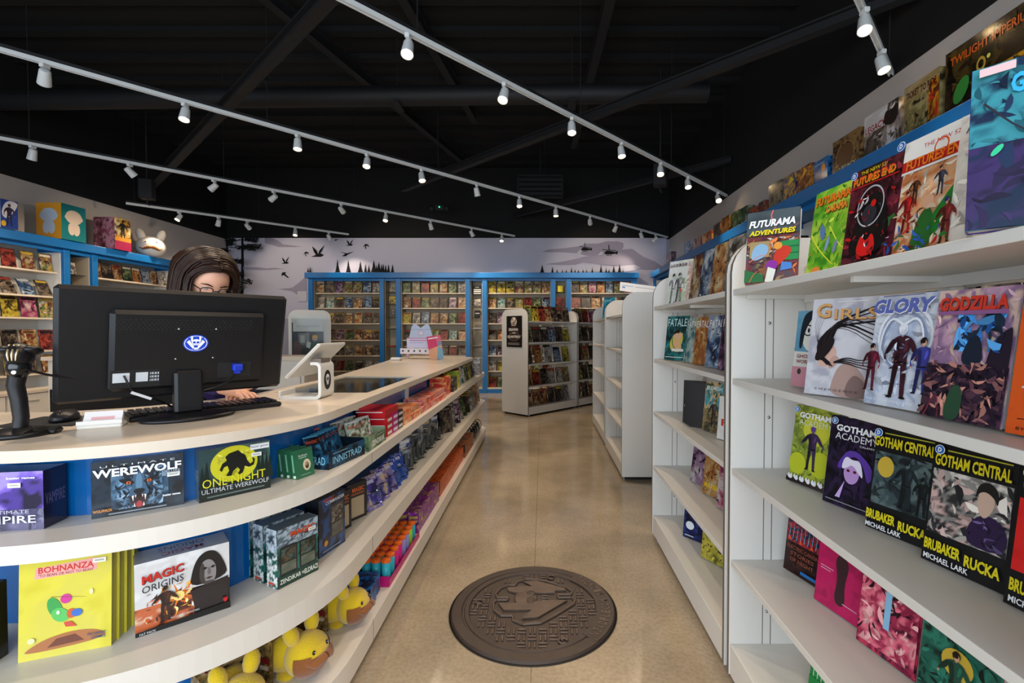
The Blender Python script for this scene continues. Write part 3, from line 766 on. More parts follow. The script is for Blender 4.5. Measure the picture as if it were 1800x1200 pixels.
# turned rack in the aisle
GA = 48
gd = Vector((math.cos(R(GA)), math.sin(R(GA)), 0)); gn = Vector((-math.sin(R(GA)), math.cos(R(GA)), 0))
g1 = Vector((-.227, 7.27, 0)) + gn*.29
gondola(tuple(g1), GA, 1.24, 'white rack turned at an angle in the aisle with a black poster on its end', d=.29)
g2 = g1 + gd*1.26 + gn*0
gondola(tuple(g2), GA, 1.1, 'white rack directly behind the angled rack with the black poster', d=.29)
gondola((-3.78, 7.72, 0), 116, 1.2, 'white rack behind the service area with a framed poster on its end', d=.31)
# poster on the turned rack
r = thing('rack_poster', 'black rack-end poster with a hooded face and white lettering', 'poster', tuple(g1 - gd*.0075 + Vector((0, 0, 1.07))), GA-90)
m = M(); m.col('#14100e').box(-.17, .17, -.003, .003, 0, .49)
a = Art(m, (-.17, -.003, 0), (1,0,0), (0,0,1), .34, .49)
a.draw([('p', [(.1,.28),(.3,.2),(.7,.2),(.88,.3),(.8,.52),(.64,.66),(.34,.66),(.2,.52)], '#3a2a22'), ('o', .48,.82,.19,.14,.05,'#d8cdbf'), ('n', ['#5a4436','#b39a86','#e5d8c8'], 8, 8, 3, 4, (.33,.68,.63,.94), .1),
        ('o', .5,.34,.34,.14,.02,'#8d7f72'), ('t', 'DRAWN', .45,.565,.6,.085,'#e6dfd2',.03), ('t', 'AND', .49,.455,.22,.04,'#e6dfd2',.03), ('t', 'QUARTERLY', .5,.33,.86,.09,'#e6dfd2',.03), ('r', .12,.135,.82,.145,'#9b9186'), ('r', .1,.1,.86,.115,'#9b9186'), ('r', .12,.075,.84,.085,'#9b9186')])
m.build('poster_sheet', PRINT, r)
# framed poster on the service-area rack
r = thing('framed_poster', 'tall framed poster with a white upper half behind clear acrylic', 'poster', (-3.80, 7.685, .92), 26)
m = M(); m.col('#d8d2c8').box(-.23, .23, -.004, .003, 0, .60)
a = Art(m, (-.23, -.004, 0), (1,0,0), (0,0,1), .46, .60)
a.draw([('r', 0,0,1,.66,'#191412'), ('r', .2,.3,.55,.62,'#77726a'), ('r', .26,.36,.4,.56,'#b9b5a8'), ('p', [(.02,.02),(.28,.02),(.3,.3),(.16,.44),(.04,.36)], '#5a2622'), ('p', [(.55,.02),(.85,.02),(.88,.34),(.72,.42),(.6,.36)], '#2f5449'), ('e', .72,.47,.09,.06,'#caa27e'), ('e', .72,.52,.09,.05,'#e2a632'), ('p', [(.44,.25),(.56,.2),(.6,.36),(.48,.4)], '#d9d6cc'), ('t', 'NEW THIS MONTH', .5,.80,.7,.03,'#6f6a62',.0), ('r', .0,0,.04,.9,'#17110f')])
m.build('poster_sheet', PRINT, r)
M().box(-.26, .26, -.02, -.014, -.02, .66).build('acrylic_cover', ACRY, r)

# ------------------------------------------------------------------ comics filling the far shelving
PALS = {'warm': ['#3a1410','#8c2a1a','#d8a24a','#e9d7b0'], 'mix': ['#2b2418','#9a3a22','#d9b23a','#5b8a4a','#e8e0cc'], 'dark': ['#0a0a0c','#2a2220','#6d5a4a','#a08a70'],
        'teal': ['#123a3e','#2f8a8c','#a9d6cc','#efe9dc'], 'purple': ['#1a1228','#5a2a5a','#b07ab0','#e6d6d8'], 'green': ['#10200f','#2f5a2a','#7a9a4a','#d0d6a0'], 'blue': ['#0a1430','#24508c','#8ab0d6','#e4e8ea'],
        'yellow': ['#2a2208','#caa81a','#f0dc3a','#2a1a0a'], 'white': ['#d8d2c6','#efe9dc','#6a5a50','#b0a294'], 'red': ['#2a0808','#a01818','#d84028','#1a0a0a'], 'orange': ['#3a1a08','#c8641a','#f0a040','#f4d890'],
        'pink': ['#4a1030','#c02a6a','#e88aa0','#f0d8d8'], 'grey': ['#2a2a2c','#6e6a66','#b0aaa2','#dcd6cc']}
NM = {'warm': 'brown-red', 'mix': 'multicoloured', 'dark': 'near-black', 'teal': 'teal', 'purple': 'purple', 'green': 'green', 'blue': 'blue', 'yellow': 'yellow', 'white': 'white', 'red': 'red', 'orange': 'orange', 'pink': 'pink', 'grey': 'grey'}
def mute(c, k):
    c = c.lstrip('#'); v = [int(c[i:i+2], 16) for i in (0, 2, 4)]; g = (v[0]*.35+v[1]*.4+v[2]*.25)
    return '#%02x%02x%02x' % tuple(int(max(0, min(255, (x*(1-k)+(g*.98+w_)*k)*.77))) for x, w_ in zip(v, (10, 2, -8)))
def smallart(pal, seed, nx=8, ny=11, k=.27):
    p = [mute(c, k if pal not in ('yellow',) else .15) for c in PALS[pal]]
    def f(a):
        rr = random.Random(seed)
        a.noise(p, nx, ny, 3.5, seed, (0,0,1,1), .3)
        a.ink(p, 16, seed, (.04,.04,.96,.8), .22)
        tc = rr.choice([p[-1], p[0], p[2], '#c8bfa8', '#8c3226', '#b89a30'])
        a.rect(.08, .82, .92, .95, tc)
        if rr.random() < .6: a.rect(.16, .85, .84, .92, p[0] if tc != p[0] else p[-1])
    return f
rowp = {0: [['warm','dark','purple','mix','mix','blue','grey'], ['green','mix','red','mix','warm','green','grey'], ['yellow','yellow','yellow','warm','mix','mix','warm'], ['dark','mix','pink','orange','blue','mix','pink']],
        1: [['white','teal','dark','blue','warm','blue','dark'], ['warm','red','green','dark','dark','purple','orange'], ['warm','teal','dark','mix','red','green','blue'], ['red','dark','orange','white','warm','dark']],
        2: [['warm','warm','dark','warm','orange','dark','dark'], ['yellow','grey','blue','warm','warm','green','red'], ['dark','purple','grey','blue','dark','green','warm'], ['dark','pink','pink','grey','dark','warm']],
        3: [['dark','dark','purple','green','warm','warm','dark'], ['dark','mix','pink','green','red','teal','orange'], ['dark','orange','mix','dark','green','warm','dark'], ['warm','dark','mix','green','dark','warm']],
        4: [['mix','dark','dark','grey','warm','warm','dark'], ['warm','mix','orange','grey','dark','red','dark'], ['blue','purple','dark','mix','warm','dark','green'], ['dark','grey','warm','dark','mix','blue']],
        5: [['mix','dark','red','green','dark','white','white'], ['warm','mix','dark','grey','red','dark','warm'], ['white','yellow','mix','dark','warm','green','warm'], ['dark','grey','warm','dark','mix','blue']],
        6: [['mix','dark','red','green','dark','white','white'], ['warm','mix','dark','grey','red','dark','warm'], ['red','green','mix','dark','warm','green','warm'], ['dark','grey','warm','dark','mix','blue']]}
RZ = [2.14, 1.82, 1.49, 1.135, .80, .47, .11]
bn = ['far left', 'second', 'third', 'far right']
sd = 10
for bi, (bx, bw, _) in enumerate(bays):
    for ri, z in enumerate(RZ):
        pl = rowp[ri][bi]; n = len(pl)
        for k, p in enumerate(pl):
            sd += 1
            if n == 7: x = bx + .10 + k*(bw-.2)/6 ; 
            else: x = bx + .12 + k*(bw-.24)/(n-1)
            rr = random.Random(sd); wv = .155+rr.uniform(-.008, .01); hv = (.255 if ri == 0 else .235)+rr.uniform(-.01, .01)
            if bi == 3 and ri == 1 and k < 3: wv, hv = .19, .26
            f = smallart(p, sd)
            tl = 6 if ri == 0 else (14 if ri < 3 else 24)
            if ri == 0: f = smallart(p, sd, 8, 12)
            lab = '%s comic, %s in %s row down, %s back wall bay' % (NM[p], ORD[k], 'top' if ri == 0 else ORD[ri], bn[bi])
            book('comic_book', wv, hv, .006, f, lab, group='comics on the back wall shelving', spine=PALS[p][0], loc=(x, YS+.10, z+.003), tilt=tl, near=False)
# niche items
def item(nm, x, z, wv, hv, pal, lab, f=None, tl=8, cat='comic book'):
    book(nm, wv, hv, .008, f or smallart(pal, int(x*977+z*313)), lab, cat, spine=PALS[pal][0], loc=(x, YS+.13, z+.002), tilt=tl, near=False)
item('boxed_book', -3.22, 2.16, .09, .16, 'white', 'small white book with red emblem, top of the left wall niche')
item('square_book', -3.24, 1.90, .15, .17, 'yellow', 'square yellow book with a drawn face in the left wall niche')
item('dark_book', -3.22, 1.62, .13, .17, 'blue', 'dark blue book in the left wall niche', lambda a: a.draw([('r',0,0,1,1,'#1a2434'), ('r',.25,.8,.6,.88,'#b8bcc0'), ('e',.45,.5,.12,.09,'#8d949c')]))
item('notice_card', -1.41, 2.10, .2, .2, 'dark', 'black card with white lettering atop the middle wall niche', lambda a: a.draw([('r',0,0,1,1,'#16120f'), ('t','OUR',.5,.82,.4,.12,'#e8e2d6'), ('r',.1,.5,.9,.62,'#e8e2d6'), ('r',.1,.3,.9,.42,'#e8e2d6'), ('r',.1,.1,.9,.22,'#e8e2d6')]), tl=3, cat='sign')
item('square_book', -1.41, 1.86, .15, .15, 'white', 'small cream book in the middle wall niche')
item('dark_book', -1.41, 1.60, .12, .17, 'dark', 'small black book with a white band in the middle wall niche', lambda a: a.draw([('r',0,0,1,1,'#121214'), ('r',.1,.55,.9,.68,'#a8a4a4')]))
item('square_book', .38, 2.16, .11, .14, 'yellow', 'bright yellow booklet at the top of the right wall niche', lambda a: a.draw([('r',0,0,1,1,'#dccb22'), ('l', [(.3,.7),(.6,.5),(.4,.3)], .004, '#7c6a12')]))
item('square_book', .385, 1.86, .16, .19, 'red', 'white and red comic in the right wall niche')
def flat(nm, x, z, pal, lab, n=4):
    m = M(); p = PALS[pal]
    for k in range(n): m.col(p[k % len(p)]).box(-.1+.004*k, .1-.004*k, .0, .15, k*.008, k*.008+.007)
    o = m.build(nm, PRINT); o.location = (x, YS+.1, z+.001); tag(o, lab, 'comic stack')
for x, z, p, lab in ((-3.245, .98, 'red', 'flat pile of red comics low in the left wall niche'), (-3.245, 1.36, 'dark', 'flat pile of dark comics in the left wall niche'), (-1.41, 1.36, 'grey', 'flat pile of grey comics in the middle wall niche, upper'), (-1.41, .98, 'dark', 'flat pile of dark comics in the middle wall niche, middle'), (-1.41, .62, 'blue', 'flat pile of blue comics in the middle wall niche, lower')):
    flat('comic_stack', x, z, p, lab)
# left wall comics (face +x)
sd = 400
lrow = [(2.12, ['red','warm','mix','mix','dark','warm','mix']), (1.79, ['dark','blue','dark','dark','grey','dark','mix']), (1.50, ['yellow','pink','mix','purple','blue','orange','mix']), (1.07, ['dark','warm','red','purple','green','orange','blue']), (.77, ['mix','dark','warm','orange','dark','grey','mix'])]
for bi, (y0, wd) in enumerate(lb):
    for ri, (z, pl) in enumerate(lrow):
        n = 7 if bi >= 2 else 7
        if bi == 2: n = 8
        for k in range(n):
            if bi == 0 and ri != 2: continue
            if bi > 1 and ri > 1: continue
            sd += 1; p = pl[(k+bi*3) % len(pl)]
            if bi == 2: p = ['warm','dark','warm','green','orange','blue','warm','white'][k]
            y = y0+.11+k*(wd-.22)/(n-1)
            big = ri in (2, 3) and bi < 2
            wv = .19 if big else .16; hv = .27 if big else .235
            lab = '%s comic, %s in %s row down, %s left wall bay' % (NM[p], ORD[k], 'top' if ri == 0 else ORD[ri], ORD[bi])
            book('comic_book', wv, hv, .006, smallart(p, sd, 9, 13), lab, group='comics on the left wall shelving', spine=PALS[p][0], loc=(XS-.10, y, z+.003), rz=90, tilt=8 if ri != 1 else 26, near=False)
book('comic_book', .13, .17, .01, smallart('white', 99), 'white comic with purple art in the left wall niche', 'comic book', spine='#999999', loc=(XS-.12, 6.75, 2.125), rz=90, near=False)
# turned rack stock
def on_gondola(org, d, n, xs, z, h, wv, pal, seed, lab, off=.20, tl=10, rz=GA, grp='comics on the angled racks'):
    p = org + d*xs - n*off
    book('comic_book', wv, h, .012, smallart(pal, seed, 8, 12), lab, group=grp, spine=PALS[pal][0], loc=(p.x, p.y, z+.004), rz=rz, tilt=tl, near=False)
rows = [(1.475, ['green','yellow','red','warm','dark','dark','dark']), (1.145, ['green','dark','dark','blue','dark','yellow']), (.81, ['dark','orange','white','blue','yellow']), (.465, ['warm','red','dark','grey','white','mix']), (.145, ['warm','warm','warm','dark','dark','grey'])]
rnm = ['top', 'second', 'third', 'fourth', 'bottom']
sd = 700
for ri, (z, pl) in enumerate(rows):
    for k, p in enumerate(pl):
        sd += 1; on_gondola(g1, gd, gn, .12+k*(.93/(len(pl)-1)), z, .25, .165, p, sd, '%s comic, %s from left, %s shelf of the angled rack with poster' % (NM[p], ORD[k], rnm[ri]))
for ri, (z, pl) in enumerate([(1.475, ['dark','red','pink','dark']), (1.145, ['green','dark','dark','warm']), (.81, ['dark','warm','dark','grey']), (.465, ['yellow','dark','green','blue']), (.145, ['warm','dark','orange','dark'])]):
    for k, p in enumerate(pl):
        sd += 1; on_gondola(g2, gd, gn, .14+k*.2, z, .25, .165, p, sd, '%s comic, %s from left, %s shelf of the rack behind angled rack' % (NM[p], ORD[k], rnm[ri]))
# ------------------------------------------------------------------ service counter with curved corner
CX, CY, CR = -1.375, 1.75, .67     # arc centre and outer radius of the shelf edge
def cpath(off, far, x_left=-2.7, rf=.22, nseg=28):
    """outline of the counter front, inset by off"""
    r = CR-off; p = [(x_left, CY-r)]
    for k in range(nseg+1):
        q = -PI/2 + PI/2*k/nseg; p.append((CX+r*math.cos(q), CY+r*math.sin(q)))
    xe = CX+r; ye = far-off*.9; rr = rf
    for k in range(13):
        q = PI/2*k/12; p.append((xe-rr+rr*math.cos(q), ye-rr+rr*math.sin(q)))
    return p
def ribbon(m, off_out, off_in, far_o, far_i, z0, z1, rf=.22):
    a = cpath(off_out, far_o, rf=rf); b = cpath(off_in, far_i, rf=max(.03, rf-(off_in-off_out)))
    # extend the far ends to the inner side of the counter
    a.append((-1.40, a[-1][1])); b.append((-1.40, b[-1][1]))
    n = len(a); v = []
    for z in (z0, z1):
        v += [(x, y, z) for x, y in a] + [(x, y, z) for x, y in b]
    f = []
    for i in range(n-1):
        f += [(i, i+1, 2*n+i+1, 2*n+i), (n+i+1, n+i, 3*n+i, 3*n+i+1), (2*n+i, 2*n+i+1, 3*n+i+1, 3*n+i), (i+1, i, n+i, n+i+1)]
    f += [(0, 2*n, 3*n, n), (n-1, 2*n-1, 4*n-1, 3*n-1)]
    m.add(v, f); return m
ctr = thing('service_counter', 'long white service counter with rounded corner and open merchandise shelves', 'counter', (0, 0, 0))
FAR = 5.95
ribbon(M(), 0, .19, FAR, FAR, .775, .82).build('shelf', WHITE2, ctr)
ribbon(M(), 0, .292, FAR+.06, FAR+.06, .40, .47).build('shelf', WHITE2, ctr)
ribbon(M(), 0, .362, FAR+.1, FAR+.1, .035, .12).build('base_shelf', WHITE2, ctr)
ribbon(M(), .09, .19, FAR, FAR, .0, .035).build('toe_kick', RUBBER, ctr)
ribbon(M(), .185, .20, FAR-.35, FAR-.35, .8205, 1.0, rf=.05).build('blue_backing', BLUEG, ctr)
ribbon(M(), .285, .30, FAR-.35, FAR-.35, .4705, .775, rf=.05).build('blue_backing', BLUEG, ctr)
ribbon(M(), .355, .37, FAR-.35, FAR-.35, .1205, .40, rf=.05).build('blue_backing', BLUEG, ctr)
ribbon(M(), .18, .31, FAR-.35, FAR-.35, .765, .7745, rf=.05).build('underside_board', WHITE2, ctr)
m = M()
for zz0, zz1 in ((.774, .8205), (.399, .4705), (.034, .1205)):
    m.box(-.7065, -.7042, 1.949, 1.951, zz0, zz1)
m.build('joint_line', EDGE, ctr)
m = M()
m.box(-2.7, -1.9, 1.60, 1.62, .0, .99); m.box(-1.36, -1.345, 2.2, 5.5, 0, .80)
m.build('inner_panel', WHITE2, ctr)
# top: L-shaped slab with a glazed opening
TO = .057
fr = cpath(TO, 5.52, rf=.30)
a_pts = [p for p in fr if p[1] <= 1.7501]
m = M()
near = a_pts + [(CX+CR-TO, 2.24), (-1.335, 2.24), (-1.36, 2.10), (-1.44, 1.93), (-1.58, 1.79), (-1.75, 1.70), (-2.7, 1.69)]
m.prism(near, 1.0, 1.03)
m.prism([(-.83, 2.24), (CX+CR-TO, 2.24), (CX+CR-TO, 3.06), (-.83, 3.06)], 1.0, 1.03)
m.prism([(-1.335, 2.24), (-1.275, 2.24), (-1.275, 3.06), (-1.335, 3.06)], 1.0, 1.03)
fe = [p for p in fr if p[1] > 1.76]
m.prism([(-1.335, 3.06), (CX+CR-TO, 3.06)] + fe + [(-1.45, 5.50), (-1.62, 5.2), (-1.52, 4.6)], 1.0, 1.03)
m.build('countertop', TOP, ctr)
M().box(-1.275, -.83, 2.24, 3.06, 1.016, 1.024).build('glass_inset', GLASS, ctr)
M().box(-1.275, -.87, 2.24, 3.06, .80, .81).build('case_floor', BLACKG, ctr)
m = M(); m.box(-1.30, -1.275, 2.2, 3.1, .80, .99); m.box(-1.275, -.87, 3.06, 3.08, .80, .99); m.box(-1.275, -.87, 2.22, 2.24, .80, .99); m.build('case_wall', WHITE2, ctr)
for k, (x, y, p) in enumerate(((-1.0,2.45,'white'),(-1.13,2.42,'orange'),(-1.02,2.66,'warm'),(-1.16,2.68,'grey'),(-1.06,2.9,'blue'))):
    m = M(); m.col(PALS[p][2]).box(-.045, .045, -.03, .03, 0, .015); m.col(PALS[p][3]).box(-.03, .03, -.02, .02, .015, .0156)
    o = m.build('card_pack', PRINT); o.location = (x, y, .8105); o.rotation_euler = (0, 0, k*.5)
    tag(o, '%s trading card pack inside the glass-topped case, %s nearest' % (NM[p], ORD[k]), 'card pack')
# rear service counter
r = thing('rear_counter', 'white rear counter standing across the back of the service area', 'counter', (-5.6, 5.35, 0))
M().box(0, 2.9, .02, .5, 0, .99).build('cabinet_body', WHITE2, r)
M().box(-.03, 2.93, -.03, .53, .99, 1.03).build('countertop', TOP, r)
m = M()
for k in range(5): m.box(.04+k*.57, .58+k*.57, -.0, .019, .68, .96)
m.build('drawer_front', WHITE2, r)
M().box(.02, 2.88, .012, .0195, .06, .66).build('bay_shade_sheet', BLACK, r)  # flat black sheet on the cabinet front, painted in for shade inside a bay

# ------------------------------------------------------------------ merchandise on the counter shelves
S1, S2, S3 = .82, .47, .12
def at(x0, y0, x1, y1): return ((x0+x1)/2, (y0+y1)/2, math.degrees(math.atan2(y1-y0, x1-x0)), math.hypot(x1-x0, y1-y0))
def shelfbox(name, A, B, z, h, t, art, label, **k):
    x, y, rz, wd = at(*A, *B)
    return gbox(name, wd, h, t, art, label, loc=(x, y, z), rz=rz, **k)
wolf = ['#0a1018', '#16283c', '#3c5c78', '#7e98a8']
def a_vamp(a):
    a.noise(['#1a1030','#4a3488','#7a5cc0','#9a86c8'], 30, 34, 3, 3, (0,0,1,1), .1)
    a.draw([('n', ['#3a3450','#5a5474','#8a86a0'], 24, 10, 4, 5, (0,0,1,.36), .1), ('fig', .28,.38,.5,'#14101e','#4a4468','#0c0a14',.4), ('t','ULTIMATE',.6,.33,.5,.06,'#b8b4c8',.0), ('t','VAMPIRE',.5,.2,.86,.13,'#d8d6e0',.01), ('t','bezier games',.76,.9,.34,.05,'#e8e4f0',.03)])
shelfbox('vampire_game_box', (-1.440, 1.163), (-1.262, 1.192), S1, .148, .07, a_vamp, 'purple vampire board game box with curved corner shelf at left edge', side='#1c1730', sticker=(.03, .115), sideart=lambda a: a.text('VAMPIRE', .5, .5, .85, .2, '#6e6690', 0, 0), group=None)
def a_were(a):
    a.noise(['#06080c','#0e1822','#1a2836','#0a0c10'], 34, 26, 3, 8, (0,0,1,1), .12)
    a.noise(['#0c1420','#20384e','#4e7088','#2c4a62'], 22, 20, 5, 9, (.2,.12,.82,.85), .15)
    a.ink(['#8aa4b8','#4a6a84','#1a2c3e','#0a121c','#6a8aa4'], 190, 5, (.24,.1,.76,.84), .05)
    a.draw([('p', [(.30,.84),(.36,.62),(.44,.70),(.40,.80)], '#0c1824'), ('p', [(.70,.84),(.64,.62),(.56,.70),(.60,.80)], '#0c1824'),
            ('p', [(.44,.72),(.5,.78),(.56,.72),(.57,.5),(.62,.36),(.56,.28),(.5,.3),(.44,.28),(.38,.36),(.43,.5)], '#3a5870'), ('p', [(.47,.7),(.5,.74),(.53,.7),(.54,.46),(.5,.42),(.46,.46)], '#5a7c94'),
            ('p', [(.30,.60),(.38,.54),(.46,.55),(.43,.61),(.36,.64),(.28,.66)], '#04060a'), ('p', [(.70,.60),(.62,.54),(.54,.55),(.57,.61),(.64,.64),(.72,.66)], '#04060a'), ('e', .39,.575,.026,.026,'#e8641a'), ('e', .61,.575,.026,.026,'#e8641a'), ('e', .39,.575,.010,.016,'#1a0a04'), ('e', .61,.575,.010,.016,'#1a0a04'),
            ('p', [(.43,.42),(.46,.36),(.5,.34),(.54,.36),(.57,.42),(.5,.46)], '#0a0c10'), ('p', [(.39,.31),(.44,.33),(.5,.35),(.56,.33),(.61,.31),(.57,.14),(.53,.09),(.47,.09),(.43,.14)], '#2a0608'), ('p', [(.46,.11),(.54,.11),(.53,.2),(.5,.23),(.47,.2)], '#a82830'),
            ('q', [(.42,.325),(.445,.335),(.435,.22)], '#e8e4d8'), ('q', [(.555,.335),(.58,.325),(.565,.22)], '#e8e4d8'), ('q', [(.455,.335),(.47,.34),(.463,.28)], '#e8e4d8'), ('q', [(.53,.34),(.545,.335),(.537,.28)], '#e8e4d8'), ('q', [(.44,.13),(.46,.12),(.45,.2)], '#e8e4d8'), ('q', [(.54,.12),(.56,.13),(.55,.2)], '#e8e4d8'),
            ('t','U L T I M A T E',.5,.92,.8,.035,'#d8d8d8',.0), ('t','WEREWOLF',.5,.80,.95,.15,'#f0f0f0',.03), ('t','DELUXE',.86,.70,.2,.045,'#b8c0c8',0), ('t','EDITION',.86,.645,.2,.045,'#b8c0c8',0), ('t','WOLFPACK',.12,.14,.2,.05,'#d88a3a',.03), ('t','bezier games',.86,.25,.2,.05,'#f0f0f0',.03), ('r',.18,.055,.8,.075,'#8a9098')])
shelfbox('werewolf_game_box', (-1.199, 1.252), (-1.038, 1.365), S1, .150, .055, a_were, 'dark werewolf board game box with orange-eyed wolf face on curved shelf', side='#15171b', sticker=(.075, .093))
def a_one(a):
    a.noise(['#1a2a2a','#2c4444','#4a6456'], 30, 26, 3, 12, (0,0,1,1), .1)
    a.draw([('e', .48,.64,.33,.36,'#cfc824',36), ('ink',['#dcd640','#c0b820','#e6e05a'],30,2,(.25,.4,.7,.88),.08)])
    w_ = [(.36,.42),(.40,.52),(.38,.62),(.33,.6),(.30,.52),(.27,.56),(.31,.68),(.37,.72),(.35,.8),(.40,.86),(.46,.88),(.53,.9),(.57,.84),(.63,.78),(.66,.66),(.70,.58),(.74,.62),(.73,.72),(.77,.66),(.75,.55),(.68,.52),(.62,.56),(.60,.46),(.57,.40),(.52,.41),(.55,.5),(.52,.56),(.46,.5),(.43,.41)]
    cx, cy = .5, .62
    a.poly(w_[::-1], '#0c0e0c')
    for x in (.04,.1,.88,.94,.99,.82): a.poly([(x-.05,.25),(x+.05,.25),(x,.62+.2*math.sin(x*9))], '#10201a')
    a.draw([('r',0,0,1,.3,'#15201c'), ('t','ONE NIGHT',.48,.34,.88,.17,'#e2d92c',.0), ('t','ULTIMATE WEREWOLF',.5,.19,.94,.09,'#c8ccd0',.0), ('r',.1,.06,.9,.09,'#5a6a66'), ('r',.7,.86,.98,.97,'#e8e8e8'), ('t','bezier games',.84,.915,.25,.06,'#1a1a1a',.0)])
shelfbox('one_night_game_box', (-1.0, 1.372), (-.874, 1.514), S1, .152, .062, a_one, 'yellow-moon one night werewolf board game box, right of the wolf face box', side='#3a4648', top='#8a9094', sticker=(.055, .115), sideart=lambda a: a.text('ONE NIGHT', .5, .5, .9, .22, '#8e989c', 0, 0))
def a_green(a):
    a.draw([('r',0,0,1,1,'#2e6a48'), ('t','Authors',.42,.78,.5,.09,'#dfe8dc',0), ('r',.2,.68,.62,.71,'#9ac0a4'), ('e',.6,.42,.22,.2,'#d8cba8'), ('e',.6,.4,.1,.12,'#4a3a2c'), ('e',.58,.46,.07,.07,'#a88a6a'), ('r',.2,.1,.75,.12,'#8ab89a')])
for k in range(4):
    gbox('author_card_deck', .075, .098, .022, a_green, 'green author card deck, %s of the row of four leaning on the top counter shelf' % ORD[k], cat='card deck', group='green card decks', side='#28603f', loc=(-.812-(3-k)*.0262, 1.622+(3-k)*.009, S1), rz=71, tilt=8, sideart=lambda a: a.draw([('r',.3,.25,.6,.85,'#7fb491'), ('r',.25,.05,.75,.14,'#dfe8dc')]))
def tray(name, A, B, z, h, t, arts, label, side, inner, sidearts=None):
    x, y, rz, wd = at(*A, *B)
    r = thing(name, label, 'display box', (x, y, z), rz)
    m = M(); s = lin(side)
    m.box(-wd/2, wd/2, 0, t, 0, .003, [s]*6)
    m.box(-wd/2, wd/2, 0, .003, 0, h, [s]*6); m.box(-wd/2, wd/2, t-.003, t, 0, h*1.1, [s]*6)
    m.box(-wd/2, -wd/2+.003, .003, t-.003, 0, h*1.1, [s]*6); m.box(wd/2-.003, wd/2, .003, t-.003, 0, h*1.1, [s]*6)
    a = Art(m, (-wd/2, 0, 0), (1,0,0), (0,0,1), wd, h); arts(a)
    a = Art(m, (-wd/2, t, 0), (0,-1,0), (0,0,1), t, h*1.1); (sidearts or arts)(a)
    m.build('open_carton', PRINT, r)
    return r, wd
def pack(par, x, y, z, rz, tilt, pal, seed, lab, grp, w_=.062, h_=.11):
    m = M(); p = pal; c = lin(p[1]); ed = lin(p[-1])
    m.box(-w_/2, w_/2, 0, .006, 0, h_, [ed, ed, c, c, c, c])
    a = Art(m, (-w_/2, 0, 0), (1,0,0), (0,0,1), w_, h_)
    a.noise(p, 8, 13, 3, seed, (0,0,1,1), .2); a.draw([('t','MAGIC',.5,.8,.8,.1,'#d8501e',.02), ('r',0,0,1,.05,p[-1]), ('r',0,.95,1,1,p[-1])])
    o = m.build('booster_pack', PRINT); o.location = (x, y, z); o.rotation_euler = (R(-tilt), 0, R(rz)); return tag(o, lab, 'card pack', grp)
def a_inn(a):
    a.noise(['#060a10','#0e2434','#1c4a66','#0a1420'], 20, 10, 3, 7, (0,0,1,1), .15)
    a.draw([('t','INNISTRAD',.5,.45,.8,.42,'#8fd0ea',.0), ('r',.1,.82,.5,.88,'#6a90a4')])
tray('booster_display', (-.770, 1.700), (-.725, 1.925), S1, .062, .145, a_inn, 'dark blue open display carton full of card packs beside green decks', '#0c1a26', '#9aa')
cols = [['#06090e','#0e2c40','#1c5878','#3a88a8'], ['#05070c','#12223a','#1a4a6a','#4a94b8']]
for k in range(14):
    i, j = k % 7, k // 7
    pack(None, -.885+j*.065, 1.725+i*.028, S1+.012, 62, 22+3*j, cols[(k) % 2], 50+k, 'dark blue card pack with orange title standing in the dark blue display carton', 'blue card packs in the carton')
def a_zen(a):
    a.noise(['#24402c','#4a6e4a','#7a9470','#a0b090'], 20, 10, 3, 17, (0,0,1,1), .12)
    a.draw([('t','ZENDIKAR',.55,.4,.72,.42,'#eef0e4',.03), ('r',.45,.8,.8,.86,'#c8d0b8')])
tray('booster_display', (-.722, 1.960), (-.722, 2.175), S1, .058, .145, a_zen, 'green open display carton of card packs in front of the red boxes', '#7f9478', '#9aa')
for k in range(12):
    i, j = k % 6, k // 6
    pack(None, -.838+j*.06, 1.985+i*.028, S1+.012, 66, 20, ['#e4e4dc','#b0bca0','#5a4a36','#d8d8d0'], 80+k, 'white card pack with orange title standing in the green display carton', 'white card packs in the carton')
def standee(x, y, z, rz, w_, h_, pal, lab, seed, txt='MAGIC'):
    m = M(); m.col(pal[0]).box(-w_/2, w_/2, 0, .004, 0, h_); a = Art(m, (-w_/2, 0, 0), (1,0,0), (0,0,1), w_, h_); a.noise(pal, 16, 16, 3, seed, (0,0,1,1), .15); a.text(txt, .5, .72, .8, .17, '#e0561e', .02)
    o = m.build('promo_card', PRINT); o.location = (x, y, z); o.rotation_euler = (R(-4), 0, R(rz)); tag(o, lab, 'promo card')
standee(-.905, 1.80, S1, 62, .17, .15, ['#05070c','#0c2c48','#1c5a88','#0a1018'], 'dark promo card with orange title behind the blue pack carton', 4)
standee(-.905, 2.06, S1, 80, .16, .155, ['#d8d2b8','#a89a6a','#5e6a3a','#e8e4d0'], 'cream promo card with orange title behind the green pack carton', 5)
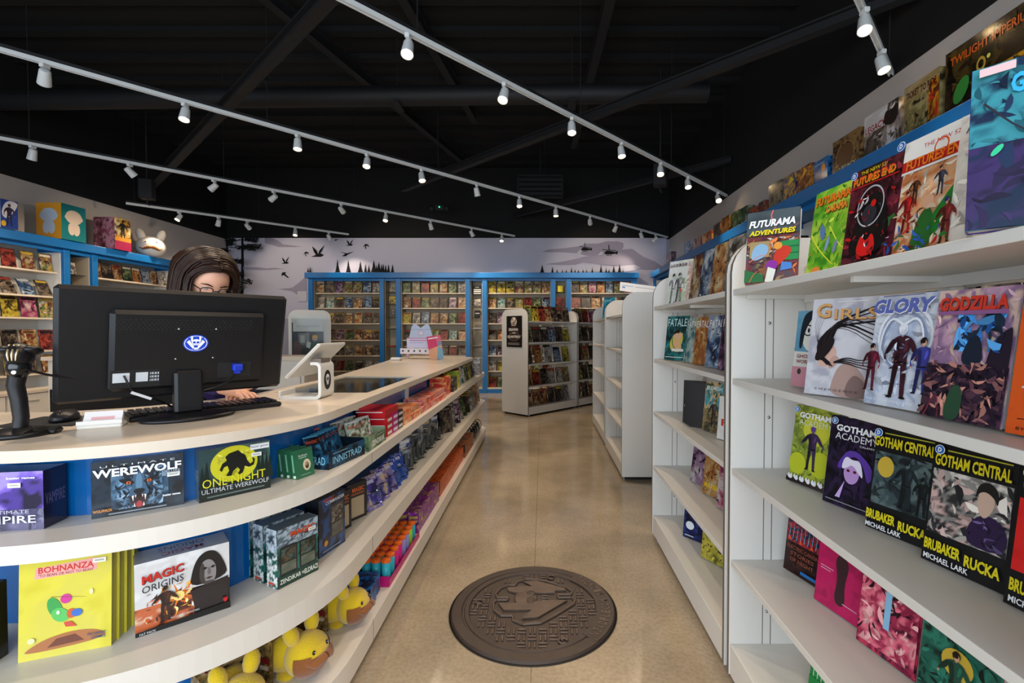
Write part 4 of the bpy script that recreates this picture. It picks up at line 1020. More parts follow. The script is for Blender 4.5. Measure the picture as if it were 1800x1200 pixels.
# stacked boxes farther along the top shelf (long side out)
def rowbox(nm, x0, x1, y0, y1, z0, z1, pal, lab, cat='card box', grp=None, txt=None, tcol='#f4ead0', seed=1, band=True, fx=False):
    m = M(); p = pal; c = lin(p[0]); m.box(x0-x1, 0, 0, y1-y0, 0, z1-z0, [c]*6)
    L = y1-y0; H = z1-z0; D = x1-x0
    a = Art(m, (0, 0, 0), (0,1,0), (0,0,1), L, H); 
    if len(p) > 2: a.noise(p, max(4, int(L*90)), max(3, int(H*90)), 4, seed, (0,0,1,1), .2)
    if band: a.draw([('r',.1,.28,.9,.72,p[-1])])
    if txt: a.text(txt, .5, .5, .7, .36, tcol, .02)
    a = Art(m, (-D, 0, 0), (1,0,0), (0,0,1), D, H)
    if len(p) > 2: a.noise(p, max(4, int(D*90)), max(3, int(H*90)), 4, seed+1, (0,0,1,1), .2)
    a.draw([('r',.08,.68,.92,.8,p[-1])])
    a = Art(m, (-D, 0, H), (1,0,0), (0,1,0), D, L)
    if len(p) > 2: a.noise(p, max(4, int(D*90)), max(4, int(L*90)), 4, seed+2, (0,0,1,1), .2)
    a.draw([('r',.2,.3,.8,.7,p[-1])]) if band else None
    o = m.build(nm, PRINT); o.location = (x1, y0, z0); return tag(o, lab, cat, grp)
RED = ['#b80d1c','#d81828','#e8e0d8']; PNK = ['#b0147a','#d02a90','#e8dce4']; BLK = ['#121214','#2a2a2c','#d8d4cc']
seed = 0
for (y0, y1, hs, pal, nm) in ((2.235,2.315,3,RED,'red'), (2.325,2.405,3,PNK,'magenta'), (2.41,2.49,3,BLK,'black')):
    for k in range(hs):
        rowbox('long_card_box', -.88, -.735, y0, y1, S1+k*.031, S1+k*.031+.03, [pal[0], pal[2]], '%s long card box, %s from the bottom of its stack on the top shelf' % (nm, ORD[k]), grp='long card boxes', band=True, seed=k)
rowbox('long_card_box', -.89, -.74, 2.22, 2.42, S1+.094, S1+.128, [RED[0], RED[2]], 'largest red card box lying across the red stack', band=False)
OR = ['#d8401a','#e87a2a','#e8c49a','#b01c1c']; OR2 = ['#c8241c','#e05a3a','#e8b8a0','#8a4a7a']
for k in range(10):
    y0 = 2.52+.112*k; pal = OR if k < 3 else OR2
    for j in range(2 if k != 3 else 1):
        rowbox('snack_box', -.875, -.735-(.01 if j else 0), y0, y0+.105, S1+j*.036, S1+j*.036+.035, pal, '%s patterned candy box, %s from the red stacks, %s layer' % ('orange' if k < 3 else 'coral red', ORD[k], 'upper' if j else 'lower'), 'candy box', 'patterned candy boxes on the counter', seed=k*3+j, band=False)
for k in range(4):
    rowbox('red_game_box', -.88, -.75, 3.68, 3.86, S1+k*.036, S1+k*.036+.035, ['#c01818','#d83a28','#e8c070'], 'red game box with gold badges, %s from the bottom of its stack' % ORD[k], 'card game', 'red game boxes', seed=40+k, band=False)
for k in range(3):
    rowbox('black_game_box', -.85, -.735, 3.90, 4.06, S1+k*.04, S1+k*.04+.038, ['#14120f','#2a2622','#8a7a5a'], 'black game box, %s from the bottom, between red and green stacks' % ORD[k], 'card game', 'black game boxes', seed=50+k, band=False)
for k in range(5):
    rowbox('green_game_box', -.87, -.745, 4.10, 4.27, S1+k*.03, S1+k*.03+.028, ['#4a8a1c','#8ab02a','#e0c020','#1a1a10'], 'green and yellow game box, %s from the bottom of its stack' % ORD[k], 'card game', 'green game boxes', seed=60+k, band=False)
def lean(nm, x, y, z, w_, h_, pal, seed, lab, grp, rz=90, tilt=14, cat='comic book', t=.012, off=0):
    # front faces the aisle (+x)
    book(nm, w_, h_, t, smallart(pal, seed, 10, 14), lab, cat, grp, spine=PALS[pal][0], loc=(x, y, z+.004), rz=rz, tilt=tilt, near=False)
for k, p in enumerate(['blue','teal','white','green','dark','yellow','green','purple','white']):
    lean('comic_book', -.79, 4.36+k*.11, S1, .13, .165, p, 900+k, '%s comic leaning on the far end of the top counter shelf, %s from the stacks' % (NM[p], ORD[k]), 'comics at the counter far end', rz=58, tilt=12)
for k in range(2): rowbox('figure_box', -.80, -.72, 5.46+k*.09, 5.54+k*.09, S1, S1+.19, ['#c8c0b8','#8a8480','#e0dcd4'], 'pale figure box at the far tip of the top shelf, %s one' % ('nearer' if k == 0 else 'farther'), 'toy box', seed=5+k, band=False)

# second shelf
def a_boh(a):
    a.draw([('r',0,0,1,1,'#d2c334'), ('n', ['#cabc30','#d4c740','#cfc24a'], 14, 18, 2, 3, (0,0,1,1), .03), ('p', [(.16,.82),(.83,.84),(.84,.97),(.17,.93)], '#e8a09a'), ('t','BOHNANZA',.5,.905,.6,.065,'#c8342a',.02), ('t','"TO BEAN OR NOT TO BEAN"',.5,.85,.6,.03,'#8a4a3a',0),
            ('p', [(.04,.06),(.95,.1),(.9,.2),(.6,.24),(.3,.2),(.1,.12)], '#a8683a'), ('p', [(.3,.1),(.7,.12),(.6,.2),(.4,.18)], '#6a3420'),
            ('e', .38,.5,.07,.12,'#3c9a4a',20,.5), ('e', .44,.42,.1,.07,'#5ab85a',20,-.4), ('e', .50,.58,.06,.05,'#c83a8a'), ('l', [(.34,.62),(.5,.6),(.72,.57)], .003, '#4a3a2a'), ('e', .56,.42,.05,.05,'#c85a2a'), ('e', .62,.42,.06,.04,'#3a6ab8'), ('p', [(.48,.34),(.56,.34),(.62,.28),(.5,.29)], '#c84a3a'), ('e', .42,.45,.018,.02,'#f0f0e0'),
            ('e', .78,.62,.02,.03,'#e8e0b0'), ('e', .14,.2,.04,.03,'#d8d8a0'), ('t','RIO GRANDE',.84,.17,.2,.03,'#1c4a6a',.01), ('t','GAMES',.86,.13,.16,.03,'#1c4a6a',.01)])
x, y, rz, wd = at(-1.345, 1.200, -1.168, 1.268)
for k in range(4):
    n_ = Vector((-math.sin(R(rz)), math.cos(R(rz)), 0)); u_ = Vector((math.cos(R(rz)), math.sin(R(rz)), 0)); p = Vector((x, y, S2))+n_*(k*.029)+u_*(k*.006)
    gbox('bean_card_game_box', .19, .250, .027, a_boh, 'yellow bean card game box, %s of four in a row on the middle shelf' % ORD[k], group='yellow bean game boxes', side='#9c8e14', loc=tuple(p), rz=rz, tilt=3, sticker=(.07, .235) if k == 0 else None)
gbox('yellow_game_box', .15, .2, .06, cover(['#1a1808','#c8a818','#e0c828','#3a2a08'], (), 14, 18, 4, 6), 'yellow and black game box cut by the left edge of the picture', side='#1a1608', loc=(-1.475, 1.165, S2), rz=8)
def a_org(a):
    a.noise(['#e6e4e0','#d8d4d0','#e8e6e4','#c8b8a8'], 30, 26, 3, 21, (0,0,1,1), .04)
    a.noise(['#1a1414','#2c2220','#120e0e'], 24, 16, 3, 22, (.45,0,1,.45), .1); a.noise(['#e8d0b0','#c8643a','#5a2a1a','#241614'], 24, 14, 2.4, 23, (0,0,.6,.36), .1)
    for k in range(14):
        q = 2*PI*k/14; r2 = .16 if k % 2 else .26
        a.poly([(.44+.02*math.cos(q+1.5), .40+.02*math.sin(q+1.5)), (.44+r2*math.cos(q), .40+r2*.8*math.sin(q)), (.44-.02*math.cos(q+1.5), .40-.02*math.sin(q+1.5))], '#f07818'); a.k -= 1
    a.k += 1
    a.ink(['#f0a040','#e05a18','#5a2a1a','#f8d890'], 60, 3, (.1,.12,.62,.6), .05)
    a.draw([('e',.44,.40,.06,.07,'#ffdc80'), ('p', [(.55,.45),(.58,.7),(.64,.88),(.74,.96),(.86,.92),(.95,.7),(.98,.5)], '#141214'), ('p', [(.66,.5),(.66,.72),(.71,.82),(.79,.82),(.85,.7),(.84,.5),(.76,.42)], '#8a8280'), ('p', [(.66,.5),(.66,.72),(.70,.8),(.72,.7),(.71,.56),(.74,.44)], '#3e3836'), ('p',[(.69,.70),(.72,.72),(.75,.695),(.72,.675)],'#1a1614'), ('p',[(.78,.695),(.81,.72),(.84,.70),(.81,.675)],'#1a1614'), ('p',[(.755,.7),(.775,.7),(.79,.6),(.765,.59),(.745,.6)],'#6a605c'), ('p',[(.72,.545),(.765,.56),(.81,.545),(.765,.525)],'#3a2826'), ('p',[(.70,.5),(.83,.5),(.8,.44),(.76,.41),(.72,.44)],'#4a4240'),
            ('p', [(.56,.42),(.98,.5),(.98,.06),(.62,.06)], '#241c1c'), ('fig', .3,.1,.5,'#3a2018','#8a5a3a','#1a0e0a',.7),
            ('q', [(0,0),(1,0),(1,.1),(0,.06)], '#0e0c0c'), ('tk','MAGIC',.28,.80,.42,.12,'#c8241c',.03,.12,{'sh':'#3a1a18'}), ('t','ORIGINS',.28,.655,.42,.1,'#2a2a34',.01,.1), ('t','FAT PACK',.12,.025,.16,.03,'#e8e8e8',0), ('t','INCLUDES 9 BOOSTERS',.5,.13,.3,.025,'#d8d8d8',0), ('p', [(.91,.16),(.94,.1),(.97,.16),(.955,.2),(.94,.17),(.925,.2)], '#c01818')])
shelfbox('fantasy_card_box', (-1.135, 1.305), (-.970, 1.455), S2, .200, .10, a_org, 'white and black trading card box with fiery figure and hooded portrait', side='#aeb2b6', top='#a0a4a8', sticker=(.03, .045), topart=lambda a: (a.text('ORIGINS', .5, .3, .5, .3, '#3a3a44', 0), a.text('MAGIC', .5, .7, .45, .3, '#8a4a4a', .02)))
def a_duel(a):
    a.noise(['#0e2a2a','#1a4a44','#2a6a5e','#102020'], 24, 26, 3, 33, (0,0,1,1), .12); a.noise(['#2a3238','#5a6870','#a8b8c0','#39444c'], 24, 10, 4, 34, (0,.68,1,1), .2)
    for x0 in (.06, .53): a.rect(x0, .2, x0+.41, .68, '#1a1a18'); a.noise(['#2c3832','#4a5c52','#1c2420','#5c4a38'], 10, 8, 3, int(x0*50), (x0+.03,.42,x0+.38,.65), .15); a.noise(['#6a6a5c','#57604f'], 8, 4, 2, 3, (x0+.03,.23,x0+.38,.40), .08)
    a.draw([('r',0,0,1,.19,'#0f3226'), ('t','ZENDIKAR',.3,.1,.5,.075,'#e8ecdc',.01), ('t','vs',.6,.1,.06,.05,'#e8ecdc',0), ('t','ELDRAZI',.81,.1,.34,.085,'#e8ecdc',.01), ('tk','MAGIC',.6,.86,.6,.10,'#d8481c',.03,{'sh':'#16100e'}), ('t','DUEL DECKS',.62,.755,.5,.05,'#c8ccd0',0)])
def a_duels(a): a.draw([('n',['#0e3026','#1c5a48','#e0e4e0','#2a4a44'],10,20,2,8,(0,0,1,.62),.1), ('n',['#8a9aa4','#c0ccd4','#3a444c'],10,10,4,9,(0,.62,1,1),.2), ('r',.2,.05,.7,.09,'#c8381c')])
for k in range(3):
    gbox('duel_deck_box', .150, .195, .056, a_duel, 'green duel deck box, %s from the front of three on the middle shelf' % ORD[k], cat='card game', group='green duel deck boxes', side='#12352c', top='#5c6a72', loc=(-.837-.068*k, 1.611+.038*k, S2), rz=62, sideart=a_duels, sticker=(.05, .16) if k == 0 else None)
def a_cmd(a):
    a.noise(['#07090f','#0e1c34','#1a4a80','#0a0e16'], 20, 24, 2.5, 41, (0,0,1,1), .12); a.draw([('r',.42,.22,.95,.82,'#3a3836'), ('n',['#3a3a38','#6a6258','#2a2622','#8a8070'],14,10,3,4,(.47,.5,.9,.78),.15), ('n',['#5a5850','#6e6a60'],10,5,2,4,(.47,.26,.9,.47),.06), ('t','COMMANDER',.6,.90,.72,.06,'#e8e8e8',.01), ('t','MAGIC',.36,.965,.4,.05,'#d8481c',.02), ('e',.24,.2,.07,.05,'#d8901c'), ('r',.1,.06,.8,.08,'#8a8f98')])
for k, (A, B, h, lab) in enumerate((((-.835, 1.755), (-.800, 1.905), .215, 'large black and blue commander card deck box, right of the duel decks'), ((-.870, 1.965), (-.835, 2.055), .165, 'narrow black deck box with tan window, nearer of two'), ((-.865, 2.085), (-.815, 2.185), .165, 'narrow black deck box with tan window, farther of two'))):
    x, y, rz, wd = at(*A, *B)
    art = a_cmd if k == 0 else (lambda a: a.draw([('n',['#0a0a0c','#1a1612'],10,14,3,2,(0,0,1,1),.1), ('r',.2,.08,.85,.62,'#b09a78'), ('t','MAGIC',.55,.82,.6,.12,'#d8641c',.02), ('r',.2,.68,.85,.73,'#8a4a2a')]))
    gbox('deck_box', wd, h, .06, art, lab, cat='card game', side='#0b0f18', loc=(x, y, S2), rz=rz)
def blister(x, y, rz, pal, lab, k, w_=.10, h_=.145, tilt=24, txt=None):
    r = thing('blister_pack', lab, 'card pack', (x, y, S2+.003), rz, 'hanging card packs on the middle shelf'); r.rotation_euler = (R(-tilt), 0, R(rz))
    m = M(); m.col(pal[0]).box(-w_/2, w_/2, 0, .004, 0, h_); a = Art(m, (-w_/2, 0, 0), (1,0,0), (0,0,1), w_, h_); a.noise(pal, 12, 16, 3, k, (0,0,1,1), .1)
    a.draw([('r',.1,.82,.9,.93,'#c8c4dc'), ('r',.44,.955,.56,.98,'#e8e8e8')] + ([('t', txt, .5, .6, .6, .1, '#e4e4f4', .01)] if txt else []))
    m.build('backing_card', WRAP, r)
    m = M(); m.smooth = False; m.cbox(-w_*.36, w_*.36, -.02, -.0015, h_*.1, h_*.55, .006); m.build('blister_window', ACRY, r)
PU = ['#241a4c','#4a3a9a','#8a7ab0','#d8b090']; BU = ['#0a2a7c','#1a4aa8','#2a5ab8','#0c2468']
for k in range(5): blister(-.80+.0*k-.012*(k % 2), 2.255+k*.062, 66, PU, 'purple card pack leaning on the middle shelf, %s from the deck boxes' % ORD[k], k)
for k in range(4): blister(-.80-.012*(k % 2), 2.56+k*.062, 66, BU, 'bright blue card pack leaning on middle shelf, %s after the purple ones' % ORD[k], k+9, txt='VS')
def clam(x, y, z, rz, w_, h_, d_, pal, lab, k):
    r = thing('clamshell_pack', lab, 'toy pack', (x, y, z), rz, 'clear figure packs on the counter shelves')
    m = M(); m.col(pal[0]).box(-w_/2, w_/2, d_-.006, d_-.002, 0, h_); a = Art(m, (-w_/2, d_-.006, 0), (1,0,0), (0,0,1), w_, h_); a.noise(pal, 10, 14, 4, k, (0,0,1,1), .2); a.rect(.1,.84,.9,.95,pal[-1])
    m.build('backing_card', PRINT, r)
    m = M(); m.smooth = True
    for q in (-.25, .25): m.lathe([(.003,0),(.014,.004),(.010,.02),(.016,.045),(.008,.06),(.012,.075),(.004,.09)], 8, (q*w_, d_*.4, .012)); 
    m.build('figurine', mat('figurine_grey_%d' % k, '#5a5650', .5), r)
    M().cbox(-w_/2, w_/2, 0, d_-.007, .002, h_*.72, .008).build('blister_window', ACRY, r)
GR = ['#14161c','#3a3e4a','#7a7a80','#c8b890']
for k in range(7): clam(-.80-.02*(k % 2), 2.88+k*.135, S2, 64+k, .1, .19+.02*(k % 3), .06, GR if k % 3 else ['#1a2248','#3a5aa0','#8a8a90','#e0e0e0'], 'clear plastic figure pack on the middle shelf, %s after the blue card packs' % ORD[k], k+1)
for k, (p, rz, tl) in enumerate([('dark',60,6),('grey',64,10),('purple',60,8),('grey',60,20),('green',58,24),('dark',60,4),('white',62,6),('grey',60,4),('orange',62,2),('white',60,4)]):
    lean('comic_book', -.80, 3.95+k*.19, S2, .15, .22, p, 950+k, '%s book leaning on the middle counter shelf, %s from the figure packs' % (NM[p], ORD[k]), 'books on the middle counter shelf', rz=rz, tilt=tl, t=.02)

# bottom shelf
rowbox('blue_candy_box', -.875, -.745, 2.03, 2.10, S3, S3+.085, ['#0c2a6a','#1a6ac0','#101a3a','#2a8ad8'], 'blue candy box with orange spots behind the nearest plush rabbit, front one', 'candy box', 'blue spotted candy boxes', seed=3, band=False)
rowbox('blue_candy_box', -.885, -.755, 2.11, 2.18, S3, S3+.085, ['#0c2a6a','#1a6ac0','#101a3a','#2a8ad8'], 'blue candy box with orange spots, second one, farther from the plush', 'candy box', 'blue spotted candy boxes', seed=4, band=False)
TC = [('#2aa4b4','teal'), ('#2aa4b4','teal'), ('#c81e78','pink'), ('#c81e78','pink'), ('#8a86c0','lilac'), ('#9a92c8','lilac'), ('#9ac02a','lime'), ('#2a9aa0','teal')]
tube_m = {}
for ci, (c, nm) in enumerate(TC):
    for j in range(3):
        if nm not in tube_m:
            m = M(); m.col(c); m.smooth = True; m.lathe([(.0215,0),(.0215,.1)], 8); m.smooth = False
            o = m.build('candy_tube', PRINT); m = M(); m.col('#e8641c'); m.lathe([(.0225,.1),(.0225,.112),(.012,.116)], 8); m.build('cap', PRINT, o); tube_m[nm] = (o, c); 
        else: o = copy_tree(tube_m[nm][0])
        o.location = (-.745-j*.047, 2.235+ci*.0625, S3+.006)
        tag(o, '%s candy tube with orange cap, %s column, %s from the shelf edge' % (nm, ORD[ci], ORD[j]), 'candy tube', 'candy tubes with orange caps')
m = M(); m.col('#b8106a')
m.box(-.89, -.72, 2.205, 2.745, S3, S3+.004); m.box(-.722, -.719, 2.205, 2.745, S3, S3+.035); m.box(-.89, -.719, 2.203, 2.206, S3, S3+.05); m.box(-.89, -.887, 2.205, 2.745, S3, S3+.12)
tag(m.build('pink_display_tray', PRINT), 'magenta display tray holding the candy tubes on the bottom shelf', 'display box')
VI = ['#7a1a80','#9a2aa0','#5a2060','#c8a85a']
for k in range(10):
    for j in range(2):
        rowbox('purple_toy_box', -.80-(.065 if j else 0), -.738-(.065 if j else 0), 2.80+k*.056, 2.852+k*.056, S3, S3+.125+(.01 if j else 0), VI, 'purple blind toy box, %s along the row, %s rank' % (ORD[k], 'back' if j else 'front'), 'toy box', 'purple toy boxes on the bottom shelf', seed=k, band=False)
OG = ['#a03a10','#d8641c','#c8501a','#6a200c']
for k in range(18):
    rowbox('orange_box', -.86, -.745, 3.42+k*.056, 3.47+k*.056, S3, S3+.115, OG, 'slim orange-red box, %s along the long row on the bottom shelf' % ORD[k], 'toy box', 'orange boxes on the bottom shelf', seed=k, band=False)
for k in range(6):
    rowbox('dark_toy_box', -.87+.0*k, -.735, 4.48+k*.09, 4.56+k*.09, S3, S3+.13, ['#14140f','#3a3420','#c85a2a','#5a6a3a'], 'dark toy box with orange top, %s from the orange row' % ORD[k], 'toy box', 'dark toy boxes on the bottom shelf', seed=k+5, band=False)
for k in range(5):
    m = M(); m.smooth = True; m.ball((0, 0, .07), (.05, .06, .072), 10, 8); o = m.build('figure_bag', ACRY)
    o.location = (-.79, 5.16+k*.14, S3+.0); tag(o, 'clear bagged figure at the far end of the bottom shelf, %s one' % ORD[k], 'toy pack', 'bagged figures')
    m = M(); m.smooth = True; m.lathe([(.02,.01),(.03,.05),(.015,.1)], 8); m.build('figurine', STEEL, o)

# ------------------------------------------------------------------ yellow plush rabbits
def plush(x, y, z, rz, label, scale=1.0, yaw=0):
    r = thing('plush_rabbit', label, 'plush toy', (x, y, z), rz, 'yellow plush rabbits on the bottom shelf'); r.scale = (scale,)*3
    m = M(); m.smooth = True
    m.ball((0, .085, .062), (.062, .075, .062), 22, 14); m.build('body', YPL, r)
    m = M(); m.smooth = True; m.ball((0, 0, .066), (.068, .06, .062), 22, 14); m.build('head', YPL, r)
    for s in (-1, 1):
        m = M(); m.smooth = True; m.T = Matrix.Translation((s*.036, .015, .118)) @ Matrix.Rotation(R(s*14), 4, 'Y') @ Matrix.Rotation(R(-12), 4, 'X')
        m.lathe([(.004,-.01),(.017,.0),(.022,.018),(.021,.036),(.014,.05),(.004,.057)], 14); m.build('ear', YPL, r)
        m = M(); m.smooth = True; m.ball((s*.036, .05, .01), (.022, .03, .014), 12, 8); m.build('foot', YPL, r)
    # brown muzzle and moustache patch hugging the lower face
    m = M(); m.smooth = True; m.patch((0, -.001, .0655), (.0705, .0635, .0645), lambda x, y, z: y < -.12 and z < .12-.9*abs(x)*.0+(-.22 if abs(x) < .16 and z > -.2 else 0)+.28*abs(x)); m.build('brown_chin', BPL, r)
    mu = M(); mu.smooth = True
    for s in (-1, 1):
        mu.tube([(s*.002, -.070, .072), (s*.016, -.068, .070), (s*.034, -.058, .060), (s*.05, -.045, .070)], [.011, .0135, .010, .004], 10)
    mu.build('moustache', BPL, r)
    for s in (-1, 1):
        m = M(); m.smooth = True; m.ball((s*.027, -.0495, .092), (.0055, .0045, .0065), 10, 8); e = m.build('eye', BLACKG, r)
        m = M(); m.smooth = True; m.ball((s*.027-.001, -.0545, .0945), (.0016,)*3, 6, 5); m.build('glint', WPL, e)
    m = M(); m.smooth = True; m.ball((0, .165, .07), .02, 12, 8); m.build('tail', WPL, r)
    # kraft sleeve band round the body
    m = M(); m.col('#6a5128')
    out = [(-.068, .0), (.068, .0), (.068, .130), (-.068, .130)]; y0, y1 = .062, .122
    m.box(-.07, -.067, y0, y1, .004, .131); m.box(.067, .07, y0, y1, .004, .131); m.box(-.07, .07, y0, y1, .129, .132)
    kp = ['#3a2a14','#7a6434','#a88a4c','#5a3a20']
    a = Art(m, (-.07, y1, .004), (0,-1,0), (0,0,1), y1-y0, .127); a.noise(kp, 10, 18, 4, 3, (0,0,1,1), .2); a.draw([('r',.15,.45,.85,.6,'#7a1c18'), ('r',.25,.3,.75,.4,'#d8c8b0')])
    a = Art(m, (.07, y0, .004), (0,1,0), (0,0,1), y1-y0, .127); a.noise(kp, 10, 18, 4, 4, (0,0,1,1), .2)
    a = Art(m, (-.07, y0, .132), (1,0,0), (0,1,0), .14, y1-y0); a.noise(kp, 18, 10, 4, 5, (0,0,1,1), .2); a.draw([('r',.08,.2,.92,.8,'#c8b080'), ('t','labbit',.5,.5,.7,.45,'#7a1c18',.02)])
    m.build('card_sleeve', PRINT, r)
    return r
plush(-.782, 1.935, S3, 84, 'yellow plush rabbit on the bottom shelf beside the blue candy boxes', 1.08)
plush(-.825, 1.64, S3, 74, 'middle yellow plush rabbit, nearest the curved shelf edge', 1.14)
plush(-.930, 1.43, S3, 55, 'yellow plush rabbit cut off by the bottom of the picture', 1.12)
# ------------------------------------------------------------------ large graphic novels on the near right rack
def rb(x, y, z, w_, h_, t, pal, items, lab, spine='#333333', rz=-90, tilt=10, sc=3, seed=1, nx=26, ny=38, jit=.1, name='graphic_novel', grp=None, cat='graphic novel'):
    return book(name, w_, h_, t, cover(pal, items, nx, ny, sc, seed, jit), lab, cat, grp, spine=spine, loc=(x, y, z+.0045), rz=rz, tilt=tilt, near=True)
Z5, Z4, Z3, Z2, Z1 = 1.475, 1.145, .81, .465, .145
DC = [('e', .1,.94,.065,.04,'#e8e8e8'), ('e', .1,.94,.055,.034,'#1a6ac0'), ('t','D',.1,.94,.05,.04,'#f0f0f0',.05)]
# top shelf
rb(.765, 1.600, Z5, .165, .255, .018, ['#4a2a2a','#7a3a3a','#5a4a52','#8a5a3a'], [('ink',['#7a3a3a','#d8783a','#3a2a3a','#a89060','#c8c0b0'],90,3,(.02,.02,.98,.62),.09), ('n',['#3a4448','#4c565a'],12,8,2,3,(0,.66,1,1),.06), ('l',[(.5,1),(.45,.9),(.6,.8),(.5,.7),(.75,.66),(.98,.78)],.014,'#d86a6a'), ('r',.08,.36,.46,.58,'#a89060'), ('r',.66,.3,1,.56,'#2a8a4a'), ('r',.66,.38,1,.4,'#1a6a3a'), ('r',.66,.47,1,.49,'#1a6a3a'),
   ('p',[(.1,.3),(.4,.36),(.46,.5),(.3,.56),(.14,.5)],'#8ab0d0'), ('l',[(.08,.3),(.3,.4),(.5,.36)],.01,'#e08060'), ('p',[(.55,.2),(.7,.26),(.9,.42),(.8,.5),(.62,.48),(.54,.36)],'#c8341c'), ('e',.62,.5,.08,.05,'#e89a3a'), ('p',[(.68,.16),(.9,.18),(.88,.26),(.7,.28)],'#4a80c8'), ('e',.52,.24,.11,.07,'#8a2a9a'), ('p',[(.4,.02),(.55,.02),(.6,.18),(.45,.22)],'#e4e4d8'), ('p',[(0,.02),(.38,.02),(.36,.12),(0,.2)],'#2a6a3a'), ('l',[(.1,.02),(.2,.16),(.4,.2)],.008,'#e06a2a'),
   ('tk','FUTURAMA',.5,.82,.88,.10,'#f4f4f4',.04,{'sh':'#1a1a1a','shear':.3}), ('tk','ADVENTURES',.5,.695,.86,.07,'#f0d81c',.04,{'sh':'#1a1a1a','shear':.3})], 'colourful comic with FUTURAMA ADVENTURES title at the left end of top shelf', '#d8d4cc', rz=-38, tilt=9)
rb(.80, 1.355, Z5, .165, .255, .02, ['#3a8a1c','#6ab02a','#9ac83a','#b8d84a'], [('l',[(.05,.5),(.3,.3),(.7,.1)],.02,'#d8e03a'), ('l',[(.5,.55),(.8,.3),(.95,.25)],.015,'#e0e858'), ('e',.34,.5,.06,.1,'#5a7ab0',14,.5), ('e',.5,.35,.04,.09,'#8aa0c0',14,-.4), ('e',.7,.3,.04,.08,'#7a8aa8',14,-.5), ('e',.3,.06,.12,.05,'#e08a3a'), ('tk','FUTURAMA',.5,.87,.84,.10,'#e87a1c',.05,{'sh':'#3a1408'}), ('tk','O-RAMA',.62,.75,.5,.09,'#e88a2c',.05,{'sh':'#3a1408'})], 'bright green comic with orange title lettering on top shelf', '#e0e0d8', rz=-84, tilt=8, seed=4)
rb(.79, 1.175, Z5, .168, .258, .022, ['#16080e','#2c0c16','#5a1c2c','#8a2a3a'], [('p',[(.1,.1),(.25,.5),(.4,.68),(.6,.72),(.8,.6),(.9,.3),(.8,.1)],'#0a0a0e'), ('p',[(.3,.1),(.38,.34),(.5,.22),(.62,.34),(.72,.1)],'#d81c1c'), ('e',.5,.5,.14,.1,'#2a2a34'), ('o',.5,.58,.26,.2,.02,'#b8b8c0'), ('e',.56,.6,.05,.035,'#c81818'), ('ink',['#e8e4e8','#c81818','#2a2a34','#6a1c2c'],50,9,(.05,.05,.95,.7),.07), ('t','THE NEW 52!',.48,.94,.5,.035,'#e0d01c',.0), ('tk','FUTURES END',.5,.87,.8,.075,'#e8481c',.03,{'sh':'#d8c01c'}), ('r',.02,.80,.98,.81,'#c81818')] + DC, 'black and red comic titled FUTURES END, darker of the pair', '#b8b4b0', rz=-86, tilt=8, seed=5)
rb(.79, .99, Z5, .168, .262, .026, ['#e8dcc8','#e0a878','#c87a4a','#e8d8c0'], [('r',0,.72,1,1,'#e8e6e0'), ('r',0,.74,1,.83,'#b81c1c'), ('t','THE NEW 52',.55,.91,.5,.035,'#b81c1c',0), ('tk','FUTURES END',.5,.79,.86,.085,'#e8781c',.03,{'sh':'#7a1010'}), ('p',[(.2,.0),(.45,.2),(.95,.62),(.99,.5),(.6,.1),(.5,0)],'#1f7a2c'), ('p',[(.28,.02),(.36,.3),(.5,.4),(.6,.3),(.6,.02)],'#2a6a2c'), ('e',.5,.42,.08,.06,'#d8a888'), ('fig',.2,.2,.36,'#a81c1c','#d8a080','#5a1a10',.5), ('fig',.82,.05,.34,'#7a2a2a','#d8a080','#2a2a6a',.5), ('fig',.35,.42,.22,'#4a2a1a','#d8a080','#a84a1a',.6), ('fig',.74,.42,.22,'#3a3a4a','#d8a080','#1a1a1a',.6), ('ink',['#a81c1c','#2a5ab0','#2a6a2c','#e8c8a8','#5a2a1a'],60,9,(.03,.02,.97,.4),.07), ('o',.72,.80,.1,.065,.02,'#d8501c')] + DC, 'cream comic titled FUTURES END with green-cloaked figure', '#6a2a5a', rz=-86, tilt=8, seed=6)
rb(.80, .835, Z5, .20, .26, .02, ['#ded8cc','#e6e0d4','#d8d0c4'], [('t','A GAME',.3,.88,.45,.06,'#3a3a4a',.0), ('t','OF THRONES',.72,.88,.4,.045,'#3a3a4a',0), ('t','COLORING BOOK',.55,.8,.4,.03,'#3a3a4a',0), ('r',.2,.08,.8,.72,'#b0a898'), ('n',['#e4dece','#d0c8b8','#e8e2d6'],14,20,5,5,(.21,.09,.79,.71),.2), ('p',[(.3,.1),(.5,.12),(.62,.4),(.5,.3),(.36,.26)],'#d8281c'), ('p',[(.42,.12),(.7,.2),(.72,.5),(.56,.3)],'#e0b01c'), ('p',[(.5,.1),(.78,.12),(.74,.3)],'#b81c5a'), ('e',.3,.2,.06,.04,'#e06a1c')], 'white colouring book with a line-drawn centre panel on top shelf', '#e0dcd4', rz=-84, tilt=7, seed=7)
rb(.735, .700, Z5, .175, .27, .02, ['#14343c','#2a6a78','#3a8a94','#1a2a44'], [('n',['#241c3a','#3a2a5a','#1a2a44'],18,16,3,3,(0,0,1,.5),.1), ('t','GARGOYLE',.62,.84,.7,.12,'#38a8e0',.04), ('fig',.62,.1,.5,'#241a2a','#8a5a48','#1a1414',.8), ('l',[(.1,.75),(.4,.5),(.9,.3)],.01,'#2a2a34'), ('e',.2,.45,.05,.02,'#3ac08a',10,.6), ('e',.42,.25,.05,.03,'#3ac08a',10,-.5), ('r',.06,.92,.3,.97,'#e0b8b8')], 'teal comic with purple spine nearest the camera on the top shelf', '#3a2a7a', rz=-50, tilt=8, seed=8)
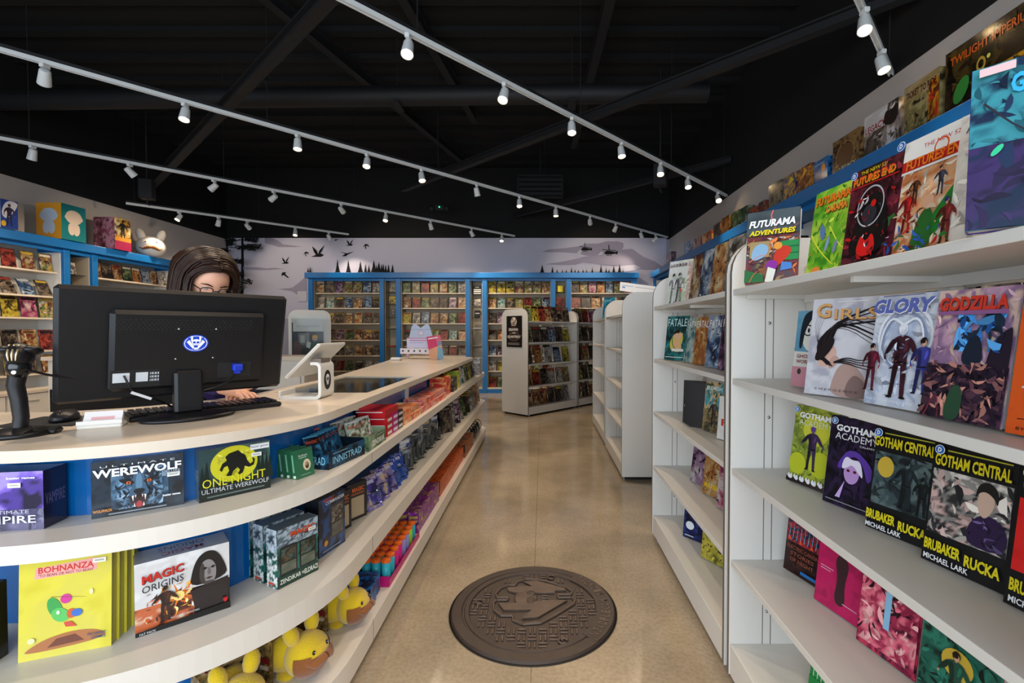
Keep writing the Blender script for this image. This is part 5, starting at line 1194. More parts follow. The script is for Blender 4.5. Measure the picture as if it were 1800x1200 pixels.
# Girls row
rb(.800, 1.420, Z4, .155, .235, .016, ['#5c93ad','#6aa0b8'], [('r',0,0,1,.46,'#d8d6cc'), ('e',.45,.68,.28,.22,'#e0ded2'), ('p',[(.1,.5),(.14,.9),(.3,1),(.6,1),(.4,.9),(.24,.74),(.2,.5)],'#14222c'), ('o',.32,.74,.12,.075,.025,'#14222c'), ('o',.66,.74,.12,.075,.025,'#14222c'), ('e',.34,.74,.03,.03,'#14222c'), ('e',.68,.74,.03,.03,'#14222c'), ('e',.5,.56,.1,.028,'#1c2c38'), ('r',.0,.48,.2,.5,'#5c93ad'), ('t','GHOST',.3,.40,.42,.05,'#8a4a4a',.02), ('t','WORLD',.3,.33,.42,.05,'#8a4a4a',.02), ('r',0,0,.42,.26,'#c88a94'), ('e',.2,.2,.05,.04,'#3a3a3a'), ('r',.6,.1,1,.46,'#6a9ab8')], 'blue and cream comic with a face in round glasses, GHOST WORLD title', '#c8d0d0', rz=-78, tilt=6, jit=.02)
hair_ = [('l', [(.40-.03*k,.30+.012*k),(.12+.02*k,.42),(.16+.03*k,.62+.01*k),(.5,.72+.02*(k%5)),(1.0,.50+.052*k)], .010+.012*(k % 3), ('#1a1416','#2c2022','#120e10')[k % 3]) for k in range(9)] + [('l', [(.42,.34),(.6,.40-.02*k),(.8,.36-.02*k),(1.0,.42-.05*k)], .012, '#1a1416') for k in range(4)] + [('l', [(.16,.52),(.06+.03*k,.7),(.16+.06*k,.93)], .0025, '#1a1416') for k in range(4)]
rb(.765, 1.235, Z4, .175, .262, .02, ['#b4b2b8','#c4c2c6','#a09ea8'], [('p', [(.38,.0),(.42,.2),(.5,.32),(.66,.36),(.84,.24),(.93,.1),(.95,0)],'#a88a80'), ('p', [(.6,.0),(.62,.14),(.72,.24),(.86,.18),(.93,.08),(.95,0)],'#7a625c'), ('e',.30,.40,.15,.10,'#c8a090',18,.5), ('p',[(.34,.26),(.44,.3),(.5,.38),(.42,.42),(.34,.36)],'#b89084')] + hair_ + [('e', .27,.47,.17,.07,'#1c1416',20,.7), ('l',[(.22,.385),(.27,.40),(.31,.385)],.006,'#2a1c1c'), ('tk','G',.2,.87,.22,.15,'#c8965c',.02,{'sh':'#6a4a2a'}), ('tk','IRLS',.68,.83,.62,.11,'#c8965c',.01,{'sh':'#6a4a2a'}), ('r',.4,.95,.85,.96,'#dcd8d8'), ('t','E M E R G E N C E',.5,.06,.62,.02,'#3a3438',0)], 'grey graphic novel titled GIRLS showing flowing black hair', '#b0aeb4', rz=-62, tilt=9, seed=9, jit=.03)
rb(.785, 1.055, Z4, .168, .258, .02, ['#c0c6d4','#d4d8e0','#aab4c8'], [('o',.5,.62,.4,.28,.04,'#e4e8ee'), ('o',.5,.58,.32,.26,.03,'#8a94b0'), ('fig',.5,.08,.64,'#3c1c26','#c8ccd8','#e4e8ee',.35), ('l',[(.5,.72),(.3,.8),(.18,.6),(.22,.3)],.02,'#e4e8ee'), ('l',[(.5,.72),(.7,.8),(.82,.6),(.78,.3)],.02,'#e4e8ee'), ('ink',['#3c1c26','#5a6a8a','#c8ccd8'],26,3,(.36,.2,.64,.6),.05), ('fig',.84,.14,.46,'#3a3c88','#c89a84','#1a1414',.2), ('fig',.14,.12,.42,'#5a1a2c','#c89a84','#1a1414',.2), ('tk','GLORY',.5,.88,.86,.13,'#5a66a8',.05,{'sh':'#e8e8f0','shear':.2}), ('r',.2,.965,.8,.975,'#6a6a8a'), ('t','THE FUTURE DESTROYER',.5,.05,.7,.02,'#e8e8f0',0)], 'pale blue graphic novel titled GLORY with three standing figures', '#9aa4bc', rz=-80, tilt=9, seed=10)
rb(.785, .895, Z4, .155, .255, .045, ['#c8a8b0','#b890a8','#8a6a8a','#d8b8a8'], [('n',['#1a1420','#3a2a3a','#5a3a4a','#241a28'],26,18,4,4,(0,0,1,.42),.2), ('p',[(.72,.3),(.78,.6),(.95,.7),(1,.7),(1,.2)],'#241c2a'), ('ink',['#3a8ad8','#5aa8e8','#1a4a88','#1a2838'],60,5,(.34,.52,.9,.8),.13), ('p',[(.44,.42),(.5,.6),(.62,.66),(.7,.56),(.72,.42)],'#1a2433'), ('ink',['#5a3a44','#241a28','#8a5a5a','#c88a7a'],110,6,(0,.02,1,.44),.09), ('p',[(.34,.0),(.4,.24),(.5,.28),(.58,.2),(.56,0)],'#2a4a34'), ('l',[(.1,.0),(.24,.22),(.3,.0)],.012,'#7a2a3a'), ('tk','GODZILLA',.52,.88,.84,.11,'#c83a2c',.05,{'sh':'#3a1018'}), ('r',.1,.795,.95,.825,'#8a5a88')], 'thick pink-violet graphic novel titled GODZILLA over dark ruins', '#c8c0d0', rz=-84, tilt=9, seed=11)
rb(.79, .715, Z4, .17, .262, .03, ['#d8541c','#dc5a20','#d4501a'], [('r',0,.93,1,1,'#14100e'), ('t','G',.16,.82,.26,.13,'#181210',.09), ('t','A Graphic',.34,.68,.52,.035,'#2a1814',0), ('t','of Horror',.34,.63,.5,.035,'#2a1814',0), ('l',[(.1,.3),(.4,.36),(.6,.3)],.01,'#d8d0c4'), ('l',[(.1,.1),(.5,.12)],.004,'#1a1010'), ('t','BY WILL DINSKI',.35,.04,.5,.02,'#2a1814',0)], 'plain orange graphic novel with heavy black letters, cut by the right edge', '#2a1a14', rz=-84, tilt=8, seed=12, jit=.02)
# Gotham row
def bats(n, c): return [('p',[(x,.06+.02*(k%2)),(x+.05,.12),(x+.07,.07),(x+.1,.12),(x+.14,.05),(x+.08,.03)],c) for k, x in enumerate([.02+.14*i for i in range(n)])]
rb(.865, 1.535, Z3, .168, .258, .022, ['#6a7a2a','#8a9a3a','#a8b03a','#5a6a2a'], [('e',.55,.72,.3,.2,'#c8c83a'), ('e',.7,.3,.25,.16,'#b8c02a'), ('e',.2,.25,.2,.14,'#b8c02a'), ('fig',.5,.2,.55,'#3a2a4a','#6a4a7a','#5a3a8a',.7), ('n',['#1a1418','#3a2a2a'],16,4,3,2,(0,0,1,.06),.1)] + bats(7,'#e4e4e4') + [('t','GOTHAM',.52,.88,.7,.075,'#f0f0f0',.04), ('t','ACADEMY',.55,.79,.74,.075,'#d8e0c0',0)] + DC, 'lime and black comic titled GOTHAM ACADEMY, leftmost of its row', '#5a7a94', rz=-72, tilt=8, seed=13)
rb(.865, 1.335, Z3, .168, .258, .03, ['#0a080e','#1a1424','#2a1c3a','#120e18'], [('p',[(.45,.7),(.2,.45),(.3,.4),(.5,.62),(.7,.5),(.8,.3),(.9,.5)],'#5a3a9a'), ('e',.5,.4,.14,.12,'#b890c8'), ('p',[(.3,.42),(.36,.58),(.5,.54),(.64,.56),(.72,.36),(.62,.42),(.5,.5),(.4,.44)],'#e4dcec'), ('e',.44,.42,.03,.015,'#5a1020'), ('e',.56,.42,.03,.015,'#5a1020'), ('p',[(.25,.1),(.4,.3),(.34,.1)],'#c8a8e0'), ('t','GOTHAM',.5,.87,.72,.075,'#f0f0f0',.04), ('t','ACADEMY',.52,.78,.76,.075,'#e4e4e4',0), ('t','CALAMITY',.75,.71,.3,.02,'#e4e4e4',0), ('r',.08,.05,.9,.06,'#8a8a90')] + DC, 'black comic with pale violet face, second GOTHAM ACADEMY', '#6a8a9a', rz=-72, tilt=8, seed=14)
GCI = [('tk','GOTHAM CENTRAL',.5,.86,.9,.1,'#d8c81c',.03,{'sh':'#1a1a08'}), ('r',.2,.94,.95,.95,'#b0b030'), ('t','BRUBAKER',.27,.15,.46,.09,'#d8c81c',.04), ('t','RUCKA',.75,.13,.4,.09,'#d8c81c',.04), ('t','MICHAEL LARK',.33,.05,.56,.045,'#e8e8e8',.02)] + DC
rb(.865, 1.150, Z3, .158, .262, .05, ['#0e0e10','#121214'], [('n',['#1a2224','#3a4a4c','#5a6a68','#242c2e'],22,22,3,5,(.03,.25,.97,.76),.12), ('e',.22,.62,.13,.1,'#c8a83a'), ('fig',.56,.28,.44,'#1c2428','#5a6a68','#141a1c',.4), ('fig',.82,.27,.34,'#141a1c','#4a5a58','#101416',.3)] + GCI, 'black comic titled GOTHAM CENTRAL with grey-green street scene', '#101012', rz=-72, tilt=8, seed=15)
rb(.865, .975, Z3, .158, .262, .04, ['#0e0e10','#121214'], [('n',['#d8d0c4','#8a8680','#2a2a2c','#c8a8a0'],26,24,6,7,(.03,.25,.97,.78),.2), ('p',[(.5,.26),(.55,.46),(.75,.54),(.97,.46),(.97,.26)],'#2a1a3c'), ('p',[(.6,.6),(.63,.7),(.72,.72),(.8,.68),(.8,.58),(.72,.49),(.65,.51)],'#c8a894'), ('p',[(.58,.62),(.6,.74),(.72,.78),(.84,.72),(.84,.6),(.8,.66),(.7,.7),(.62,.68)],'#1a1816'), ('ink',['#2a1a3c','#6a5a8a','#1a1024'],20,4,(.55,.27,.95,.48),.07)] + GCI, 'black comic titled GOTHAM CENTRAL with newspaper background', '#101012', rz=-76, tilt=8, seed=16)
rb(.875, .800, Z3, .158, .262, .04, ['#0e0e10','#121214'], [('n',['#c81818','#d82420'],18,16,2,8,(.03,.25,.97,.76),.05), ('p',[(.4,.25),(.5,.4),(.7,.44),(.97,.5),(.97,.25)],'#2a3038')] + GCI, 'black and red GOTHAM CENTRAL comic cut by the right edge', '#101012', rz=-80, tilt=8, seed=17)
# row below
rb(.89, 1.615, Z2, .165, .255, .045, ['#1a0c0c','#2a1210','#3a1a14'], [('n',['#12182a','#a82a34','#1a2438','#7a1c24'],22,20,5,9,(.04,.42,.96,.97),.25)] + [('l',[(.1+.1*k,.46),(.12+.1*k,.58+.03*(k%2)),(.11+.1*k,.66)],.006,'#5ac8e8') for k in range(8)] + [('p',[(.1+.28*k,.44),(.2+.28*k,.44),(.15+.28*k,.5)],'#e04a2a') for k in range(3)] + [('t','ELECTRIC CANON',.5,.36,.8,.05,'#8a4a3a',.01), ('t','STORIES',.5,.28,.6,.05,'#8a4a3a',.01), ('t','OF NIGHT',.5,.2,.6,.05,'#8a4a3a',.01), ('r',.5,.06,.9,.1,'#1a6ab0')], 'dark comic with cyan flames and red swirls, third row from the top', '#1a0c0c', rz=-74, tilt=7, seed=18)
rb(.885, 1.415, Z2, .168, .258, .03, ['#a0184c','#c01e5c','#b01a54'], [('p',[(.4,.1),(.46,.4),(.36,.6),(.5,.7),(.68,.6),(.6,.36),(.66,.1)],'#3a2228'), ('e',.55,.74,.09,.06,'#5a3034'), ('tk','GRAYSON',.5,.85,.86,.14,'#ece8e8',.04,{'slope':-.08}), ('r',.08,.45,.36,.46,'#e0a0b8'), ('r',.08,.42,.3,.43,'#e0a0b8'), ('r',.6,.14,.9,.15,'#e0a0b8')], 'magenta comic titled GRAYSON on the third row', '#5a1030', rz=-76, tilt=7, seed=19, jit=.05)
rb(.885, 1.215, Z2, .168, .258, .03, ['#1a0a14','#7a1a3c','#c83a5a','#3a1c34'], [('n',['#2a0c1c','#a02a4c','#e06a80','#f0b0b0'],26,30,6,19,(.02,.06,.98,.95),.3), ('r',.46,.3,.56,.75,'#8ac0e0')], 'dark red comic crowded with pink blossom shapes on the third row', '#141018', rz=-78, tilt=7, seed=20)
rb(.885, 1.01, Z2, .168, .258, .04, ['#0c2a24','#1a5a4a','#2a7a64','#0e1a18'], [('tk','GREEN',.5,.9,.7,.1,'#d89a2a',.04,{'sh':'#1a1a10'}), ('t','OF TOMORROW',.5,.79,.7,.05,'#dce0d8',.02), ('e',.5,.5,.2,.12,'#c8a83a'), ('fig',.5,.1,.5,'#1a4a3a','#c89a7a','#1a1410',.6)], 'dark green comic with gold lettering at the lower right corner', '#c81c28', rz=-80, tilt=7, seed=21)
rb(.885, 1.44, Z1, .165, .2, .02, ['#1a7a3c','#1f8a44'], [('l',[(.08+.09*k,.3),(.07+.09*k,.95)],.006,'#e4ece4') for k in range(10)] + [('r',0,.0,1,.3,'#15803a'), ('r',.1,.6,.95,.62,'#e4ece4')], 'green and white striped comic on the lowest shelf', '#15703a', rz=-74, tilt=7, seed=22)
# second rack
rb(.79, 2.80, Z5, .175, .262, .035, ['#e0ded8','#d6d6cc','#c8ccb8'], [('n',['#d8d8cc','#a0b088','#c8d0b8'],16,16,3,3,(.5,.05,.98,.6),.1), ('n',['#d8c8b8','#b89a8a','#c8a8a0'],8,22,3,3,(.84,.05,1,.95),.1), ('fig',.28,.03,.66,'#c8c8c4','#e4e2dc','#3a3836',.1), ('fig',.56,.05,.64,'#8a8a84','#d8d4cc','#4a4640',.1), ('e',.66,.3,.04,.04,'#c85a3a')] + [q for k, ch in enumerate('FABLES') for q in (('e',.14+.13*k,.88,.05,.036,'#4a2a2c' if k > 1 else '#8a8484'), ('t',ch,.14+.13*k,.88,.05,.035,'#e8e4e0',.0))], 'white graphic novel titled FABLES with two sketched figures on second rack', '#b08a94', rz=-58, tilt=8, seed=31, jit=.03)
for k, (y, p, lab) in enumerate(((2.52,'warm','tan and dark comic beside the white collection, upper shelf of second rack'), (2.36,'blue','black and pale blue comic on the upper shelf of second rack'), (2.20,'orange','ochre comic next to the end panel on the upper shelf of second rack'), (2.03,'grey','grey comic nearest the double end panels, upper shelf of second rack'))):
    rb(.80, y, Z5, .15, .25, .02, [mute(c, .35) for c in PALS[p]], [], lab, '#d8d4cc', rz=-84, tilt=8, seed=32+k, nx=16, ny=22)
rb(.775, 2.79, Z4, .178, .262, .02, ['#0c2426','#1a4a4a','#2a7a78','#12302e'], [('e',.52,.42,.3,.2,'#c8b84a',20,.4), ('p',[(.35,.2),(.45,.5),(.6,.56),(.8,.3),(.7,.18)],'#d8a878'), ('e',.5,.56,.12,.08,'#d8a888'), ('p',[(.38,.56),(.42,.68),(.58,.7),(.66,.6),(.5,.62)],'#2a1418'), ('p',[(.5,.5),(.76,.62),(.8,.58),(.6,.44)],'#d8a888'), ('l',[(.3,.6),(.36,.3),(.7,.2)],.02,'#12584c'), ('t','FATALE',.5,.85,.86,.17,'#c8e0e0',.0), ('r',.35,.2,.88,.26,'#d8d8c8'), ('r',.08,.06,.9,.075,'#c8d8d0')], 'teal graphic novel titled FATALE with a raised-arm woman, second rack', '#0c2426', rz=-62, tilt=7, seed=40)
for k, (y, p, t_) in enumerate(((2.57,'teal','FATALE'), (2.41,'orange','FATALE'), (2.22,'blue','FATALE'), (2.05,'purple','FATALE'))):
    rb(.80, y, Z4, .15, .245, .03, [mute(c, .25) for c in PALS[p]], [('t',t_,.5,.85,.8,.14,'#e0e0dc',.0)], '%s FATALE volume, %s after the teal one, on second rack' % (NM[p], ORD[k]), '#e0dcd4', rz=-76, tilt=6, seed=41+k, nx=16, ny=22)
rb(.86, 2.72, Z3, .15, .225, .03, ['#e4e0da','#dcd8d2'], [('n',['#e4e0da','#1a1a1a','#e4e0da','#2a2a2a'],14,22,5,3,(.3,.15,.75,.95),.1)], 'white book with black ink strokes on the middle shelf of second rack', '#e0dcd4', rz=-74, tilt=3, seed=50)
for k in range(5):
    m = M(); m.box(-.075, .075, 0, .022, 0, .235, [lin('#1a1210'), lin('#1a1210'), lin('#1c1412'), lin('#7a1c24'), lin('#1c1412'), lin('#cfcac4')])
    if k == 0: a = Art(m, (-.075,0,0), (1,0,0), (0,0,1), .15, .235); a.draw([('t','BLACKLUNG',.3,.4,.5,.05,'#d8d4cc',0), ('l',[(.6,.1),(.7,.6),(.66,.9)],.008,'#8a1c24')])
    o = m.build('hardcover_book', PRINT); o.location = (.84+.0*k, 2.60-k*.03, Z3+.002); o.rotation_euler = (R(-4), 0, R(-40)); tag(o, 'black and red hardcover, %s of the upright row on second rack' % ORD[k], 'book', 'black and red hardcovers')
rb(.85, 2.36, Z3, .16, .25, .02, ['#2a7a80','#4a9aa0','#c8a878','#3a4a34'], [('n',['#5a4a34','#8a7a54','#3a3a2c'],16,12,4,3,(0,0,1,.45),.1), ('t','BLEMISH',.45,.88,.7,.08,'#d8ece8',.02), ('fig',.5,.1,.55,'#4a4438','#e0c0a0','#8a6a4a',.3)], 'teal book with a pale bald figure on the middle shelf of second rack', '#d0ccc4', rz=-70, tilt=5, seed=52)
rb(.85, 2.17, Z3, .15, .2, .02, ['#e4e2dc','#dcdad4'], [('t','FI',.35,.4,.4,.16,'#c83a34',.03)], 'white book with red capitals near end panels on second rack', '#d8d4cc', rz=-70, tilt=5, seed=53)
for k, (y, p, t_, lab) in enumerate(((2.62,'purple',None,'white and purple comic with black figures, fourth shelf of second rack'), (2.42,'orange','RUSH','fiery orange comic on the fourth shelf of second rack'), (2.22,'pink',None,'purple-pink comic next to the end panels, fourth shelf of second rack'), (2.05,'green',None,'dark green comic tight against the end panels, fourth shelf of second rack'))):
    rb(.87, y, Z2, .16, .25, .02, [mute(c, .3) for c in PALS[p]], ([('t',t_,.45,.2,.7,.09,'#e8c020',.03)] if t_ else []), lab, '#8a6a8a', rz=-68, tilt=8, seed=60+k, nx=16, ny=22)
rb(.86, 2.62, Z1, .19, .25, .03, ['#0c0e24','#1a2054','#2a3a7a','#142a2a'], [('fig',.62,.15,.7,'#1a1c4a','#d8b0a0','#0c0c1c',.3), ('e',.25,.3,.14,.09,'#e4ecf0'), ('n',['#d8b0a0','#8a3a5a','#c87a8a'],8,8,3,3,(.5,.5,.74,.8),.1), ('r',.1,.06,.4,.09,'#a8b0c8')], 'dark blue book with round white seal on the bottom shelf of second rack', '#141628', rz=-52, tilt=7, seed=70)
rb(.86, 2.38, Z1, .16, .25, .03, ['#5a5a1c','#a8a03a','#c8b84a','#3a3c14'], [], 'mossy yellow book beside the blue one, bottom shelf of second rack', '#1a1a14', rz=-62, tilt=7, seed=71)
# third and fourth racks along the aisle
for k, (y, z, lab) in enumerate(((4.55,Z2,'grey patterned comic on the fourth shelf of the mostly empty rack'), (4.50,Z1,'grey patterned comic on the bottom shelf of the mostly empty rack'))):
    book('graphic_novel', .17, .26, .02, smallart('grey', 80+k, 12, 18), lab, 'graphic novel', spine='#6a5a5a', loc=(.84, y, z+.004), rz=-64, tilt=8, near=False)
book('graphic_novel', .18, .26, .03, cover(['#0a3c54','#1a8aa8','#3ab0c8','#10303a'], [('t','BONE',.4,.85,.6,.1,'#c8e8f0',.02)], 12, 16, 3, 5), 'teal graphic novel alone on top of the farthest right-hand rack', 'graphic novel', spine='#0c2c3c', loc=(.80, 5.86, Z5+.004), rz=-50, tilt=8, near=False)
m = M(); m.col('#e6e6e8').box(-.2, .2, -.003, .003, 0, .10); a = Art(m, (-.2,-.003,0), (1,0,0), (0,0,1), .4, .10); a.draw([('r',.05,.6,.3,.68,'#9ab0d0'), ('r',.35,.6,.8,.66,'#a0a8b0'), ('r',.05,.35,.12,.5,'#6a8ac0')])
o = m.build('card_sign', PRINT); o.location = (.90, 4.34, 1.665); o.rotation_euler = (R(-34), R(8), R(-4)); tag(o, 'white printed card lying atop the blank-ended rack', 'sign')
# books on the far side of the near rack, seen through it
for k, (y, z, p, lab) in enumerate(((1.30,Z3,'orange','orange-brown book on the back side of near rack, behind GOTHAM comics, far one'), (1.05,Z3,'white','cream and gold book on the back side of near rack, behind GOTHAM comics'), (.85,Z3,'yellow','yellow-brown book on the back side of near rack, nearest one'), (1.55,Z2,'grey','grey book on the back side of near rack, third row'))):
    book('graphic_novel', .2, .27, .02, smallart(p, 90+k, 10, 14), lab, 'graphic novel', 'books on the far side of the near rack', spine=PALS[p][2], loc=(1.10, y, z+.004), rz=-90, tilt=4, near=False)

# ------------------------------------------------------------------ boxed games on the right cornice
TB = 2.562
def gb(y0, y1, h, t, pal, lab, title=None, tc='#e8dcc0', items=(), side=None, seed=1, nx=18, ny=18, x=2.40, tf=(.5,.82,.86,.12)):
    wd = y1-y0-.012
    art = cover(pal, list(items) + ([('t', title, *tf, tc, .02)] if title else []), nx, ny, 3.2, seed, .18)
    sa = (lambda a: a.text(title, .5, .5, .9, .14, tc, .01)) if title else None
    # narrow side shows the title turned upright
    def sd_(a):
        a.noise(pal, 5, 14, 3, seed+3, (0,0,1,1), .15)
    return gbox('boxed_game', wd, h, t, art, lab, side=side or pal[0], loc=(x, (y0+y1)/2, TB), rz=-90, group='boxed games on the right cornice', sideart=sd_, mt=WRAP)
gb(2.30, 2.87, .40, .09, ['#0e0a08','#2a1c10','#4a3a18','#141008'], 'very large dark board game box, first at the right on the blue cornice', 'TWILIGHT IMPERIUM', '#d8601c', [('e',.2,.35,.08,.18,'#3a8a3a',14,-.3), ('o',.42,.55,.05,.1,.02,'#c8a03a'), ('e',.5,.6,.02,.03,'#f0e060'), ('n',['#8a5a1a','#3a3a2a','#c8901c'],16,8,4,3,(.5,.05,.95,.4),.3)], seed=1, nx=34, ny=26)
gb(2.90, 3.19, .36, .085, ['#4a4228','#7a6c40','#a09060','#2a2618'], 'beige train board game box, second from the right on the cornice', 'TICKET TO RIDE', '#3a1c14', [('n',['#b09870','#988050'],12,6,3,3,(0,.72,1,1),.1), ('n',['#b03018','#c88a1c','#5a2a18'],8,14,3,3,(.72,.2,1,.85),.2), ('p',[(.6,.0),(1,.0),(1,.16),(.6,.14)],'#e0c818'), ('t','3',.68,.07,.08,.1,'#1a1408',.03)], side='#6a6658', seed=2, nx=24, ny=24)
gb(3.23, 3.58, .34, .085, ['#c8bcb8','#8a7a70','#3a3028','#5a4c40'], 'white and brown legacy board game box, third from the right on the cornice', 'LEGACY', '#9a1c1c', [('n',['#d8d0cc','#c8c0bc'],14,10,2,3,(0,.6,.7,1),.05), ('p',[(.55,.6),(.65,.9),(.8,.8),(.98,.95),(.98,.5)],'#2a221c')], side='#d8ccc0', seed=3, nx=24, ny=24, tf=(.34,.68,.6,.14))
gb(3.63, 3.97, .31, .085, ['#2a1c12','#5a4028','#8a6a40','#1a120c'], 'brown board game box with round emblem, fourth on the cornice', 'LEGACY', '#e8dcc0', [('o',.5,.5,.36,.36,.02,'#a8865a'), ('e',.5,.5,.3,.3,'#6a4a2c')], seed=4, tf=(.6,.2,.6,.12))
gb(4.03, 4.24, .24, .08, ['#0c2c5c','#1a5090','#2a74b0','#0a1a34'], 'blue board game box with orange disc on the cornice', None, items=[('e',.72,.66,.14,.14,'#e08a1c'), ('r',.1,.82,.8,.88,'#6a9ac8')], seed=5)
gb(4.28, 4.50, .27, .1, ['#3a1c14','#7a3a1c','#c88a2a','#4a2a4a'], 'orange and violet fantasy game box next to the blue one', None, items=[('p',[(.3,.6),(.5,.95),(.75,.8)],'#e0a82a')], seed=6)
gb(4.54, 4.77, .28, .1, ['#2a1c3c','#5a3a6a','#c89a3a','#2a4a6a'], 'violet fantasy game box with yellow crest', None, items=[('p',[(.4,.6),(.6,.9),(.9,.75)],'#e0c02a')], seed=7)
gb(4.81, 5.08, .29, .1, ['#1a1814','#4a4438','#8a8270','#2a2620'], 'tall dark grey game box, eighth on the cornice', None, seed=8)
rest = [(5.16,5.32,.18,['#2a1c3a','#7a4a3a','#c87a3a'],'small violet and orange game box after the tall grey one'), (5.36,5.55,.17,['#1a1c3a','#a8583a','#5a3a5a'],'small indigo and orange game box, second small one'), (5.60,5.80,.24,['#14180f','#3a4a34','#8a9480'],'dark green game box by the lamp end'), (5.84,6.10,.25,['#1c2414','#5a6a3a','#a8a878'],'olive game box with pale letters'), (6.15,6.41,.26,['#a85a10','#d88a2a','#5a3010'],'amber yellow game box mid cornice'), (6.46,6.71,.24,['#14100e','#4a3a30','#8a6a50'],'black brown game box mid cornice'), (6.78,6.97,.2,['#6a1410','#b83a1c','#e0a03a'],'bright red game box, nearest of three red ones'), (7.0,7.2,.2,['#7a1c14','#c84a2a','#e8b86a'],'red game box with pale face, middle of three'), (7.24,7.46,.2,['#5a1810','#a04a2a','#c88a5a'],'brick red game box, farthest of three'), (7.52,7.76,.22,['#3a2a2a','#8a7a70','#b8a8a0'],'grey-brown game box after the red trio'), (7.82,8.1,.24,['#1a4a7a','#3a8ac8','#c8d8e0'],'light blue game box near the back corner'), (8.9,9.25,.25,['#2a1c2c','#5a3a4a','#8a7a80'],'dark purple game box standing alone at the far cornice end')]
for k, (a0, a1, h, pal, lab) in enumerate(rest): gb(a0, a1, h, .09, pal, lab, seed=20+k, nx=12, ny=12, side='#1a1614' if k % 3 else pal[1])
# games inside the right wall shelving (seen through the near rack)
for k, (y, z, pal, lab) in enumerate(((3.2,1.46,['#1a1410','#4a3424','#6a5038'],'dark boxed game on right wall shelf, leftmost of the row'), (2.85,1.46,['#14161a','#3a3e44','#7a7a70'],'black and grey boxed game on right wall shelf, second of the row'), (2.5,1.46,['#1c1a18','#5a5248','#c8b8a0'],'black and tan boxed game on right wall shelf, third of the row'), (2.15,1.46,['#101820','#2a4458','#c8c8c0'],'dark blue boxed game on right wall shelf, fourth of the row'), (4.7,1.95,['#2a1c18','#8a5a4a','#b89a7a'],'brown comic box on upper right wall shelf'), (4.2,1.95,['#2a3418','#7a8a5a','#b8a87a'],'olive comic box on upper right wall shelf'), (5.9,1.95,['#3a2a1c','#a87a4a','#d8b88a'],'tan comic box on upper right wall shelf'), (3.75,1.95,['#14343a','#3a7a80','#a8c0b8'],'teal comic box on upper right wall shelf'))):
    gbox('boxed_game', .32, .22 if z < 1.5 else .28, .08, cover(pal, (), 12, 12, 3, 60+k), lab, loc=(2.45, y, z+.001), rz=-90, side=pal[0], group='boxed games inside the right wall shelving')
# ------------------------------------------------------------------ things on the left cornice
r0 = XS
gbox('toy_box', .30, .34, .19, lambda a: a.draw([('r',0,0,1,1,'#d8d8e0')]), 'blue and white toy box at the far left end of the left cornice', cat='toy box', side='#d8d8e0', loc=(-6.60, 5.68, TB), rz=0,
     sideart=lambda a: a.draw([('r',0,0,1,1,'#1a3a8a'), ('p',[(.0,.45),(.3,.98),(.98,.98),(.98,.8),(.4,.3)],'#d0d0dc'), ('fig',.5,.1,.75,'#241a3a','#8a6a5a','#1a1414',.3), ('e',.15,.15,.14,.1,'#d8a81c')]))
MN = lambda bg, body: (lambda a: a.draw([('r',0,0,1,1,bg), ('e',.5,.66,.34,.2,body), ('e',.2,.64,.07,.06,body), ('e',.8,.64,.07,.06,body), ('p',[(.3,.5),(.7,.5),(.76,.3),(.68,.16),(.54,.14),(.5,.22),(.46,.14),(.32,.16),(.24,.3)],body)]))
gbox('vinyl_toy_box', .34, .48, .34, MN('#e09a1a', '#b8c8dc'), 'yellow and teal toy box showing a blank round-headed figure', cat='toy box', side='#1a6a70', loc=(-6.62, 6.40, TB), rz=0, sideart=MN('#17757a', '#d8c4b0'))
gbox('monster_toy_box', .32, .48, .28, cover(['#2a1018','#8a3a5a','#c8889a','#1a1014'], (), 18, 20, 4, 5), 'maroon and gold monster toy box beside the white plush head', cat='toy box', side='#3a1420', loc=(-6.61, 7.19, TB), rz=0, sideart=cover(['#3a1018','#c8982a','#e8d8a0','#4a1a2a'], [('fig',.5,.3,.65,'#1a1418','#3a2a2a','#141014',.5), ('r',0,0,1,.28,'#a8184a'), ('r',0,.28,1,.4,'#e0901c')], 14, 18, 3, 6))
r = thing('plush_toy', 'round white plush rabbit with brown moustache on the left cornice', 'plush toy', (XS-.02, 8.0, TB), 40)
r.scale = (1.15, 1.15, 1.15)
m = M(); m.smooth = True; m.ball((0, 0, .15), (.175, .14, .15), 24, 16); m.build('head', WPL, r)
for s in (-1, 1):
    m = M(); m.smooth = True; m.T = Matrix.Translation((s*.09, .01, .25)) @ Matrix.Rotation(R(s*20), 4, 'Y')
    m.lathe([(.01,-.03),(.04,.0),(.055,.05),(.05,.11),(.03,.15),(.006,.165)], 16); m.build('ear', WPL, r)
    m = M(); m.smooth = True; m.ball((s*.06, -.115, .2), (.012, .01, .014), 10, 8); m.build('eye', BLACKG, r)
m = M(); m.smooth = True
for s in (-1, 1): m.tube([(0, -.14, .13), (s*.04, -.142, .125), (s*.09, -.12, .10), (s*.13, -.1, .12)], [.02, .026, .018, .006], 10)
m.build('moustache', BPL, r)
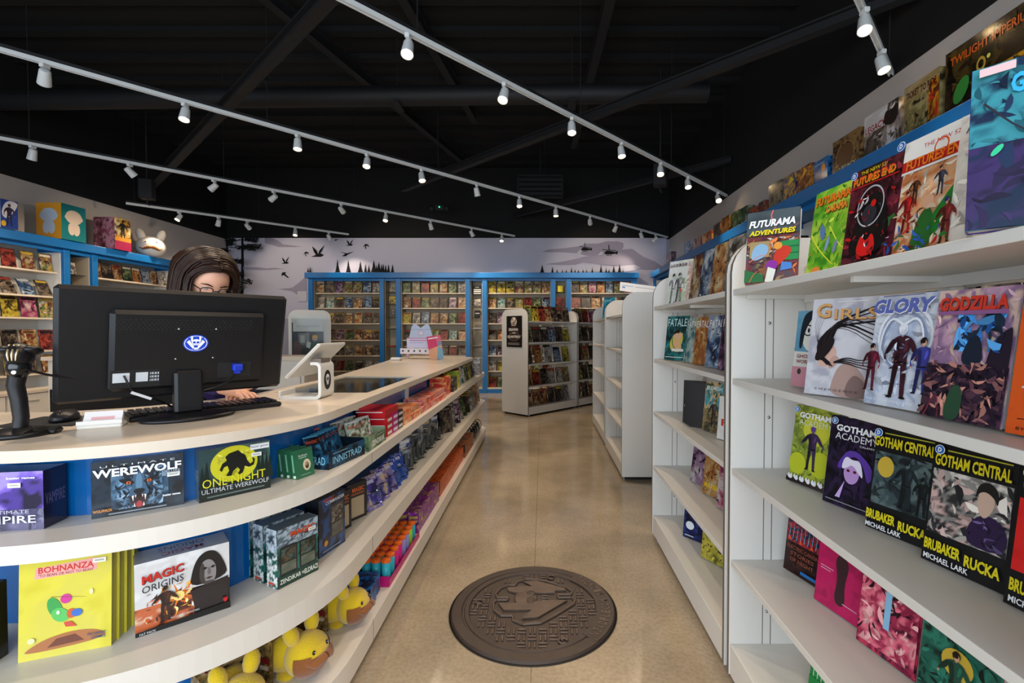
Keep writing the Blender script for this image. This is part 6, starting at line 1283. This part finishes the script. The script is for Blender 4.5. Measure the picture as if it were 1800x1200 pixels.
# ------------------------------------------------------------------ things on the countertop
CT = 1.03
def logo(a, col='#f0f0f4', bg='#1c46c8'):
    """oval shop mark: chevrons, bars and a skull"""
    a.ell(.5,.5,.5,.5,bg,40); a.ring(.5,.5,.45,.44,.03,col,40)
    a.poly([(.08,.56),(.22,.86),(.5,.34),(.78,.86),(.92,.56),(.56,.08),(.44,.08)], bg)
    for x in (.30, .62): a.poly([(x,.62),(x+.08,.62),(x+.08,.92),(x,.92)], col)
    a.poly([(.14,.58),(.24,.7),(.44,.3),(.40,.16)], col); a.poly([(.86,.58),(.60,.16),(.56,.3),(.76,.7)], col)
    a.ell(.5,.58,.17,.17,col,20); a.poly([(.38,.38),(.62,.38),(.62,.5),(.38,.5)], col)
    a.ell(.43,.56,.055,.065,bg,12); a.ell(.57,.56,.055,.065,bg,12); a.poly([(.48,.47),(.52,.47),(.5,.52)], bg)
    for k in range(4): a.rect(.40+.055*k,.38,.412+.055*k,.44,bg)
    a.rect(.42,.14,.58,.26,col)
# monitor: base on the counter, back of the panel towards the aisle
md = Vector((.62, .78, 0)).normalized(); mf = Vector((.78, -.62, 0)).normalized()
mrz = math.degrees(math.atan2(md.y, md.x))   # local +x along the panel, local -y towards the aisle
r = thing('computer_monitor', 'large black computer monitor seen from behind with a blue oval skull sticker', 'monitor', (-1.190, 1.590, CT), mrz)
m = M(); m.smooth = True; m.lathe([(.001,0),(.128,0),(.132,.004),(.13,.011),(.10,.016),(.03,.020),(.001,.021)], 40, (0, -.01, 0), 1.0, .68); m.build('base', BLACK, r)
m = M(); m.cbox(-.04, .04, -.018, .022, .018, .16, .008); m.build('stand_column', BLACK, r)
pan = bpy.data.objects.new('panel', None)
W2 = .313; ph = .355
m = M()
tl = R(12)
T = Matrix.Translation((-.0, .055, .075)) @ Matrix.Rotation(tl, 4, 'X')
m.T = T; m.cbox(-W2, W2, -.010, .018, 0, ph, .010)
pn = m.build('panel', BLACK, r)
m = M(); m.T = T; m.cbox(-.198, .235, -.038, -.0095, .035, .292, .012); rc = m.build('rear_cover', BLACK, r)
m = M(); m.T = T; m.box(-W2+.006, W2-.006, .0178, .0185, .012, ph-.008); m.build('screen', mat('screen_glow', '#20242c', .15, emit='#9fb4d8', es=.6), r)
m = M(); m.T = T
for i in range(34):
    for j in range(5): m.box(-.185+i*.011+(j%2)*.0055, -.180+i*.011+(j%2)*.0055, -.0386, -.0381, .262-j*.0075, .266-j*.0075)
m.build('vent_holes', RUBBER, rc)
for q in ((-.195, -.075, .048, .105), (.085, .19, .062, .115)):
    m = M(); m.T = T; m.box(q[0], q[1], -.0386, -.0381, q[2], q[3]); m.build('port_recess', RUBBER, rc)
m = M(); m.T = T; m.col('#c8ccd0'); m.box(-.190, -.150, -.0392, -.0387, .066, .096); m.box(-.135, -.105, -.0392, -.0387, .066, .096)
for k in range(18): m.box(-.100+(k % 6)*.004, -.0985+(k % 6)*.004+.001*(k % 2), -.0392, -.0387, .066+(k//6)*.011, .073+(k//6)*.011)
m.build('rating_labels', PRINT, rc)
m = M(); m.T = T; m.smooth = True
for x, z in ((-.03, .235), (.075, .235), (-.035, .135), (.07, .135)): m.ball((x, -.0385, z), (.004, .0025, .004), 8, 6)
m.build('screw', CHROME, rc)
m = M(); m.T = T; a = Art(m, (-.018, -.0385, .158), (1,0,0), (0,0,1), .072, .058); logo(a); m.build('oval_sticker', PRINT, rc)
m = M(); m.T = T; m.cbox(.128, .158, -.062, -.039, .088, .112, .003); m.box(.134, .152, -.056, -.045, .078, .088); pg = m.build('video_plug', VGA, r)
m = M(); m.smooth = True; m.T = T; m.tube([(.143, -.05, .08), (.12, -.06, .055), (.075, -.06, .035), (.03, -.05, .02), (.01, -.03, -.03)], .0028, 6); m.build('video_cable', BLACKG, pg)
m = M(); m.smooth = True; m.T = T; m.tube([(-.165, -.045, .09), (-.15, -.06, .05), (-.125, -.06, .025), (-.09, -.055, .01), (-.05, -.03, -.02), (-.02, -.0, -.05)], .003, 6); m.build('power_cable', BLACKG, r)
m = M(); m.T = T @ Matrix.Translation((-.125, -.066, .028)) @ Matrix.Rotation(R(28), 4, 'Y'); m.col('#d0d0d0').box(-.028, .028, -.002, .002, -.004, .004); m.build('cable_tag', PRINT, r)
# keyboard
r = thing('keyboard', 'black keyboard lying behind the monitor base', 'keyboard', (-1.215, 1.715, CT), mrz-3)
M().cbox(-.225, .225, -.075, .075, .0, .018, .005).build('case', BLACK, r)
m = M()
for j in range(5):
    for i in range(20): m.cbox(-.213+i*.0214, -.195+i*.0214, -.062+j*.026, -.040+j*.026, .018, .026, .002)
m.build('keys', BLACKG, r)
# mouse, mat, card tray
o = M().cbox(-.11, .11, -.09, .09, 0, .004, .003).build('mouse_mat', RUBBER); o.location = (-1.56, 1.52, CT); o.rotation_euler = (0, 0, R(8)); tag(o, 'thin black mouse mat under the mouse at the left', 'mouse mat')
r = thing('computer_mouse', 'black computer mouse on the mat left of the monitor', 'mouse', (-1.535, 1.52, CT+.004), 30)
m = M(); m.smooth = True; m.lathe([(.001,0),(.034,0),(.037,.008),(.034,.02),(.024,.031),(.001,.035)], 24, (0,0,0), .95, 1.6); m.build('shell', BLACK, r)
m = M(); m.smooth = True; m.ball((0, -.035, .026), (.004, .012, .010), 10, 8); m.build('scroll_wheel', BLACKG, r)
r = thing('business_card_holder', 'small clear holder of white cards in front of the monitor', 'card holder', (-1.335, 1.435, CT), 28)
m = M(); m.cbox(-.052, .052, -.028, .028, 0, .012, .003); m.box(-.052, .052, -.028, -.025, .012, .024); m.build('tray', WHITE, r)
m = M(); m.T = Matrix.Translation((0, -.01, .006)) @ Matrix.Rotation(R(-38), 4, 'X'); m.col('#e2dede').box(-.045, .045, 0, .016, 0, .05); a = Art(m, (-.045,0,0), (1,0,0), (0,0,1), .09, .05); a.draw([('r',.2,.4,.8,.62,'#d8a8a8'), ('r',.2,.2,.6,.26,'#b0b0b0')]); m.build('card_stack', PRINT, r)
m = M(); m.box(-.053, .053, .024, .0275, .0, .045); m.build('back_wall', ACRY, r)
o = M().box(-.06, .06, -.045, .045, 0, .006).build('sticky_note_pad', mat('yellow_paper', '#d8c85a', .8)); o.location = (-1.235, 1.93, CT); o.rotation_euler = (0, 0, R(20)); tag(o, 'pale yellow note pad beneath the hands', 'note pad')
# barcode scanner on its stand
r = thing('barcode_scanner', 'black barcode scanner standing upright on a weighted round base', 'scanner', (-1.460, 1.320, CT), 25)
m = M(); m.smooth = True; m.lathe([(.001,0),(.072,0),(.076,.006),(.070,.014),(.035,.022),(.001,.024)], 32); m.build('base', BLACK, r)
m = M(); m.cbox(.025, .085, -.022, .022, 0, .016, .005); m.build('base_foot', BLACK, r)
m = M(); m.smooth = True; m.tube([(0,0,.015),(.004,0,.05),(.0,0,.10),(-.006,0,.14),(.002,-.004,.18)], [.017,.017,.018,.019,.020], 14); m.build('stem', BLACK, r)
m = M(); m.smooth = True; m.T = Matrix.Translation((.004, -.005, .19)); m.ball((0,0,.0), (.026,.03,.032), 16, 10); m.build('cradle', BLACKG, r)
m = M(); m.smooth = True; m.ball((.006, -.036, .178), (.005,.003,.005), 8, 6); m.build('status_lamp', mat('white_led', '#dfe8ee', .3, emit='#cfe4ff', es=2), r)
m = M(); m.smooth = True; m.T = Matrix.Translation((0.004, .0, .222)) @ Matrix.Rotation(R(-12), 4, 'X')
m.ball((0, 0, 0), (.030, .038, .036), 20, 12); m.ball((-.026, -.002, .014), (.022, .028, .013), 14, 8); m.ball((.026, -.002, .014), (.022, .028, .013), 14, 8); hd = m.build('scanner_head', BLACK, r)
m = M(); m.T = Matrix.Translation((0.004, .0, .222)) @ Matrix.Rotation(R(-12), 4, 'X'); m.smooth = True
for k in (-1, 0, 1): m.tube([(k*.010, -.035, .012), (k*.009, -.038, -.004), (k*.007, -.034, -.020)], [.0022,.003,.0015], 6); m.ball((k*.010, -.031, .024), (.003,.0025,.003), 8, 6)
m.build('metallic_ribs', mat('warm_metal', '#c8b08a', .25, metal=.8), r)
m = M(); m.smooth = True; m.tube([(.02,-.02,.185),(.06,.01,.165),(.12,.05,.145),(.19,.10,.125),(.27,.16,.10),(.34,.24,.10),(.38,.28,.04)], .0035, 8); m.build('cable', BLACKG, r)
# tablet point-of-sale stand
r = thing('tablet_register', 'white tablet register on a C-shaped stand with a black skull badge', 'tablet stand', (-.945, 2.02, CT), 0)
def cshape(t=.012, L=.175, H=.158, rc=.022):
    def rr(x0, x1, z0, z1, rad, n=6):
        p = []
        for cx, cz, q0 in ((x1-rad, z0+rad, -PI/2), (x1-rad, z1-rad, 0)):
            for k in range(n+1): q = q0+PI/2*k/n; p.append((cx+rad*math.cos(q), cz+rad*math.sin(q)))
        return p
    out = [(-L, 0)] + rr(-L, 0, 0, H, rc) + [(-.045, H)]
    inn = [(-L, t)] + rr(-L, -t, t, H-t, rc-t*.6) + [(-.045, H-t)]
    return out, inn
out, inn = cshape()
m = M(); n = len(out); v = []
for y in (0, .125): v += [(x, y, z) for x, z in out] + [(x, y, z) for x, z in inn]
f = []
for i in range(n-1):
    f += [(i, i+1, n+i+1, n+i), (2*n+i+1, 2*n+i, 3*n+i, 3*n+i+1), (i+1, i, 2*n+i, 2*n+i+1), (n+i, n+i+1, 3*n+i+1, 3*n+i)]
f += [(0, n, 3*n, 2*n), (n-1, 2*n-1+0, 4*n-1, 3*n-1)]
m.add(v, f); m.cbox(-.185, -.173, 0, .125, 0, .035, .003); m.build('stand', WHITE, r)
m = M(); a = Art(m, (.0004, .028, .035), (0,1,0), (0,0,1), .066, .086)
a.ell(.5,.5,.5,.5,'#141416',32); a.ring(.5,.5,.44,.44,.03,'#141416'); a.ell(.5,.58,.26,.22,'#e8e8e8',20); a.rect(.36,.26,.64,.45,'#e8e8e8'); a.ell(.4,.55,.08,.1,'#141416',12); a.ell(.6,.55,.08,.1,'#141416',12); a.poly([(.46,.4),(.54,.4),(.5,.46)],'#141416')
for k in range(3): a.rect(.41+.07*k,.26,.43+.07*k,.36,'#141416')
m.build('skull_badge', PRINT, r)
m = M(); m.T = Matrix.Translation((-.075, .125, .162)) @ Matrix.Rotation(R(-45), 4, 'Y'); m.cbox(-.105, .105, -.135, .135, -.006, .008, .006); tb = m.build('tablet_case', WHITE, r)
m = M(); m.T = Matrix.Translation((-.075, .125, .162)) @ Matrix.Rotation(R(-45), 4, 'Y'); m.box(-.095, .095, -.12, .12, .0081, .0086); m.build('tablet_screen', BLACKG, tb)
m = M(); m.box(-.05, -.008, .02, .105, .150, .172); m.build('hinge', EDGE, r)
# far-end counter display
r = thing('countertop_display', 'pale pink pop-up display rack with curved top at the far end of counter', 'display stand', (-1.31, 5.05, CT), -8)
m = M(); m.col('#d8c0cc')
m.box(-.19, .19, -.06, .10, .05, .056); m.tube([(-.14,.02,0),(-.14,.02,.05)], .01, 6); m.tube([(.14,.02,0),(.14,.02,.05)], .01, 6)
m.col('#e4dcdc').box(-.19, .19, -.06, -.055, .056, .11)
a = Art(m, (-.19, -.06, .056), (1,0,0), (0,0,1), .38, .054)
for k in range(6): a.ell(.08+.165*k,.5,.03,.22,'#6a3a30' if k % 2 else '#3a4a6a',10)
m.build('base_tray', PRINT, r)
m = M(); m.col('#d4d0e4'); m.prism([(-.16,.11),(.16,.11),(.16,.22),(-.16,.22)], .04, .046, 'y')
m.col('#b8c4d8'); m.prism([(-.13,.22),(.14,.22),(.10,.34),(.085,.37),(.05,.36),(.0,.325),(-.045,.36),(-.075,.37),(-.10,.34)], .03, .036, 'y')
a = Art(m, (-.16, .0395, .11), (1,0,0), (0,0,1), .32, .11); a.draw([('r',.1,.7,.7,.78,'#c06a90'), ('r',.1,.5,.6,.54,'#9a90b0'), ('r',0,.9,1,1,'#c88aa8')])
a = Art(m, (-.13, .0295, .22), (1,0,0), (0,0,1), .27, .12); a.draw([('o',.5,.42,.13,.3,.03,'#d8a8b8'), ('e',.5,.42,.06,.12,'#e4d8e0'), ('r',.1,.72,.9,.76,'#8a9ab8')])
m.build('header_card', PRINT, r)
r = thing('folded_leaflet', 'upright leaflet of pink, peach and blue polygons at the counter far end', 'leaflet', (-1.08, 4.85, CT), 10)
m = M(); m.col('#e4a080').box(-.07, .07, 0, .004, 0, .25); a = Art(m, (-.07,0,0), (1,0,0), (0,0,1), .14, .25)
a.draw([('p',[(0,.45),(.7,.55),(.6,1),(0,1)],'#d8285a'), ('p',[(.6,1),(.7,.55),(1,.6),(1,1)],'#e06070'), ('p',[(0,0),(0,.45),(.7,.55),(.5,0)],'#e8a070'), ('p',[(.5,0),(.7,.55),(1,.4),(1,0)],'#7aa8b8'), ('p',[(.7,.55),(.85,.8),(1,.6)],'#5a98b8'), ('r',.1,.88,.8,.93,'#f0e8e8')])
o = m.build('front_leaf', PRINT, r); o.rotation_euler = (R(-10), R(-9), 0)
M().box(-.06, .06, .04, .046, 0, .12).build('prop', ACRY, r)
for k, (x, y) in enumerate(((-1.58, 5.24),)):
    o = M().cbox(-.05, .05, -.04, .04, 0, .03, .01).build('white_gadget', WHITE); o.location = (-1.45, 4.7, CT); tag(o, 'small white rounded gadget at the inner edge of the counter', 'card reader')

# ------------------------------------------------------------------ the shop assistant
base = Vector((-1.66, 2.34, 0))
per = thing('person', 'person with long brown hair and glasses bending behind the monitor over a note pad', 'person', tuple(base))
fw = Vector((.62, -.78, 0)).normalized(); lf = Vector((.78, .62, 0)).normalized()
def W(f, l, z): return base + fw*f + lf*l + Vector((0, 0, z))
def skin(name, V, E, Rr, mt, root=0, sub=2):
    me = bpy.data.meshes.new(name); me.from_pydata([tuple(p-base) for p in V], E, []); me.materials.append(mt)
    o = bpy.data.objects.new(name, me); COL.objects.link(o); o.parent = per
    s = o.modifiers.new('skin', 'SKIN'); s.use_smooth_shade = True; s.branch_smoothing = .6
    lay = me.skin_vertices[0].data if me.skin_vertices else None
    if lay is None:
        me.skin_vertices.new(name='skin') if hasattr(me.skin_vertices, 'new') else None
        lay = me.skin_vertices[0].data
    for i, q in enumerate(Rr):
        q = q if isinstance(q, tuple) else (q, q); lay[i].radius = q; lay[i].use_root = (i == root)
    sb = o.modifiers.new('sub', 'SUBSURF'); sb.levels = sub; sb.render_levels = sub
    return o
hl = Vector((-1.30, 2.03, 1.060)); hr = Vector((-1.235, 1.945, 1.062))
V = [W(0,0,.93), W(.02,0,1.08), W(.07,0,1.24), W(.12,0,1.36), W(.17,0,1.43), W(.20,0,1.50)]
Rr = [(.14,.10), (.12,.09), (.14,.10), (.10,.08), (.05,.05), (.055,.055)]
E = [(0,1),(1,2),(2,3),(3,4),(4,5)]
def addc(par, pts, rs):
    p = par
    for q, r_ in zip(pts, rs): V.append(Vector(q)); Rr.append(r_); E.append((p, len(V)-1)); p = len(V)-1
    return p
for s, hand in ((1, hl), (-1, hr)):
    sh = W(.11, s*.17, 1.35); el = W(.16, s*.23, 1.12) if s == 1 else W(.22, -.10, 1.12)
    d = (hand-el); 
    wr = el + d*.80
    w_ = addc(3, [sh, el, wr, el+d*.93], [.05, .038, .025, (.034, .018)])
    dn = d.normalized(); sd2 = dn.cross(Vector((0,0,1))).normalized()
    pal = el+d*.93
    for k, (o_, l1) in enumerate(((-.027,.030),(-.009,.036),(.009,.034),(.026,.026))):
        b0 = pal + dn*.035 + sd2*o_; addc(w_, [b0, b0+dn*l1*.9+Vector((0,0,.004)), b0+dn*l1*1.6+Vector((0,0,-.010)), b0+dn*l1*1.9+Vector((0,0,-.022))], [.0095,.0085,.0078,.0065])
    addc(w_, [pal - sd2*s*-.028 + dn*.0, pal + sd2*s*.042 + dn*.03 + Vector((0,0,-.008)), pal + sd2*s*.036+dn*.052+Vector((0,0,-.016))], [.011,.0095,.008])
for s in (-1, 1): addc(0, [W(.0,s*.09,.86), W(.02,s*.10,.48), W(-.02,s*.10,.09), W(.10,s*.11,.05)], [.085,.055,.038,.035])
skin('body', V, E, Rr, SKIN)
# clothes
V = [W(0,0,.90), W(.02,0,1.08), W(.07,0,1.24), W(.115,0,1.35), W(.14,0,1.39)]; Rr = [(.155,.115),(.135,.105),(.155,.115),(.12,.09),(.075,.07)]; E = [(0,1),(1,2),(2,3),(3,4)]
for s, hand in ((1, hl), (-1, hr)):
    sh = W(.11, s*.17, 1.35); el = W(.16, s*.23, 1.12) if s == 1 else W(.22, -.10, 1.12)
    addc(3, [sh, el, el+(hand-el)*.72], [.062,.05,.038])
skin('checked_shirt', V, E, Rr, CLOTH)
V = [W(0,0,.92)]; Rr = [(.15,.115)]; E = []
for s in (-1, 1): addc(0, [W(.0,s*.09,.84), W(.02,s*.10,.48), W(-.02,s*.10,.12)], [.095,.068,.055])
skin('trousers', V, E, Rr, mat('dark_denim', '#14161f', .9))
for s in (-1, 1):
    m = M(); m.smooth = True; m.T = Matrix.Translation(W(.04,s*.105,.045)-base) @ Matrix.Rotation(math.atan2(fw.y, fw.x), 4, 'Z'); m.ball((0,0,0), (.13,.05,.044), 16, 10); m.build('shoe', BLACKG, per)
# head
HC = Vector((-1.478, 2.100, 1.545))
HT = Matrix.Translation(HC-base) @ Matrix.Rotation(R(54), 4, 'Z') @ Matrix.Rotation(R(33), 4, 'X') @ Matrix.Rotation(R(4), 4, 'Y')
m = M(); m.smooth = True; m.T = HT
n_, k_ = 28, 20; vs = []; fs = []
for i in range(k_+1):
    a_ = PI*i/k_
    for j in range(n_):
        q = 2*PI*j/n_; x = math.sin(a_)*math.cos(q); y = math.sin(a_)*math.sin(q); z = -math.cos(a_)
        sx = .078*(1-.22*max(0, -z)); sy = .098; sz = .118
        X, Y, Z = x*sx, y*sy, z*sz
        if y < 0:   # face side: brow, sockets, nose, chin
            Y += .012*math.exp(-((X/.03)**2+((Z+.02)/.02)**2))*0
            Y -= .020*math.exp(-((X/.011)**2+((Z+.028)/.022)**2))
            for s in (-1, 1): Y += .009*math.exp(-(((X-s*.032)/.018)**2+((Z-.004)/.013)**2))
            Y -= .006*math.exp(-((X/.028)**2+((Z+.068)/.012)**2)); Y -= .007*math.exp(-((X/.03)**2+((Z+.105)/.02)**2))
        vs.append((X, Y, Z))
for i in range(k_):
    for j in range(n_): jj = (j+1) % n_; fs.append((i*n_+j, i*n_+jj, (i+1)*n_+jj, (i+1)*n_+j))
m.add(vs, fs)
for s in (-1, 1): m.ball((s*.078, .01, -.012), (.010, .018, .028), 10, 8)
hd = m.build('head', SKIN, per)
m = M(); m.smooth = True; m.T = HT
for s in (-1, 1): m.tube([(s*.014, -.097, .020), (s*.034, -.095, .027), (s*.054, -.080, .021)], [.002, .003, .0012], 6)
m.build('eyebrows', HAIR, per)
m = M(); m.smooth = True; m.T = HT
for s in (-1, 1): m.ball((s*.032, -.080, .003), (.012, .010, .008), 12, 8)
m.build('eyes', mat('eye_white', '#c8b8ac', .3), per)
m = M(); m.smooth = True; m.T = HT; m.ball((0, -.098, -.066), (.024, .008, .007), 12, 8); m.build('lips', mat('lips', '#a85a52', .45), per)
m = M(); m.smooth = True; m.T = HT
for s in (-1, 1):
    m.tube([(s*.034+.024*math.cos(2*PI*k/20), -.108+.006*abs(math.cos(2*PI*k/20)), .002+.017*math.sin(2*PI*k/20)) for k in range(21)], .0022, 6)
    m.tube([(s*.058, -.104, .006), (s*.078, -.07, .008), (s*.084, .0, .006)], .0024, 6)
m.tube([(-.010, -.110, .004), (0, -.113, .007), (.010, -.110, .004)], .0022, 6)
m.build('glasses', BLACKG, per)
# hair: a cap and long strands falling from a centre parting
m = M(); m.smooth = True; m.T = HT; m.ball((0, .028, .020), (.094, .098, .113), 24, 16); m.build('hair_cap', HAIR, per)
m = M(); m.smooth = True; rr = random.Random(11)
for k in range(230):
    s = 1 if k % 2 else -1; t = rr.random(); yl = -.088+.185*t; lay = rr.uniform(0, .016)
    bx = .092+lay+.014*t; bz = .122+lay*.6
    pts = []
    amax = 92 if t > .2 else 100
    for q in (-3+rr.uniform(-2,2), 16, 36, 56, 76, amax):
        qa = R(q); yy = yl + (.03*math.sin(qa) if t < .25 else .01*math.sin(qa)) - .0
        rad = math.sqrt(max(.12, 1-((yl-.01)/.125)**2))
        pts.append(Vector(HT @ Vector((s*math.sin(qa)*bx*(.55+.45*rad)+.001*s, yy, math.cos(qa)*bz*rad+.012))))
    e = pts[-1]; out = (pts[-1]-(HC-base)); out.z = 0; out = out.normalized()
    w_ = rr.uniform(.0, .02)
    for dz, oo in ((.06, .008), (.13, .012), (.21, .006), (.28+rr.uniform(-.04, .02), -.006)): pts.append(e + out*(oo+w_*dz*3) - Vector((0, 0, dz)))
    m.tube(pts, [.003, .0055, .006, .006, .006, .006, .006, .0055, .005, .002][:len(pts)], 6, caps=False)
m.build('long_hair', HAIR, per)

# ------------------------------------------------------------------ cast-iron cover set in the floor
MC = (-.045, 2.235); MR = .388
r = thing('manhole_cover', 'round dark cast-iron manhole cover with skull emblem set into the aisle floor', 'manhole cover', (MC[0], MC[1], 0))
m = M(); m.smooth = False
m.lathe([(.0005,.006),(.300,.006),(.304,.013),(.322,.013),(.326,.009),(.334,.009),(.338,.014),(.380,.013),(.388,.004),(.388,.0005)][::-1], 96); m.build('disc', IRON, r)
m = M(); m.lathe([(.392,.0005),(.392,.003),(.396,.003),(.396,.0005)], 96); m.build('setting_joint', RUBBER, r)
def im(x, y): return ((x-885)/745*.388, (570-y)/425*.388)
out = [im(*p) for p in [(520,455),(560,395),(640,365),(700,365),(720,330),(800,300),(900,300),(1000,320),(1200,390),(1255,430),(1240,460),(1115,460),(1115,490),(1240,487),(1272,515),(1260,548),(1100,640),(960,710),(800,722),(712,690),(708,652),(600,652),(530,605),(515,540),(540,512),(640,512),(650,490),(540,488)]]
out = [(x, y-.0) for x, y in out][::-1]
cy_ = sum(p[1] for p in out)/len(out); cx_ = sum(p[0] for p in out)/len(out)
m = M()
for i in range(len(out)):
    a, b = out[i], out[(i+1) % len(out)]
    m.tube([(a[0], a[1], .010), (b[0], b[1], .010)], .006, 6)
m.build('emblem_outline', IRON2, r)
m = M()
m.prism([im(x, y) for x, y in [(620,395),(760,380),(870,380),(770,330),(900,318),(1180,400),(1200,425),(1090,425),(1090,450),(720,450),(640,430)]][::-1], .006, .015)
m.prism([im(x, y) for x, y in [(560,545),(700,545),(1060,520),(1200,520),(930,670),(790,680),(870,605),(750,608),(620,608)]][::-1], .006, .015)
m.build('emblem_wings', IRON2, r)
m = M(); m.smooth = True; c = im(810, 488); m.ball((c[0], c[1], .008), (.058, .070, .010), 24, 10)
m.build('emblem_skull', IRON2, r)
m = M(); m.smooth = True
for yy in (458, 520): c = im(858, yy); m.ball((c[0], c[1], .015), (.022, .028, .005), 16, 8)
m.build('skull_eyes', IRON, r)
m = M()
for k, yy in enumerate((430, 452, 475, 498, 520)):
    a = im(965, yy+4*(k-2)*.3); b = im(1025, 478+(yy-478)*1.15); m.tube([(a[0], a[1], .013), (b[0], b[1], .013)], .004, 6)
m.build('skull_teeth', IRON2, r)
def inside(px_, py_):
    c = False; j = len(out)-1
    for i in range(len(out)):
        xi, yi = out[i]; xj, yj = out[j]
        if (yi > py_) != (yj > py_) and px_ < (xj-xi)*(py_-yi)/(yj-yi)+xi: c = not c
        j = i
    return c
m = M(); st = .046
for i in range(-7, 8):
    for j in range(-7, 8):
        x, y = i*st, j*st
        if math.hypot(x, y) > .285: continue
        if any(inside(x+dx, y+dy) for dx in (-.025, 0, .025) for dy in (-.025, 0, .025)): continue
        for s in (-1, 1):
            if (i+j) % 2: m.cbox(x-.019, x+.019, y+s*.011-.005, y+s*.011+.005, .005, .0125, .002)
            else: m.cbox(x+s*.011-.005, x+s*.011+.005, y-.019, y+.019, .005, .0125, .002)
m.build('basket_weave_treads', IRON2, r)
# lettered plate on the right rim
m = M(); n = 24; v = []; f = []
a0, a1 = R(-44), R(52)
for k in range(n+1):
    q = a0+(a1-a0)*k/n
    for rad in (.300, .379):
        for z in (.008, .0145): v.append((rad*math.cos(q), rad*math.sin(q), z))
for k in range(n): b = 4*k; f += [(b+1, b+3, b+7, b+5), (b, b+1, b+5, b+4), (b+3, b+2, b+6, b+7)]
f += [(0, 2, 3, 1), (4*n, 4*n+1, 4*n+3, 4*n+2)]
m.add(v, f); m.build('letter_plate', IRON, r)
m = M(); txt = 'NZADFLECOM MIONDEL'
for k, ch in enumerate(txt):
    if ch == ' ': continue
    q = a0+.09+(a1-a0-.18)*k/(len(txt)-1)
    vs, fs = letters(ch, .03); er = Vector((math.cos(q), math.sin(q), 0)); et = Vector((-math.sin(q), math.cos(q), 0))
    for zz in (.0165,):
        p3 = [tuple(er*(.342-(b-.5)*.042)+et*((a-.5)*.022)+Vector((0,0,zz))) for a, b in vs]
        p2 = [(x, y, .0142) for x, y, z in p3]
        nn = len(p3); m.add(p3, fs)
        # side walls from boundary edges
        cnt = {}
        for t in fs:
            for i in range(len(t)):
                e = (t[i], t[(i+1) % len(t)]); cnt[tuple(sorted(e))] = cnt.get(tuple(sorted(e)), 0)+1
        m.add(p3+p2, [(e[0], e[1], e[1]+nn, e[0]+nn) for e, c_ in cnt.items() if c_ == 1])
m.build('raised_lettering', IRON2, r)
m = M(); m.smooth = True
for x, y in ((-.262, .035), (.09, .265), (.13, -.255)): 
    m.tube([(x+.018*math.cos(2*PI*k/16), y+.018*math.sin(2*PI*k/16), .012) for k in range(15)], .0045, 6)
m.build('lifting_hole_rims', IRON2, r)
